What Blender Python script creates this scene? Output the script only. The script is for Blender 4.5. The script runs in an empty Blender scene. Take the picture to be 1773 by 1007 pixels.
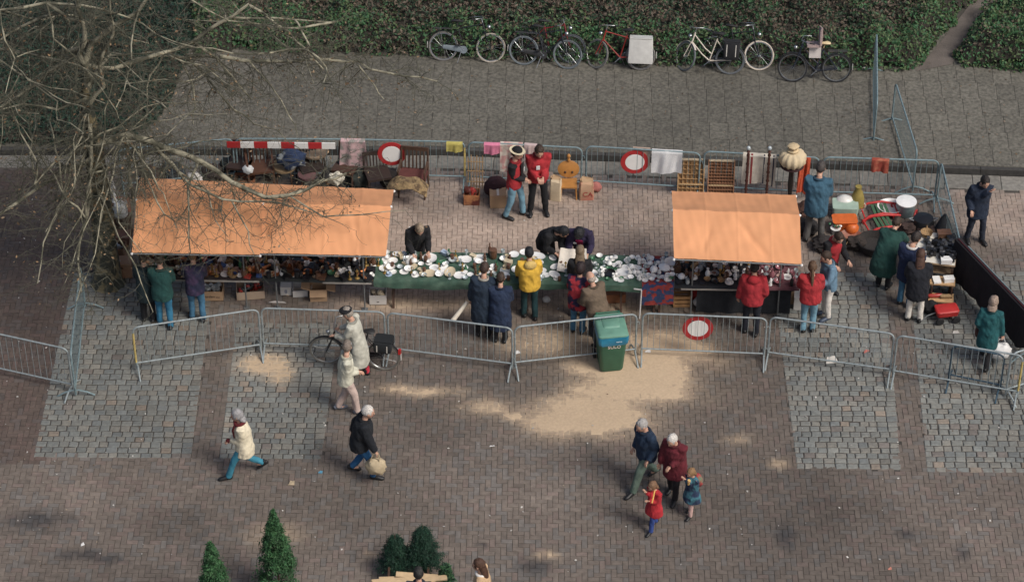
# A street flea market seen from a high window: stalls, barriers, shoppers, bicycles.
import bpy, math, random
import numpy as np
from mathutils import Vector, Matrix

R = math.radians
rnd = random.Random(11)
nrs = np.random.RandomState(5)
scene = bpy.context.scene
col = scene.collection

# ------------------------------------------------------------------ camera, sky, sun
FPX, TH, CH = 4760.0, R(39.5), 35.4          # focal length in photo pixels, pitch, eye height
CAM = Vector((0.0, -CH / math.tan(TH), CH))
cd = bpy.data.cameras.new('camera')
cam = bpy.data.objects.new('camera', cd)
col.objects.link(cam)
cam.location = CAM
cam.rotation_euler = (math.pi / 2 - TH, 0, 0)
cd.sensor_width = 36.0
cd.lens = 36.0 * FPX / 1773.0
cd.clip_end = 2000
scene.camera = cam

SUN_EL, SUN_AZ = R(50), R(-38)                # azimuth measured from +X towards +Y
world = bpy.data.worlds.new('World')
scene.world = world
world.use_nodes = True
wn = world.node_tree
sky = wn.nodes.new('ShaderNodeTexSky')
sky.sky_type = 'NISHITA'
sky.sun_disc = False
sky.sun_elevation = SUN_EL
sky.sun_rotation = math.pi / 2 - SUN_AZ
sky.air_density, sky.dust_density, sky.ozone_density = 1.0, 4.5, 0.7
wn.nodes['Background'].inputs['Strength'].default_value = 0.068
wn.links.new(sky.outputs[0], wn.nodes['Background'].inputs['Color'])
sl = bpy.data.lights.new('sun', 'SUN')
sl.energy = 1.5
sl.angle = R(21)
sl.color = (1.0, 0.98, 0.945)
sun = bpy.data.objects.new('sun', sl)
col.objects.link(sun)
sd = Vector((math.cos(SUN_EL) * math.cos(SUN_AZ), math.cos(SUN_EL) * math.sin(SUN_AZ), math.sin(SUN_EL)))
sun.rotation_euler = sd.to_track_quat('Z', 'Y').to_euler()
sun.location = sd * 60
vs = scene.view_settings
vs.view_transform = 'Standard'
vs.look = 'None'
vs.exposure = 0.60
vs.gamma = 1.0
vs.use_curve_mapping = False

# ------------------------------------------------------------------ helpers
def G(px, py, z=0.0):
    """World point at height z seen at photo pixel (px, py): a measurement of the place."""
    u, v = (px - 886.5) / FPX, (py - 503.5) / FPX
    s, c = math.sin(TH), math.cos(TH)
    t = (CH - z) / (s + v * c)
    return Vector((CAM.x + t * u, CAM.y + t * (c - v * s), z))

MATS = {}
def mat(c, rough=0.8, var=0.12, scale=9.0, bump=0.0, bscale=60.0, metal=0.0, rv=0.0, c2=None, c2at=(0.45, 0.6), key=None, transl=0.0, coat=0.0, detail=3.0):
    k = (c, rough, var, scale, bump, bscale, metal, rv, c2, c2at, key, transl, coat)
    if k in MATS: return MATS[k]
    m = bpy.data.materials.new('mat%03d' % len(MATS))
    MATS[k] = m
    m.use_nodes = True
    nt = m.node_tree; N = nt.nodes; L = nt.links
    b = N['Principled BSDF']
    b.inputs['Roughness'].default_value = rough
    b.inputs['Metallic'].default_value = metal
    if coat: b.inputs['Coat Weight'].default_value = coat
    tc = N.new('ShaderNodeTexCoord')
    no = N.new('ShaderNodeTexNoise'); no.inputs['Scale'].default_value = scale; no.inputs['Detail'].default_value = detail
    L.new(tc.outputs['Object'], no.inputs['Vector'])
    rgb = N.new('ShaderNodeRGB'); rgb.outputs[0].default_value = (*c, 1)
    src = rgb.outputs[0]
    if c2:
        n2 = N.new('ShaderNodeTexNoise'); n2.inputs['Scale'].default_value = scale * 0.6; n2.inputs['Detail'].default_value = 2
        L.new(tc.outputs['Object'], n2.inputs['Vector'])
        cr = N.new('ShaderNodeMapRange'); cr.inputs[1].default_value, cr.inputs[2].default_value = c2at
        L.new(n2.outputs[0], cr.inputs[0])
        mx = N.new('ShaderNodeMix'); mx.data_type = 'RGBA'
        L.new(cr.outputs[0], mx.inputs[0]); L.new(src, mx.inputs[6]); mx.inputs[7].default_value = (*c2, 1)
        src = mx.outputs[2]
    hv = N.new('ShaderNodeHueSaturation')
    mr = N.new('ShaderNodeMapRange'); mr.inputs[1].default_value = 0.25; mr.inputs[2].default_value = 0.75
    mr.inputs[3].default_value = 1 - var; mr.inputs[4].default_value = 1 + var
    L.new(no.outputs[0], mr.inputs[0])
    val = mr.outputs[0]
    if rv:
        oi = N.new('ShaderNodeObjectInfo')
        m2 = N.new('ShaderNodeMapRange'); m2.inputs[3].default_value = 1 - rv; m2.inputs[4].default_value = 1 + rv
        L.new(oi.outputs['Random'], m2.inputs[0])
        mu = N.new('ShaderNodeMath'); mu.operation = 'MULTIPLY'
        L.new(val, mu.inputs[0]); L.new(m2.outputs[0], mu.inputs[1]); val = mu.outputs[0]
    L.new(val, hv.inputs['Value']); L.new(src, hv.inputs['Color'])
    L.new(hv.outputs[0], b.inputs['Base Color'])
    if bump:
        nb = N.new('ShaderNodeTexNoise'); nb.inputs['Scale'].default_value = bscale; nb.inputs['Detail'].default_value = 4
        L.new(tc.outputs['Object'], nb.inputs['Vector'])
        bp = N.new('ShaderNodeBump'); bp.inputs['Strength'].default_value = bump; bp.inputs['Distance'].default_value = 0.02
        L.new(nb.outputs[0], bp.inputs['Height']); L.new(bp.outputs[0], b.inputs['Normal'])
    if transl:
        out = N['Material Output']
        tr = N.new('ShaderNodeBsdfTranslucent'); L.new(hv.outputs[0], tr.inputs[0])
        ms = N.new('ShaderNodeMixShader'); ms.inputs[0].default_value = transl
        L.new(b.outputs[0], ms.inputs[1]); L.new(tr.outputs[0], ms.inputs[2]); L.new(ms.outputs[0], out.inputs[0])
    return m

def attr_mat(name, rough=0.85, bump=0.3, bscale=40, var=0.15, scale=6.0, extra=None, transl=0.0):
    """Material whose colour is the piece's own colour stored on the mesh ('tint')."""
    m = bpy.data.materials.new(name); m.use_nodes = True
    nt = m.node_tree; N = nt.nodes; L = nt.links; b = N['Principled BSDF']
    b.inputs['Roughness'].default_value = rough
    at = N.new('ShaderNodeAttribute'); at.attribute_name = 'tint'
    geo = N.new('ShaderNodeNewGeometry')
    no = N.new('ShaderNodeTexNoise'); no.inputs['Scale'].default_value = scale; no.inputs['Detail'].default_value = 6
    L.new(geo.outputs['Position'], no.inputs['Vector'])
    mr = N.new('ShaderNodeMapRange'); mr.inputs[1].default_value = 0.3; mr.inputs[2].default_value = 0.7
    mr.inputs[3].default_value = 1 - var; mr.inputs[4].default_value = 1 + var
    L.new(no.outputs[0], mr.inputs[0])
    hv = N.new('ShaderNodeHueSaturation'); L.new(at.outputs['Color'], hv.inputs['Color']); L.new(mr.outputs[0], hv.inputs['Value'])
    src = hv.outputs[0]
    if extra: src = extra(nt, src, geo)
    L.new(src, b.inputs['Base Color'])
    if bump:
        nb = N.new('ShaderNodeTexNoise'); nb.inputs['Scale'].default_value = bscale; nb.inputs['Detail'].default_value = 3
        L.new(geo.outputs['Position'], nb.inputs['Vector'])
        bp = N.new('ShaderNodeBump'); bp.inputs['Strength'].default_value = bump; bp.inputs['Distance'].default_value = 0.01
        L.new(nb.outputs[0], bp.inputs['Height']); L.new(bp.outputs[0], b.inputs['Normal'])
    if transl:
        out = N['Material Output']
        tr = N.new('ShaderNodeBsdfTranslucent'); L.new(src, tr.inputs[0])
        ms = N.new('ShaderNodeMixShader'); ms.inputs[0].default_value = transl
        L.new(b.outputs[0], ms.inputs[1]); L.new(tr.outputs[0], ms.inputs[2]); L.new(ms.outputs[0], out.inputs[0])
    return m

class MB:
    """Collects shapes; build() links them as one mesh object."""
    def __init__(self, M=None):
        self.v = []; self.f = []; self.M = M
    def add(self, vs_, fs_):
        o = len(self.v)
        if self.M is not None: vs_ = [self.M @ Vector(p) for p in vs_]
        self.v.extend([tuple(p) for p in vs_])
        self.f.extend([tuple(i + o for i in f) for f in fs_])
        return self
    def box(self, c, s, rot=None, taper=1.0):
        x, y, z = s[0] / 2, s[1] / 2, s[2] / 2
        P = []
        for dz in (-1, 1):
            k = taper if dz > 0 else 1.0
            for dx, dy in ((-1, -1), (1, -1), (1, 1), (-1, 1)):
                p = Vector((dx * x * k, dy * y * k, dz * z))
                if rot is not None: p = rot @ p
                P.append(p + Vector(c))
        return self.add(P, [(3, 2, 1, 0), (4, 5, 6, 7), (0, 1, 5, 4), (1, 2, 6, 5), (2, 3, 7, 6), (3, 0, 4, 7)])
    def bar(self, a, b, w, h=None):
        a, b = Vector(a), Vector(b)
        d = (b - a); ln = d.length
        q = d.to_track_quat('X', 'Z').to_matrix()
        return self.box((a + b) / 2, (ln, w, h or w), q)
    def tube(self, pts, rad, n=8, cap=True, ref=None, closed=False):
        pts = [Vector(p) for p in pts]; m = len(pts)
        if not isinstance(rad, (list, tuple)) : rad = [rad] * m
        V = []; F = []
        prev = None
        for i, p in enumerate(pts):
            if closed: t = pts[(i + 1) % m] - pts[i - 1]
            else: t = pts[min(i + 1, m - 1)] - pts[max(i - 1, 0)]
            if t.length < 1e-9: t = Vector((0, 0, 1))
            t.normalize()
            r0 = Vector(ref) if ref is not None else (prev if prev is not None else (Vector((1, 0, 0)) if abs(t.x) < 0.9 else Vector((0, 1, 0))))
            X = r0 - t * r0.dot(t)
            if X.length < 1e-6: X = Vector((0, 1, 0)) - t * t.y
            X.normalize(); Y = t.cross(X); prev = X
            r = rad[i]
            ra, rb = r if isinstance(r, (list, tuple)) else (r, r)
            for k in range(n):
                a = 2 * math.pi * k / n
                V.append(p + X * (ra * math.cos(a)) + Y * (rb * math.sin(a)))
        for i in range(m if closed else m - 1):
            j = (i + 1) % m
            for k in range(n):
                F.append((i * n + k, i * n + (k + 1) % n, j * n + (k + 1) % n, j * n + k))
        if cap and not closed:
            F.append(tuple(reversed(range(n)))); F.append(tuple(range((m - 1) * n, m * n)))
        return self.add(V, F)
    def lathe(self, prof, n=16, c=(0, 0, 0), sx=1.0, sy=1.0, rot=None, off=None):
        V = []; F = []; m = len(prof); c = Vector(c)
        for i, (r, z) in enumerate(prof):
            for k in range(n):
                a = 2 * math.pi * k / n
                p = Vector((r * math.cos(a) * sx, r * math.sin(a) * sy, z))
                if off: p += Vector(off(a, i))
                if rot is not None: p = rot @ p
                V.append(p + c)
        for i in range(m - 1):
            for k in range(n):
                F.append((i * n + k, i * n + (k + 1) % n, (i + 1) * n + (k + 1) % n, (i + 1) * n + k))
        F.append(tuple(reversed(range(n)))); F.append(tuple(range((m - 1) * n, m * n)))
        return self.add(V, F)
    def ell(self, c, r, rot=None, nu=12, nv=8, f=None):
        V = []; F = []; c = Vector(c)
        for i in range(1, nv):
            th = math.pi * i / nv
            for k in range(nu):
                a = 2 * math.pi * k / nu
                d = Vector((math.sin(th) * math.cos(a), math.sin(th) * math.sin(a), math.cos(th)))
                q = f(d) if f else 1.0
                p = Vector((d.x * r[0] * q, d.y * r[1] * q, d.z * r[2] * q))
                if rot is not None: p = rot @ p
                V.append(p + c)
        for s in (1, -1):
            p = Vector((0, 0, s * r[2] * (f(Vector((0, 0, s))) if f else 1)))
            if rot is not None: p = rot @ p
            V.append(p + c)
        t, bt = len(V) - 2, len(V) - 1
        for i in range(nv - 2):
            for k in range(nu):
                F.append((i * nu + k, (i + 1) * nu + k, (i + 1) * nu + (k + 1) % nu, i * nu + (k + 1) % nu))
        for k in range(nu):
            F.append((t, k, (k + 1) % nu)); F.append((bt, (nv - 2) * nu + (k + 1) % nu, (nv - 2) * nu + k))
        return self.add(V, F)
    def sheet(self, fn, nu, nv, th=0.0):
        """fn(u,v) -> point; a cloth sheet with thickness th."""
        V = []; F = []
        for j in range(nv + 1):
            for i in range(nu + 1): V.append(Vector(fn(i / nu, j / nv)))
        w = nu + 1
        for j in range(nv):
            for i in range(nu): F.append((j * w + i, j * w + i + 1, (j + 1) * w + i + 1, (j + 1) * w + i))
        if th:
            nn = [Vector() for _ in V]
            for f in F:
                n_ = (V[f[1]] - V[f[0]]).cross(V[f[3]] - V[f[0]])
                for i in f: nn[i] += n_
            k = len(V)
            V2 = [V[i] - (nn[i].normalized() if nn[i].length > 1e-12 else Vector((0, 0, 1))) * th for i in range(k)]
            V += V2
            F2 = [tuple(i + k for i in reversed(f)) for f in F]
            rim = [i for i in range(w)] + [j * w + nu for j in range(1, nv + 1)] + [nv * w + i for i in range(nu - 1, -1, -1)] + [j * w for j in range(nv - 1, 0, -1)]
            for a in range(len(rim)):
                p, q = rim[a], rim[(a + 1) % len(rim)]
                F2.append((q, p, p + k, q + k))
            F += F2
        return self.add(V, F)
    def mesh(self, m=None, smooth=False, name='m'):
        me = bpy.data.meshes.new(name)
        me.from_pydata(self.v, [], self.f)
        if m is not None: me.materials.append(m)
        if smooth:
            me.polygons.foreach_set('use_smooth', [True] * len(me.polygons))
            try: me.set_sharp_from_angle(angle=R(50))
            except Exception: pass
        me.update()
        return me
    def build(self, name, m, parent=None, smooth=False):
        return put(name, self.mesh(m, smooth, name), parent)

def put(name, me, parent=None, loc=None, rz=None):
    o = bpy.data.objects.new(name, me)
    col.objects.link(o)
    if parent is not None: o.parent = parent
    if loc is not None: o.location = loc
    if rz is not None: o.rotation_euler = (0, 0, rz)
    return o

def tag(o, label, cat, group=None):
    o['label'] = label; o['category'] = cat
    if group: o['group'] = group
    return o
def thing(name, label, cat, loc=(0, 0, 0), rz=0.0, group=None):
    o = put(name, None, None, loc, rz)
    o.empty_display_size = 0.1
    return tag(o, label, cat, group)
def structure(o): o['kind'] = 'structure'; return o
def stuff(o): o['kind'] = 'stuff'; return o

def np_mesh(name, V, F, m, tint=None, smooth=False, parent=None):
    """Big mesh from arrays; every face has the same number of corners."""
    me = bpy.data.meshes.new(name)
    V = np.asarray(V, dtype=np.float32); F = np.asarray(F, dtype=np.int32)
    k = F.shape[1]
    me.vertices.add(len(V)); me.vertices.foreach_set('co', V.ravel())
    me.loops.add(F.size); me.loops.foreach_set('vertex_index', F.ravel())
    me.polygons.add(len(F)); me.polygons.foreach_set('loop_start', np.arange(0, F.size, k, dtype=np.int32))
    if tint is not None:
        a = me.color_attributes.new('tint', 'FLOAT_COLOR', 'POINT')
        c = np.ones((len(V), 4), dtype=np.float32); c[:, :3] = tint
        a.data.foreach_set('color', c.ravel())
    me.polygons.foreach_set('use_smooth', np.full(len(F), bool(smooth)))
    me.materials.append(m)
    me.update(calc_edges=True); me.validate()
    return put(name, me, parent)

def vnoise(x, y, s=1.0, seed=0, oct=4):
    """Smooth value noise on arrays, 0..1."""
    x = np.asarray(x, float); y = np.asarray(y, float)
    out = np.zeros(np.broadcast(x, y).shape); amp = 1.0; tot = 0
    for o in range(oct):
        X, Y = x * s * 2 ** o + 37.1 * o, y * s * 2 ** o + 11.7 * o
        xi, yi = np.floor(X).astype(np.int64), np.floor(Y).astype(np.int64)
        fx, fy = X - xi, Y - yi
        fx = fx * fx * (3 - 2 * fx); fy = fy * fy * (3 - 2 * fy)
        def h(a, b):
            n = (a * 374761393 + b * 668265263 + (seed + o) * 974711) & 0x7fffffff
            n = ((n ^ (n >> 13)) * 1274126177) & 0x7fffffff
            return ((n ^ (n >> 16)) & 0xffff) / 65535.0
        v = (h(xi, yi) * (1 - fx) + h(xi + 1, yi) * fx) * (1 - fy) + (h(xi, yi + 1) * (1 - fx) + h(xi + 1, yi + 1) * fx) * fy
        out += v * amp; tot += amp; amp *= 0.5
    return out / tot

def inpoly(x, y, P):
    x = np.asarray(x); y = np.asarray(y); r = np.zeros(x.shape, bool); n = len(P)
    for i in range(n):
        x1, y1 = P[i]; x2, y2 = P[(i + 1) % n]
        c = ((y1 > y) != (y2 > y)) & (x < (x2 - x1) * (y - y1) / (y2 - y1 + 1e-12) + x1)
        r ^= c
    return r
def polydist(x, y, P):
    d = np.full(np.asarray(x).shape, 1e9); n = len(P)
    for i in range(n):
        a = np.array(P[i]); b = np.array(P[(i + 1) % n]); ab = b - a
        t = np.clip(((x - a[0]) * ab[0] + (y - a[1]) * ab[1]) / (ab @ ab + 1e-12), 0, 1)
        d = np.minimum(d, np.hypot(x - a[0] - t * ab[0], y - a[1] - t * ab[1]))
    return d
def gp(pts, z=0.0): return [(G(x, y, z).x, G(x, y, z).y) for x, y in pts]
def sstep(a, b, x): t = np.clip((x - a) / (b - a), 0, 1); return t * t * (3 - 2 * t)
# ------------------------------------------------------------------ the ground
PAVE_ROT = R(-0.7)                                    # the paving runs slightly askew
def rotxy(x, y, a=PAVE_ROT): return x * math.cos(a) - y * math.sin(a), x * math.sin(a) + y * math.cos(a)

soil = mat((0.055, 0.045, 0.035), 0.95, 0.3, 4.0, 0.5, 30)
jointm = mat((0.062, 0.053, 0.045), 0.95, 0.3, 6.0)
V = [(-300, -120, -0.16), (300, -120, -0.16), (300, 400, -0.16), (-300, 400, -0.16)]
structure(np_mesh('ground', V, [(0, 1, 2, 3)], jointm))

# kerb lines: upper edge of the gutter (foot of the kerb) and where the bricks begin
K1 = [G(-300, 266), G(0, 266), G(760, 266), G(1773, 303), G(2000, 312)]
K2 = [G(-300, 291), G(0, 291), G(760, 291), G(1773, 331), G(2000, 340)]
def poly_y(K, x):
    return np.interp(x, [p.x for p in K], [p.y for p in K])

# market bed under the bricks and the bed of the higher pavement
bx0, bx1 = -14.5, 14.5
xs = [bx0, K2[1].x, K2[2].x, K2[3].x, bx1]
V = []; F = []
for x in xs: V += [(x, -9.5, -0.012), (x, float(poly_y(K2, x)), -0.012)]
for i in range(4): F.append((2 * i, 2 * i + 2, 2 * i + 3, 2 * i + 1))
structure(np_mesh('paving_bed', V, F, jointm))
KERB = 0.11
V = []; F = []
for x in xs: V += [(x, float(poly_y(K1, x)) + 0.12, KERB - 0.012), (x, 22.0, KERB - 0.012)]
for i in range(4): F.append((2 * i, 2 * i + 2, 2 * i + 3, 2 * i + 1))
structure(np_mesh('pavement_bed', V, F, mat((0.068, 0.063, 0.052), 0.95, 0.3, 6.0)))

# cobbled parking bays (corner pixels on the ground)
BAYS = [
    gp([(128, 470), (372, 470), (331, 793), (57, 790)]),
    gp([(408, 560), (588, 560), (557, 795), (379, 794)]),
    gp([(1335, 470), (1532, 470), (1561, 813), (1379, 809)]),
    gp([(1572, 470), (1845, 470), (1900, 819), (1604, 813)]),
]

def sand_amount(x, y):
    """Spilt sand: how thickly it lies (0..1), measured blobs with ragged edges."""
    a = np.zeros(np.asarray(x).shape)
    for px, py, rx, ry, s in ((1100, 645, 1.0, .8, 1.3), (1020, 722, 1.0, .45, 1.25), (1125, 605, .85, .42, 1.05), (1185, 612, .7, .4, .6), (985, 735, .6, .25, .8), (455, 632, .42, .3, .8), (480, 652, .3, .22, .75), (755, 678, .6, .14, .5),
                              (690, 672, .4, .12, .45), (895, 720, .25, .12, .7), (845, 705, .6, .25, .35), (950, 960, .18, .1, .8), (1352, 802, .2, .12, .55),
                              (640, 962, .15, .09, .45), (480, 925, .5, .3, .32), (1280, 760, .3, .15, .3), (1050, 520, 1.5, .5, .35), (960, 590, .9, .5, .5), (740, 520, 1.6, .35, .34)):
        p = G(px, py)
        d = ((x - p.x) / rx) ** 2 + ((y - p.y) / ry) ** 2
        a = np.maximum(a, s * np.exp(-d * 0.8))
    n = vnoise(x * 0.8 + y * 0.25, y * 1.3, 1.7, 3, 7)
    return a * 1.2 + (n - 0.5) * 1.25 * np.clip(a * 2.0, 0, 1)
YARD = gp([(640, 300), (1010, 295), (1420, 335), (1400, 470), (1000, 530), (560, 540), (640, 430)])
YARD2 = gp([(1650, 320), (1800, 325), (1800, 420), (1660, 400)])
def dust_amount(x, y):
    """Light sandy dust trodden over the bricks."""
    a = np.zeros(np.asarray(x).shape)
    for P, k in ((YARD, 1.0), (YARD2, 0.9)):
        d = polydist(x, y, P) * np.where(inpoly(x, y, P), 1, -1)
        a = np.maximum(a, k * sstep(-0.5, 0.7, d))
    n = vnoise(x, y, 1.1, 9, 5)
    return np.clip(a * (0.55 + 1.3 * (n - 0.45)), 0, 1)
def stain_amount(x, y):
    a = np.zeros(np.asarray(x).shape)
    for px, py, rx, ry in ((1360, 925, .18, .4), (1567, 924, .2, .14), (1668, 955, .14, .2), (140, 960, .5, .13), (190, 968, .35, .1), (835, 940, .07, .09), (925, 980, .3, .25), (70, 900, .6, .3)):
        p = G(px, py)
        a = np.maximum(a, np.exp(-(((x - p.x) / rx) ** 2 + ((y - p.y) / ry) ** 2)))
    return np.clip(a * 1.5 * (0.2 + 1.4 * vnoise(x, y, 5.0, 21, 4)) - 0.12, 0, 1)

SAND = np.array((0.50, 0.375, 0.25))
def ground_tint(base, x, y, dustw=1.0):
    """Lay dust, thin sand and oil stains over each piece's own colour."""
    d = np.clip(dust_amount(x, y) * 0.95 * dustw, 0, 1)[:, None]
    pink = np.array((0.49, 0.375, 0.30))
    c = base * (1 - d) + pink * d
    s = (sstep(-0.05, 0.75, sand_amount(x, y)) * 0.85)[:, None]
    c = c * (1 - s) + SAND * s
    st = (stain_amount(x, y) * 0.75)[:, None]
    return c * (1 - st) + np.array((0.03, 0.03, 0.033)) * st

brick_mat = attr_mat('brick', 0.82, 0.5, 70, 0.2, 9.0)
stone_mat = attr_mat('stone', 0.75, 0.7, 45, 0.18, 14.0)

def block_arrays(cx, cy, hx, hy, ang, z0, zb, tilt=0.0015, ch=0.006, zj=0.002):
    """Chamfered paving blocks as arrays: 12 verts, 9 quads each."""
    n = len(cx)
    base = np.array([(-1, -1), (1, -1), (1, 1), (-1, 1)], float)
    ca, sa = np.cos(ang), np.sin(ang)
    top = z0 + nrs.normal(0, zj, n); tx = nrs.normal(0, tilt, n) ; ty = nrs.normal(0, tilt, n)
    V = np.zeros((n, 12, 3))
    for lvl in range(3):
        ins = ch if lvl == 0 else 0.0
        for k in range(4):
            lx = base[k, 0] * (hx - ins); ly = base[k, 1] * (hy - ins)
            V[:, lvl * 4 + k, 0] = cx + lx * ca - ly * sa
            V[:, lvl * 4 + k, 1] = cy + lx * sa + ly * ca
            if lvl == 0: V[:, k, 2] = top + tx * base[k, 0] + ty * base[k, 1]
            elif lvl == 1: V[:, 4 + k, 2] = top - ch * 0.8 + tx * base[k, 0] + ty * base[k, 1]
            else: V[:, 8 + k, 2] = zb
    f = [(0, 1, 2, 3)]
    for l in (0, 4):
        for k in range(4): f.append((l + k, l + 4 + k, l + 4 + (k + 1) % 4, l + (k + 1) % 4))
    return V, np.array(f)

def lay_blocks(name, piece, struct_name, cx, cy, hx, hy, ang, z0, zb, tint, m, single, dustw=None, **kw):
    """The pieces that show largest become parts of their own, the rest one joined mesh."""
    V, f = block_arrays(cx, cy, hx, hy, ang, z0, zb, **kw)
    n = len(cx)
    if dustw is not None:
        vt = ground_tint(np.repeat(tint, 12, axis=0), V[:, :, 0].ravel(), V[:, :, 1].ravel(), dustw).reshape(n, 12, 3)
    else: vt = np.repeat(tint, 12, axis=0).reshape(n, 12, 3)
    single = set(int(i) for i in single)
    rest = np.array([i for i in range(n) if i not in single], int)
    if isinstance(struct_name, str):
        root = put(struct_name, None, None, (0, 0, 0)); structure(root)
    else: root = struct_name
    if len(rest):
        Vr = V[rest].reshape(-1, 3); Fr = (f[None] + (np.arange(len(rest)) * 12)[:, None, None]).reshape(-1, 4)
        o = np_mesh(name, Vr, Fr, m, vt[rest].reshape(-1, 3), parent=root); stuff(o)
    for i in single:
        c = np.array((cx[i], cy[i], 0.0))
        o = np_mesh(piece, V[i] - c, f, m, vt[i], parent=root)
        o.location = (cx[i], cy[i], 0)
    return root

# herringbone clinker bricks over the whole market
W_, L_ = 0.105, 0.21
ni = int(29 / W_); nj = int(18.5 / W_)
I, J = np.meshgrid(np.arange(ni), np.arange(nj), indexing='ij')
Rm = (I - J) % 4
hor = Rm == 0; ver = Rm == 3
hx_ = np.concatenate([(I[hor] + 1.0), (I[ver] + 0.5)]) * W_ - 14.5
hy_ = np.concatenate([(J[hor] + 0.5), (J[ver] + 1.0)]) * W_ - 9.0
isv = np.concatenate([np.zeros(hor.sum(), bool), np.ones(ver.sum(), bool)])
bxx, byy = rotxy(hx_, hy_)
keep = (byy < poly_y(K2, bxx) - 0.03) & (byy > -8.6) & (bxx > -14) & (bxx < 14)
for P in BAYS: keep &= ~(inpoly(bxx, byy, P) & (polydist(bxx, byy, P) > 0.05))
# leave out what can never be seen left and right of the view near the lens
bxx, byy, isv = bxx[keep], byy[keep], isv[keep]
nb = len(bxx)
tone = nrs.normal(0, 0.06, nb)
big = vnoise(bxx, byy, 0.35, 2, 4)
basec = np.array((0.146, 0.120, 0.100))
alt = np.array((0.140, 0.125, 0.112)); red = np.array((0.156, 0.121, 0.103))
t_ = nrs.rand(nb)
bt = np.where((t_ < 0.25)[:, None], alt, np.where((t_ > 0.86)[:, None], red, basec))
bt = bt * (1 + tone)[:, None] * (0.56 + 0.80 * big)[:, None]
# relaid patches where the ground was opened, in a slightly different batch
for px, py, w, d, k in ((300, 905, 1.3, .9, .82), (960, 850, .9, 1.1, 1.13), (1480, 880, 1.5, .7, .86), (1680, 940, .8, .9, 1.12), (760, 770, .8, .6, .87), (150, 860, .7, .9, 1.12), (1250, 960, 1.1, .6, 1.1)):
    q_ = G(px, py); bt[(np.abs(bxx - q_.x) < w / 2) & (np.abs(byy - q_.y) < d / 2)] *= k
# left lane of redder clinker, tree shade and wet darkened into its colour
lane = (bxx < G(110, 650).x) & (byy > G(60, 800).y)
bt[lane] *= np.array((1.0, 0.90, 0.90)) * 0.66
order = np.argsort(byy + 0.02 * np.abs(bxx))
vis = [i for i in order if byy[i] > G(886, 1004).y and abs(bxx[i]) < 9.2][:300]
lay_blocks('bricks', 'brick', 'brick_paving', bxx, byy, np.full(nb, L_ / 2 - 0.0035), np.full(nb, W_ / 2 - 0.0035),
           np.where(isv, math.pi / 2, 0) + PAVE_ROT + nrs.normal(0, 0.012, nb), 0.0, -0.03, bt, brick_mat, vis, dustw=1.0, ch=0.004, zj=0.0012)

# cobbled bays: rows of worn setts
for bi, P in enumerate(BAYS):
    cx = []; cy = []; hx = []; hy = []
    ys_ = [p[1] for p in P]; xs_ = [p[0] for p in P]
    y = min(ys_) + 0.03
    row = 0
    lines = []
    while y < max(ys_):
        hgt = 0.148 + rnd.uniform(-0.012, 0.012)
        ym = y + hgt / 2
        cr = []
        for i in range(4):
            (x1, y1), (x2, y2) = P[i], P[(i + 1) % 4]
            if (y1 > ym) != (y2 > ym): cr.append(x1 + (x2 - x1) * (ym - y1) / (y2 - y1))
        if len(cr) == 2:
            xa, xb = min(cr), max(cr)
            ws = []
            while sum(ws) < xb - xa - 0.08:
                ws.append(rnd.choice((0.19, 0.2, 0.21, 0.22, 0.2, 0.17)) + rnd.uniform(-0.015, 0.015))
            if row % 2: ws[0] *= 0.55
            kf = (xb - xa) / sum(ws)
            x = xa
            for w in ws:
                w *= kf
                xr = x + w / 2
                cx.append(xr); cy.append(ym + PAVE_ROT * (xr - xa)); hx.append(w / 2 - 0.006 - rnd.random() * .003); hy.append(hgt / 2 - 0.006 - rnd.random() * .003)
                x += w
        y += hgt; row += 1
    cx, cy, hx, hy = map(np.array, (cx, cy, hx, hy))
    k = cy < poly_y(K2, cx) - 0.2
    cx, cy, hx, hy = cx[k], cy[k], hx[k], hy[k]
    n = len(cx)
    pal = np.array([(0.188, 0.190, 0.172), (0.172, 0.180, 0.168), (0.205, 0.196, 0.170), (0.158, 0.168, 0.162), (0.235, 0.195, 0.155), (0.175, 0.155, 0.138)])
    pick = nrs.choice(len(pal), n, p=(0.40, 0.27, 0.19, 0.08, 0.03, 0.03))
    ct = pal[pick] * (1 + nrs.normal(0, 0.07, n))[:, None] * (0.68 + 0.5 * vnoise(cx, cy, 0.5, 40 + bi, 3))[:, None]
    o_ = [i for i in np.argsort(cy) if abs(cx[i]) < 10.8][:300]
    lay_blocks('cobbles', 'cobblestone', 'cobblestone_paving', cx, cy, hx, hy, nrs.normal(0, 0.03, n), 0.006, -0.03, ct, stone_mat, o_, dustw=0.3, ch=0.014, zj=0.004, tilt=0.003)

# pavement slabs behind the barriers, in courses parallel to the kerb
slab_mat = attr_mat('slab', 0.9, 0.6, 45, 0.42, 15.0)
cx = []; cy = []; ang = []
kx = [p.x for p in K1]; ky = [p.y for p in K1]
for rrow in range(9):
    x = -13.0
    while x < 13:
        xm = x + 0.2
        y0 = float(np.interp(xm, kx, ky)); y1 = float(np.interp(xm + 0.1, kx, ky))
        cx.append(xm); cy.append(y0 + 0.13 + 0.31 + rrow * 0.615); ang.append(math.atan2(y1 - y0, 0.1))
        x += 0.402
cx, cy, ang = map(np.array, (cx, cy, ang)); n = len(cx)
st_ = np.array((0.112, 0.104, 0.085)) * (1 + nrs.normal(0, 0.04, n))[:, None] * (0.72 + 0.56 * vnoise(cx, cy, 0.4, 77, 4))[:, None]
o_ = [i for i in np.argsort(cy) if abs(cx[i]) < 11][:300]
lay_blocks('slabs', 'paving_slab', 'pavement', cx, cy, np.full(n, 0.1985), np.full(n, 0.3045), ang, KERB, KERB - 0.05, st_, slab_mat, o_, ch=0.005, tilt=0.001, zj=0.001)

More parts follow.
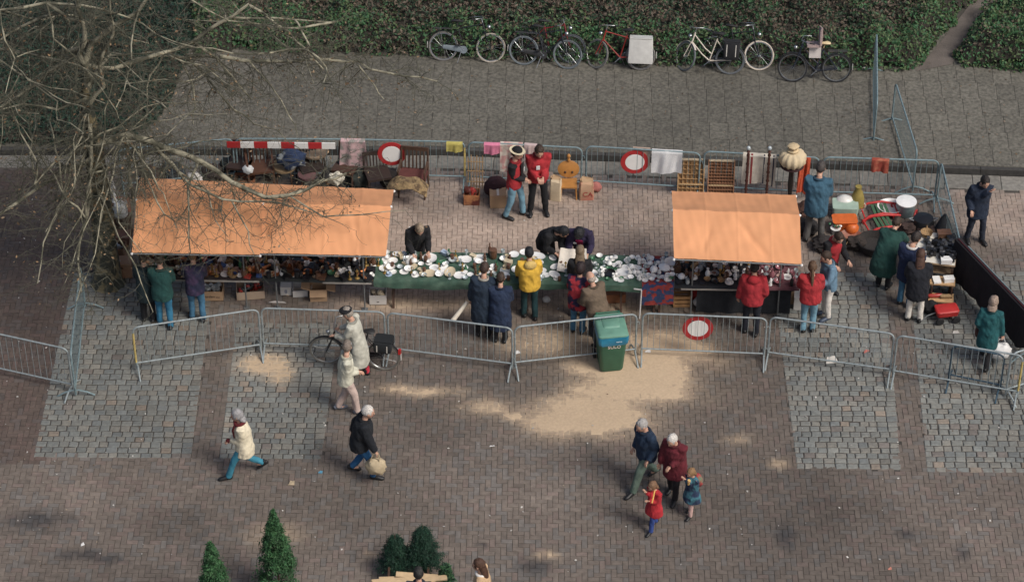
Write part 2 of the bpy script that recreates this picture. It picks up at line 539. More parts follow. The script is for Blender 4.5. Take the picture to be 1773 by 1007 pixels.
# kerb stones and gutter slabs
kerb_mat = attr_mat('kerb', 0.9, 0.6, 40, 0.25, 12.0)
for nm, piece, sname, off, hh, z0, ln, tone_ in (('kerb_stones', 'kerb_stone', 'kerb', 0.055, 0.055, KERB + 0.004, 1.0, (0.050, 0.047, 0.043)), ('gutter_slabs', 'gutter_slab', 'gutter', None, None, -0.012, 0.6, (0.165, 0.155, 0.135))):
    cx = []; cy = []; an = []; hy = []
    x = -13.0
    while x < 13:
        xm = x + ln / 2
        y0 = float(np.interp(xm, kx, ky)); y1 = float(np.interp(xm + 0.1, kx, ky)); yb = float(poly_y(K2, xm))
        cx.append(xm); an.append(math.atan2(y1 - y0, 0.1))
        if off is not None: cy.append(y0 + off); hy.append(hh)
        else: cy.append((y0 + yb) / 2 - 0.002); hy.append((y0 - yb) / 2 - 0.035)
        x += ln
    cx, cy, an, hy = map(np.array, (cx, cy, an, hy)); n = len(cx)
    tn = np.array(tone_) * (1 + nrs.normal(0, 0.12, n))[:, None]
    lay_blocks(nm, piece, sname, cx, cy, np.full(n, ln / 2 - 0.004), hy, an, z0, -0.1 if off is not None else -0.06, tn, kerb_mat, range(n), ch=0.01, tilt=0.001)

# spilt sand lying on the bricks: a thin heap that fills the joints first
def sand_heap(corners, res=0.022):
    xs_ = [G(*c).x for c in corners]; ys_ = [G(*c).y for c in corners]
    X, Y = np.meshgrid(np.arange(min(xs_), max(xs_), res), np.arange(min(ys_), max(ys_), res), indexing='ij')
    a = sand_amount(X, Y)
    fine = vnoise(X, Y, 9.0, 8, 4)
    Z = -0.013 + 0.021 * np.clip(a, 0, 1.15) + (fine - 0.5) * 0.010 * np.clip(a * 3, 0, 1)
    nx, ny = X.shape
    V = np.stack([X, Y, Z], -1).reshape(-1, 3)
    idx = np.arange(nx * ny).reshape(nx, ny)
    F = np.stack([idx[:-1, :-1], idx[1:, :-1], idx[1:, 1:], idx[:-1, 1:]], -1).reshape(-1, 4)
    zf = Z.reshape(-1)[F].max(1)
    F = F[zf > -0.006]
    tint = np.repeat(SAND[None], len(V), 0) * (0.9 + 0.2 * vnoise(V[:, 0], V[:, 1], 1.5, 6, 4))[:, None]
    o = np_mesh('sand', V, F, attr_mat('sand', 0.95, 0.4, 120, 0.08, 20), tint, True)
    stuff(o); o['label'] = 'pale yellow sand spilt over the bricks'; o['category'] = 'sand'
sand_heap([(840, 570), (1330, 790), (1330, 570), (800, 790)])
sand_heap([(380, 595), (560, 690), (560, 595), (380, 690)])
sand_heap([(640, 655), (930, 740), (930, 655), (620, 740)])
# ------------------------------------------------------------------ crowd barriers
galv = mat((0.30, 0.34, 0.345), 0.55, 0.25, 14.0, 0.1, 80, 0.35)
galv2 = mat((0.20, 0.27, 0.285), 0.6, 0.25, 14.0, 0.1, 80, 0.3)
yellowp = mat((0.50, 0.38, 0.13), 0.6, 0.3, 14.0)
BAR_MESH = {}
def barrier(a, b, label, group, m=galv, h=1.1, yellow_end=None, nbars=19, nominal=2.42):
    """a, b: photo pixels of the two upper corners of the panel."""
    A, B = G(a[0], a[1], h), G(b[0], b[1], h)
    mid = (A + B) / 2; d = B - A; ln = d.length; rz = math.atan2(d.y, d.x)
    t = thing('crowd_barrier', label, 'barrier', (mid.x, mid.y, 0), rz, group)
    key = (m.name, round(ln, 1), nbars, yellow_end, h)
    if key not in BAR_MESH:
        L2 = ln / 2; r = 0.019; f = MB(); c = 0.13
        pts = [(-L2, 0, 0.06), (-L2, 0, h - c)]
        for k in range(1, 6):
            an = math.pi / 2 * k / 5
            pts.append((-L2 + c - c * math.cos(an), 0, h - c + c * math.sin(an)))
        pts += [(-p[0], 0, p[2]) for p in reversed(pts)]
        f.tube(pts, r, 8)
        f.tube([(-L2, 0, 0.2), (L2, 0, 0.2)], r * 0.9, 8)
        bb = MB().tube([(0, 0, 0.2), (0, 0, h)], 0.0055, 5, cap=False)
        ft = MB().tube([(0, -0.36, 0.012), (0, -0.22, 0.1), (0, -0.06, 0.155), (0, 0.06, 0.155), (0, 0.22, 0.1), (0, 0.36, 0.012)], 0.017, 6)
        hk = MB().tube([(0, 0, 0), (0.03, 0, 0.02), (0.05, 0, 0), (0.05, 0, -0.05)], 0.008, 5)
        BAR_MESH[key] = (f.mesh(m, True), bb.mesh(m), ft.mesh(m, True), hk.mesh(m, True))
    fm, bm_, fo, hk = BAR_MESH[key]
    put('frame', fm, t)
    for k in range(nbars): put('bar', bm_, t, (-ln / 2 + ln * (k + 1) / (nbars + 1), 0, 0))
    for s in (-1, 1): put('foot', fo, t, (s * (ln / 2 - 0.02), 0, 0))
    put('hook', hk, t, (ln / 2, 0, h - 0.22)); put('hook', hk, t, (ln / 2, 0, 0.32))
    if yellow_end:
        MB().tube([(yellow_end * ln / 2, 0, 0.22), (yellow_end * ln / 2, 0, h - 0.14)], 0.0215, 8).build('painted_post', yellowp, t, True)
    return t
FR = 'barriers in front of the stalls'; BK = 'barriers behind the stalls'
barrier((-98, 557), (117, 604), 'grey barrier cut by the left edge of the photo', FR)
barrier((139, 460), (122, 612), 'barrier seen almost edge on left of the cobbled bay', FR, galv2)
barrier((229, 567), (447, 535), 'barrier with a yellow painted end post below the jeans wearing couple', FR, galv, yellow_end=-1)
barrier((452, 533), (665, 540), 'barrier behind the cyclist in the pale raincoat', FR, galv)
barrier((671, 541), (887, 568), 'barrier in front of the two shoppers in long navy coats', FR, galv)
barrier((891, 566), (1103, 543), 'barrier directly behind the green wheelie bin', FR, galv)
barrier((1112, 542), (1329, 551), 'front barrier carrying the round red and white sign', FR, galv)
barrier((1333, 548), (1550, 578), 'barrier in front of the cobbles below the red sweatshirt shopper', FR, galv)
barrier((1554, 580), (1772, 616), 'barrier with a short blue railing behind it', FR, galv, yellow_end=1)
barrier((1752, 612), (1925, 560), 'barrier whose rounded corner just enters the right edge', FR, galv)
barrier((1650, 597), (1740, 615), 'short blue painted railing behind the front barrier', None, mat((0.035, 0.07, 0.10), 0.5, 0.2), h=0.95, nbars=7)
barrier((205, 259), (402, 240), 'back barrier half hidden by the tree trunk', BK, galv2)
barrier((408, 240), (603, 241), 'back barrier behind the red and white board', BK, galv2)
barrier((607, 241), (804, 246), 'back barrier carrying the leftmost round sign and a yellow towel', BK, galv2, yellow_end=1)
barrier((811, 246), (1008, 256), 'back barrier with pink and cream cloths behind the red jackets', BK, galv2)
barrier((1015, 253), (1213, 265), 'back barrier carrying a round sign and a white lace cloth', BK, galv2)
barrier((1221, 262), (1418, 273), 'back barrier behind the big cream lampshade', BK, galv2, yellow_end=1)
barrier((1427, 272), (1626, 278), 'back barrier with one small rust red cloth', BK, galv2)
barrier((1630, 280), (1664, 425), 'barrier running towards the camera right of the household goods', BK, galv2, nbars=21)
barrier((1551, 143), (1588, 262), 'slanting barrier standing on the pavement beside the hedge', 'barriers on the pavement', galv2, nbars=21)
barrier((1518, 57), (1519, 178), 'edge on barrier whose top reaches in front of the hedge', 'barriers on the pavement', galv2, nbars=21)

# ------------------------------------------------------------------ round signs
signred = mat((0.42, 0.028, 0.03), 0.45, 0.08, 5)
signwhite = mat((0.80, 0.78, 0.74), 0.45, 0.05, 5)
def round_sign(px, py, z, label):
    c = G(px, py, z)
    t = thing('no_entry_sign', label, 'sign', c, 0.0, 'round red and white signs on the barriers')
    t.location.y -= 0.07
    rot = Matrix.Rotation(R(90), 3, 'X')
    MB().lathe([(0.285, -0.006), (0.3, -0.003), (0.3, 0.004), (0.285, 0.007)], 40, rot=rot).build('red_disc', signred, t)
    MB().lathe([(0.203, 0.0065), (0.203, 0.0095), (0.2, 0.0105)], 40, rot=rot).build('white_centre', signwhite, t)
    for s in (-1, 1): MB().box((s * 0.1, 0.018, 0.18), (0.03, 0.05, 0.05)).build('clamp', galv, t)
round_sign(678.5, 263, 0.78, 'round sign with red rim above the fur draped chair, leftmost of three')
round_sign(1099, 277, 0.76, 'round sign with red rim next to the white lace cloth')
round_sign(1208, 564, 0.74, 'round sign with red rim on the front barrier right of the bin')

# ------------------------------------------------------------------ cloths hung over barriers
def hung_cloth(name, label, cat, pl, pr, length, m, back=0.18, ripple=0.02, skew=0.0, stripes=None, z=1.125, front=0.035):
    A, B = G(pl[0], pl[1], z), G(pr[0], pr[1], z)
    d = (B - A); w = d.length; rz = math.atan2(d.y, d.x)
    t = put(name, None, None, (A + B) / 2, rz); tag(t, label, cat)
    ph = rnd.random() * 6
    tot = back + length
    def fn(u, v):
        s = v * tot - back
        x = (u - 0.5) * w + skew * max(s, 0) * (0.5 - u)
        rp = ripple * math.sin(u * 9 + ph) * min(1, abs(s) * 4) + ripple * 0.6 * math.sin(u * 21 + ph * 2 + s * 5) * min(1, abs(s) * 3)
        hem = 0.02 * math.sin(u * 5 + ph)
        if s < 0: return (x, 0.03 + rp, s * (1 + hem))
        k = min(s / 0.04, 1)
        return (x, 0.03 - (0.03 + front) * k + rp - 0.02, -max(s - 0.02, 0) * (1 + hem * 2))
    MB().sheet(fn, 16, 16, 0.006).build('cloth', m, t, True)
    if stripes:
        for (u0, u1, mm) in stripes:
            def fs(u, v):
                p = Vector(fn(u0 + (u1 - u0) * u, 0.2 + 0.8 * v)); p.y -= 0.006; return p
            MB().sheet(fs, 4, 14, 0.002).build('stripe', mm, t, True)
    return t
hung_cloth('towel', 'small mustard yellow towel over the back barrier', 'towel', (773, 245), (801, 246), 0.24, mat((0.42, 0.36, 0.10), 0.95, 0.2, 12, 0.3))
hung_cloth('towel', 'bright pink cloth over the back barrier', 'cloth', (838, 247), (866, 248), 0.27, mat((0.62, 0.20, 0.30), 0.95, 0.15, 12, 0.3))
hung_cloth('blanket', 'cream printed blanket hanging behind the black hat', 'blanket', (866, 246), (905, 248), 0.75, mat((0.56, 0.50, 0.43), 0.95, 0.1, 14, 0.3, c2=(0.50, 0.27, 0.25)))
hung_cloth('blanket', 'pale pink cloth hanging behind the man in red jumper', 'cloth', (908, 248), (930, 250), 0.5, mat((0.52, 0.40, 0.38), 0.95, 0.1, 14, 0.3))
hung_cloth('rug', 'pink and grey patterned rug hung over the back barrier', 'rug', (590, 240), (632, 241), 0.78, mat((0.50, 0.34, 0.34), 0.95, 0.2, 12, 0.3, c2=(0.26, 0.24, 0.22), c2at=(0.46, 0.56)), skew=-0.15)
hung_cloth('lace_cloth', 'white lace tablecloth hung over the back barrier', 'tablecloth', (1129, 257), (1182, 260), 0.60, mat((0.70, 0.70, 0.70), 0.95, 0.08, 30, 0.5, 60))
hung_cloth('blanket', 'cream blanket with dark red stripes behind the turned posts', 'blanket', (1287, 264), (1345, 268), 0.78, mat((0.55, 0.50, 0.42), 0.95, 0.12, 10, 0.3),
           stripes=[(0.0, 0.09, mat((0.55, 0.50, 0.42), 0.95)), (0.12, 0.2, mat((0.16, 0.03, 0.035), 0.95)), (0.24, 0.3, mat((0.22, 0.04, 0.04), 0.95)), (0.62, 0.66, mat((0.05, 0.05, 0.07), 0.95)), (0.9, 0.94, mat((0.05, 0.05, 0.07), 0.95))])
hung_cloth('rug', 'orange red cloth hanging beside the big lampshade', 'cloth', (1384, 270), (1404, 271), 0.95, mat((0.52, 0.085, 0.035), 0.95, 0.2, 20, 0.3))
hung_cloth('cloth', 'small rust red cloth on the right part of the back barrier', 'cloth', (1510, 273), (1540, 275), 0.34, mat((0.30, 0.055, 0.035), 0.95, 0.2, 12, 0.3, c2=(0.36, 0.12, 0.07)))
p_ = hung_cloth('paper_sheet', 'pale brown board behind the middle round sign', 'board', (1096, 255), (1126, 257), 0.5, mat((0.42, 0.31, 0.24), 0.9), ripple=0.0, front=-0.03)

# long black velvet cloth over the slanting barrier on the right
barrier((1672, 422), (1790, 546), 'barrier under the long black cloth', None, galv2)
A, B = G(1661, 414, 1.13), G(1800, 558, 1.13)
d = B - A; w = d.length
t = put('black_cloth', None, None, (A + B) / 2, math.atan2(d.y, d.x)); tag(t, 'long black velvet cloth draped over the barrier on the right', 'cloth')
blackv = mat((0.012, 0.009, 0.011), 0.9, 0.3, 6, 0.4, 20)
def fn(u, v):
    s = (v - 0.5) * 1.8
    x = (u - 0.5) * (w + 0.1)
    r_ = 0.022 * math.sin(u * 31) + 0.014 * math.sin(u * 67 + 1)
    side = 1 if s > 0 else -1
    a = abs(s)
    k = min(a / 0.08, 1.0)
    hem = (1 + 0.04 * math.sin(u * 17)) * (1 - 0.35 * max(0, (u - 0.8) / 0.2) ** 2 - 0.2 * max(0, (0.12 - u) / 0.12) ** 2)
    return (x, -side * (0.05 * k + (0.10 + r_) * a), -max(a - 0.05, 0) * hem)
MB().sheet(fn, 60, 24, 0.006).build('drape', blackv, t, True)
MB().tube([(-w / 2, -0.02, 0.012), (0, -0.02, 0.008), (w / 2, -0.02, 0.012)], 0.008, 6).build('red_trim', mat((0.10, 0.012, 0.018), 0.9), t)

# ------------------------------------------------------------------ stalls and tables
TZ = 0.78
TA, TB = G(235, 478, TZ), G(1385, 498, TZ)
TDIR = (TB - TA).normalized(); TN = Vector((-TDIR.y, TDIR.x, 0)); TRZ = math.atan2(TDIR.y, TDIR.x)
def T(px, d=0.0, z=TZ):
    p = TA.lerp(TB, (px - 235) / 1150.0) + TN * d
    p.z = z
    return p
steel = mat((0.22, 0.23, 0.23), 0.5, 0.2, 20, metal=0.5)
wood_pale = mat((0.36, 0.25, 0.15), 0.8, 0.25, 14, 0.2, 50)
wood_dark = mat((0.075, 0.04, 0.025), 0.6, 0.3, 14, 0.2, 50)
darkcloth = mat((0.018, 0.02, 0.024), 0.95, 0.3, 8, 0.3)
whiteknob = mat((0.75, 0.73, 0.7), 0.5)
def orange_mat():
    m = mat((0.77, 0.365, 0.175), 0.8, 0.11, 1.6, 0.12, 5.0, transl=0.12, key='canopy')
    return m
ORANGE = orange_mat()

def to_local(t, p): return t.matrix_basis.inverted() @ Vector(p)

def stall(label, poles, bl, br, rl, rr, fl, fr, px0, px1, dz=0.0, creases=(), skirt=False):
    o = T((px0 + px1) / 2, 0, 0)
    t = thing('market_stall', label, 'market stall', o, TRZ, 'orange roofed market stalls')
    ZB, ZR, ZF = 1.98 + dz, 2.46 + dz, 2.02 + dz
    P = {k: to_local(t, G(q[0], q[1], z)) for k, q, z in (('bl', bl, ZB), ('br', br, ZB), ('rl', rl, ZR), ('rr', rr, ZR), ('fl', fl, ZF), ('fr', fr, ZF))}
    ph = rnd.random() * 9
    def fn(u, v):
        b_, r_, f_ = P['bl'].lerp(P['br'], u), P['rl'].lerp(P['rr'], u), P['fl'].lerp(P['fr'], u)
        if v < 0.36:
            k = v / 0.36; p = b_.lerp(r_, k); sag = 0.035 * math.sin(math.pi * k)
        else:
            k = (v - 0.36) / 0.64; p = r_.lerp(f_, k); sag = 0.05 * math.sin(math.pi * k) ** 0.8
        w_ = 0.008 * math.sin(u * 17 + ph + v * 5 + 2 * math.sin(u * 5)) * math.sin(math.pi * v) + 0.004 * math.sin(u * 31 + v * 12 + ph * 2 + 1.5 * math.sin(v * 7 + u * 4)) + 0.002 * math.sin(u * 83 - v * 13 + ph)
        for (u0, v0, u1, v1, amp, wd) in creases:
            ax, ay = u1 - u0, v1 - v0
            q = max(0, min(1, ((u - u0) * ax + (v - v0) * ay) / (ax * ax + ay * ay)))
            dd = math.hypot((u - u0 - q * ax), (v - v0 - q * ay) * 0.6)
            w_ -= amp * math.exp(-(dd / wd) ** 2) * math.sin(math.pi * min(1, max(0.12, q)))
        for us in (0.26, 0.51, 0.77): w_ += 0.007 * math.exp(-((u - us) / 0.007) ** 2)
        e = 0.03 * (2 * u - 1) ** 4
        p = p.copy(); p.z += -sag * (1 - e) + w_
        return p
    MB().sheet(fn, 110, 44, 0.005).build('canopy', ORANGE, t, True)
    # front hem tube, ridge bar and knobs
    for a_, b_, nm in (('rl', 'rr', 'ridge_bar'), ('fl', 'fr', 'front_bar'), ('bl', 'br', 'back_bar')):
        A_, B_ = P[a_].copy(), P[b_].copy(); A_.z -= 0.03; B_.z -= 0.03
        br_ = MB().tube([A_, B_], 0.016, 8).build(nm, steel, t, True)
        for q in (A_, B_): MB().ell(q, (0.03, 0.03, 0.03), nu=8, nv=6).build('end_knob', whiteknob, br_)
    for px in poles:
        q = to_local(t, T(px, 0.0, 0))
        pl = MB().tube([(q.x, 0.012, 0.0), (q.x, 0.012, 2.1 + dz)], 0.016, 8)
        pl.tube([(q.x, 0.012, 2.1 + dz), (q.x, P['fl'].y * 0.9, 2.02 + dz - 0.05)], 0.013, 6)
        pl.tube([(q.x, 0.93, 0), (q.x, 0.93, 1.95 + dz)], 0.016, 8)
        pl.build('post', steel, t, True)
        MB().box((q.x, 0.012, 0.012), (0.12, 0.1, 0.02)).build('base_plate', steel, t)
    a0, a1 = to_local(t, T(px0, 0, 0)).x, to_local(t, T(px1, 0, 0)).x
    n = 6
    for k in range(n):
        y0 = 0.02 + 0.9 * k / n
        MB().box(((a0 + a1) / 2, y0 + 0.075, TZ - 0.03), (a1 - a0, 0.143, 0.03)).build('table_plank', wood_pale, t)
    for px in poles:
        q = to_local(t, T(px, 0, 0))
        MB().box((q.x, 0.47, TZ - 0.065), (0.05, 0.9, 0.04)).build('table_bearer', wood_dark, t)
    return t
stall('leftmost orange canopied stall, partly under the bare tree', (243, 424), (241, 308), (456, 318), (236, 344), (455, 351), (228, 437), (450, 441), 232, 452, 0.012, [(0.2, 0.5, 0.35, 0.95, 0.02, 0.03)])
stall('middle orange canopied stall joined to the leftmost one', (478, 631), (450, 318), (682, 329), (452, 351), (677, 356), (445, 438), (668, 443), 454, 648, 0.0, [(0.02, 0.45, 0.09, 0.95, 0.035, 0.03), (0.7, 0.4, 0.8, 0.9, 0.02, 0.03)])
stall('separate orange canopied stall on the right above glassware', (1199, 1350), (1163, 331), (1378, 338), (1165, 362), (1385, 371), (1167, 447), (1388, 457), 1170, 1384, 0.0, [(0.5, 0.42, 0.78, 0.99, 0.04, 0.03), (0.3, 0.5, 0.22, 0.95, 0.02, 0.025)])

def trestle_table(label, px0, px1):
    t = thing('trestle_table', label, 'table', T((px0 + px1) / 2, 0.45, 0), TRZ)
    w = (T(px1) - T(px0)).length
    MB().box((0, 0, TZ - 0.03), (w, 0.84, 0.03)).build('tabletop', wood_pale, t)
    for s in (-1, 1):
        for q in (-1, 1):
            MB().bar((s * (w / 2 - 0.35), q * 0.12, TZ - 0.05), (s * (w / 2 - 0.35) + 0.0, q * 0.36, 0.0), 0.045).build('leg', wood_dark, t)
        MB().bar((s * (w / 2 - 0.35), -0.3, 0.2), (s * (w / 2 - 0.35), 0.3, 0.2), 0.035).build('stretcher', wood_dark, t)
    return t
def tablecloth(name, label, px0, px1, m, drop=0.22, d0=-0.02, d1=0.92, z=TZ, wav=0.015, side0=0.0, side1=0.0):
    t = thing(name, label, 'tablecloth', T((px0 + px1) / 2, 0.0, z), TRZ)
    w = (T(px1) - T(px0)).length; ph = rnd.random() * 6
    D = d1 - d0; tot = D + drop
    def fn(u, v):
        s = v * tot; x = (u - 0.5) * w
        if s < D: return (x, d1 - s, 0.006 + 0.002 * math.sin(u * 40 + v * 30))
        k = s - D
        return (x, d0 - 0.012 - wav * (1 + math.sin(u * w * 7 + ph) + 0.5 * math.sin(u * w * 17)) * min(1, k * 8), 0.006 - k * (1 + 0.12 * math.sin(u * w * 2.3 + ph)))
    MB().sheet(fn, max(12, int(w * 12)), 26, 0.004).build('cloth', m, t, True)
    return t
green_cloth = mat((0.040, 0.085, 0.060), 0.95, 0.35, 6, 0.4, 40, c2=(0.075, 0.125, 0.09), c2at=(0.42, 0.65))
trestle_table('long trestle table under the left part of the green cloth', 650, 880)
trestle_table('long trestle table under the right part of the green cloth', 884, 1108)
tablecloth('green_cloth', 'green cloth covering the table left of the yellow jacket', 648, 884, green_cloth, 0.16)
tablecloth('green_cloth', 'green cloth covering the table right of the yellow jacket', 880, 1112, green_cloth, 0.13)
trestle_table('small trestle table under the blue and red checked rug', 1114, 1166)
tablecloth('checked_rug', 'blue and red checked rug hanging low over its table', 1113, 1168, mat((0.03, 0.05, 0.12), 0.95, 0.3, 12, 0.3, c2=(0.25, 0.035, 0.03), c2at=(0.48, 0.52)), 0.42, side0=0.1)
tablecloth('dark_cloth', 'dark cloth on the table of the leftmost stall', 234, 452, mat((0.030, 0.022, 0.022), 0.95, 0.4, 6), 0.04)
tablecloth('dark_cloth', 'dark cloth on the table of the middle stall', 454, 646, mat((0.022, 0.026, 0.026), 0.95, 0.4, 6), 0.05)
tablecloth('dark_cloth', 'black cloth on the table of the right stall', 1169, 1300, darkcloth, 0.06)
tablecloth('plum_cloth', 'plum coloured cloth under glassware on the right stall', 1298, 1384, mat((0.13, 0.055, 0.065), 0.95, 0.3, 6), 0.05)
# black skirt closing the front of the right stall below the table
t = thing('stall_skirt', 'black cloth skirt hanging below the right stall table', 'cloth', T(1290, -0.01, 0), TRZ)
w = (T(1375) - T(1212)).length
MB().sheet(lambda u, v: ((u - 0.5) * w, 0.1 + 0.02 * math.sin(u * 30), 0.74 - 0.7 * v), 40, 4, 0.004).build('cloth', darkcloth, t, True)
# white strips along the table fronts
MBs = mat((0.36, 0.33, 0.29), 0.8)
for nm, lb, a, b in (('white_rail', 'white wooden rail along the front of the leftmost stall table', 262, 450), ('white_rail', 'white wooden rail along the front of the middle stall table', 560, 645), ('white_rail', 'white rail along the front of the right stall table', 1180, 1300)):
    t = thing(nm, lb, 'rail', T((a + b) / 2, -0.022, TZ - 0.05), TRZ)
    MB().box((0, -0.02, 0), ((T(b) - T(a)).length, 0.018, 0.035)).build('rail', MBs, t)

# ------------------------------------------------------------------ wheelie bin
def text_mesh(body, size, m, extrude=0.002):
    cu = bpy.data.curves.new('lettering', 'FONT'); cu.body = body; cu.size = size; cu.extrude = extrude
    cu.align_x = 'CENTER'; cu.align_y = 'CENTER'
    o = bpy.data.objects.new('lettering', cu); col.objects.link(o)
    dg = bpy.context.evaluated_depsgraph_get()
    me = bpy.data.meshes.new_from_object(o.evaluated_get(dg))
    bpy.data.objects.remove(o); bpy.data.curves.remove(cu)
    me.materials.clear(); me.materials.append(m)
    return me
bin_green = mat((0.026, 0.115, 0.068), 0.45, 0.15, 5, 0.05)
lid_green = mat((0.13, 0.27, 0.20), 0.5, 0.15, 5, 0.05)
t = thing('wheelie_bin', 'green wheelie bin with blue liner bag beside spilt sand', 'bin', G(1056, 630), R(8))
def rr(w, d, z, r=0.07, n=4, cx=0, cy=0):
    out = []
    for sx, sy, a0 in ((1, 1, 0), (-1, 1, 90), (-1, -1, 180), (1, -1, 270)):
        for k in range(n + 1):
            a = R(a0 + 90 * k / n)
            out.append((cx + sx * (w / 2 - r) + r * math.cos(a), cy + sy * (d / 2 - r) + r * math.sin(a), z))
    return out
def loft(rings, mb=None):
    mb = mb or MB(); V = [p for r_ in rings for p in r_]; n = len(rings[0]); F = []
    for i in range(len(rings) - 1):
        for k in range(n): F.append((i * n + k, i * n + (k + 1) % n, (i + 1) * n + (k + 1) % n, (i + 1) * n + k))
    F.append(tuple(reversed(range(n)))); F.append(tuple(range((len(rings) - 1) * n, len(rings) * n)))
    return mb.add(V, F)
loft([rr(0.42, 0.46, 0.02, 0.06), rr(0.45, 0.5, 0.05), rr(0.54, 0.64, 0.8), rr(0.555, 0.66, 0.9)]).build('body', bin_green, t, True)
blue = mat((0.012, 0.19, 0.32), 0.35, 0.25, 6, 0.5, 14)
def wob(ring, a): return [(x * (1 + a * math.sin(i * 1.7)), y * (1 + a * math.sin(i * 2.3 + 1)), z + a * 0.9 * math.sin(i * 1.3)) for i, (x, y, z) in enumerate(ring)]
loft([wob(rr(0.565, 0.675, 0.76, n=7), 0.012), wob(rr(0.60, 0.71, 0.82, n=7), 0.012), wob(rr(0.605, 0.72, 0.93, n=7), 0.012), rr(0.60, 0.715, 0.965, n=7)]).build('liner_bag', blue, t, True)
lid = loft([rr(0.585, 0.70, 0.968), rr(0.6, 0.72, 0.975), rr(0.59, 0.71, 1.0), rr(0.5, 0.6, 1.03, 0.09)]).build('lid', lid_green, t, True)
loft([rr(0.34, 0.36, 1.03, 0.05, cy=0.06), rr(0.30, 0.32, 1.055, 0.05, cy=0.06)]).build('lid_panel', lid_green, lid, True)
MB().tube([(-0.24, 0.40, 0.99), (0.24, 0.40, 0.99)], 0.018, 8).build('handle', bin_green, t, True)
for s in (-1, 1):
    MB().box((s * 0.22, 0.37, 0.98), (0.04, 0.09, 0.05)).build('hinge', bin_green, t)
    MB().lathe([(0.1, -0.025), (0.1, 0.025)], 20, (s * 0.27, 0.26, 0.1), rot=Matrix.Rotation(R(90), 3, 'Y')).build('wheel', mat((0.02, 0.02, 0.02), 0.8), t)
lt = put('lettering', text_mesh('SULO', 0.105, mat((0.75, 0.62, 0.55), 0.6)), t)
tilt = math.atan2((0.64 - 0.5) / 2, 0.75)
lt.location = (0.02, -0.318, 0.70); lt.rotation_euler = (R(90) + tilt, 0, 0)
l2 = put('white_print', text_mesh('====', 0.05, mat((0.7, 0.75, 0.78), 0.6)), t); l2.location = (0.1, -0.372, 0.87); l2.rotation_euler = (R(90), 0, 0)
# ------------------------------------------------------------------ people
SKIN = mat((0.52, 0.30, 0.21), 0.6, 0.08, 20)
EYE = mat((0.03, 0.02, 0.02), 0.3)
LIP = mat((0.36, 0.13, 0.11), 0.6)
def cl(c, var=0.28, bump=0.8, bscale=11.0, **k): return mat(tuple(c), 0.92, var, 7.0, bump, bscale, **k)
def hairm(c): return mat(tuple(c), 0.6, 0.35, 30.0, 0.8, 60.0)
REMESH = []
def remesh(o, voxel, wrinkle=0.0, post=None, smooth=4):
    m = o.modifiers.new('r', 'REMESH'); m.mode = 'VOXEL'; m.voxel_size = voxel
    s = o.modifiers.new('s', 'SMOOTH'); s.iterations = smooth; s.factor = 0.5
    REMESH.append((o, wrinkle, post))
def apply_remesh():
    dg = bpy.context.evaluated_depsgraph_get()
    done = []
    for o, wr, post in REMESH:
        done.append(bpy.data.meshes.new_from_object(o.evaluated_get(dg)))
    for (o, wr, post), me in zip(REMESH, done):
        o.modifiers.clear()
        mt = o.data.materials[0] if len(o.data.materials) else None
        n = len(me.vertices)
        co = np.empty(n * 3, np.float32); me.vertices.foreach_get('co', co); co = co.reshape(-1, 3)
        if wr:
            no = np.empty(n * 3, np.float32); me.vertices.foreach_get('normal', no); no = no.reshape(-1, 3)
            s = sum(map(ord, o.name)) * 7 % 97
            a = vnoise(co[:, 0] * 1.5 + s + co[:, 1] * 1.1 + co[:, 2] * 0.45, co[:, 2] * 0.75 - co[:, 0] * 0.4, 9.0, s, 4) - 0.5
            co = co + no * (a * 2 * wr)[:, None]
            me.vertices.foreach_set('co', co.ravel().astype(np.float32))
        if post is not None and post.v:
            fs_ = [tuple(p.vertices) for p in me.polygons]
            V = [tuple(c) for c in co.tolist()] + post.v
            F = fs_ + [tuple(i + n for i in f) for f in post.f]
            m2 = bpy.data.meshes.new('person'); m2.from_pydata(V, [], F); me = m2
        me.polygons.foreach_set('use_smooth', np.ones(len(me.polygons), bool))
        me.materials.clear()
        if mt: me.materials.append(mt)
        me.update()
        o.data = me

def ik(a, b, l1, l2, hint):
    a, b, hint = Vector(a), Vector(b), Vector(hint)
    d = b - a; L = max(min(d.length, (l1 + l2) * 0.999), abs(l1 - l2) + 1e-3)
    u = d.normalized(); b2 = a + u * L
    x = (l1 * l1 - l2 * l2 + L * L) / (2 * L)
    h = math.sqrt(max(l1 * l1 - x * x, 0))
    p = hint - u * hint.dot(u)
    if p.length < 1e-6: p = Vector((0, 1, 0)) - u * u.y
    return a + u * x + p.normalized() * h, b2

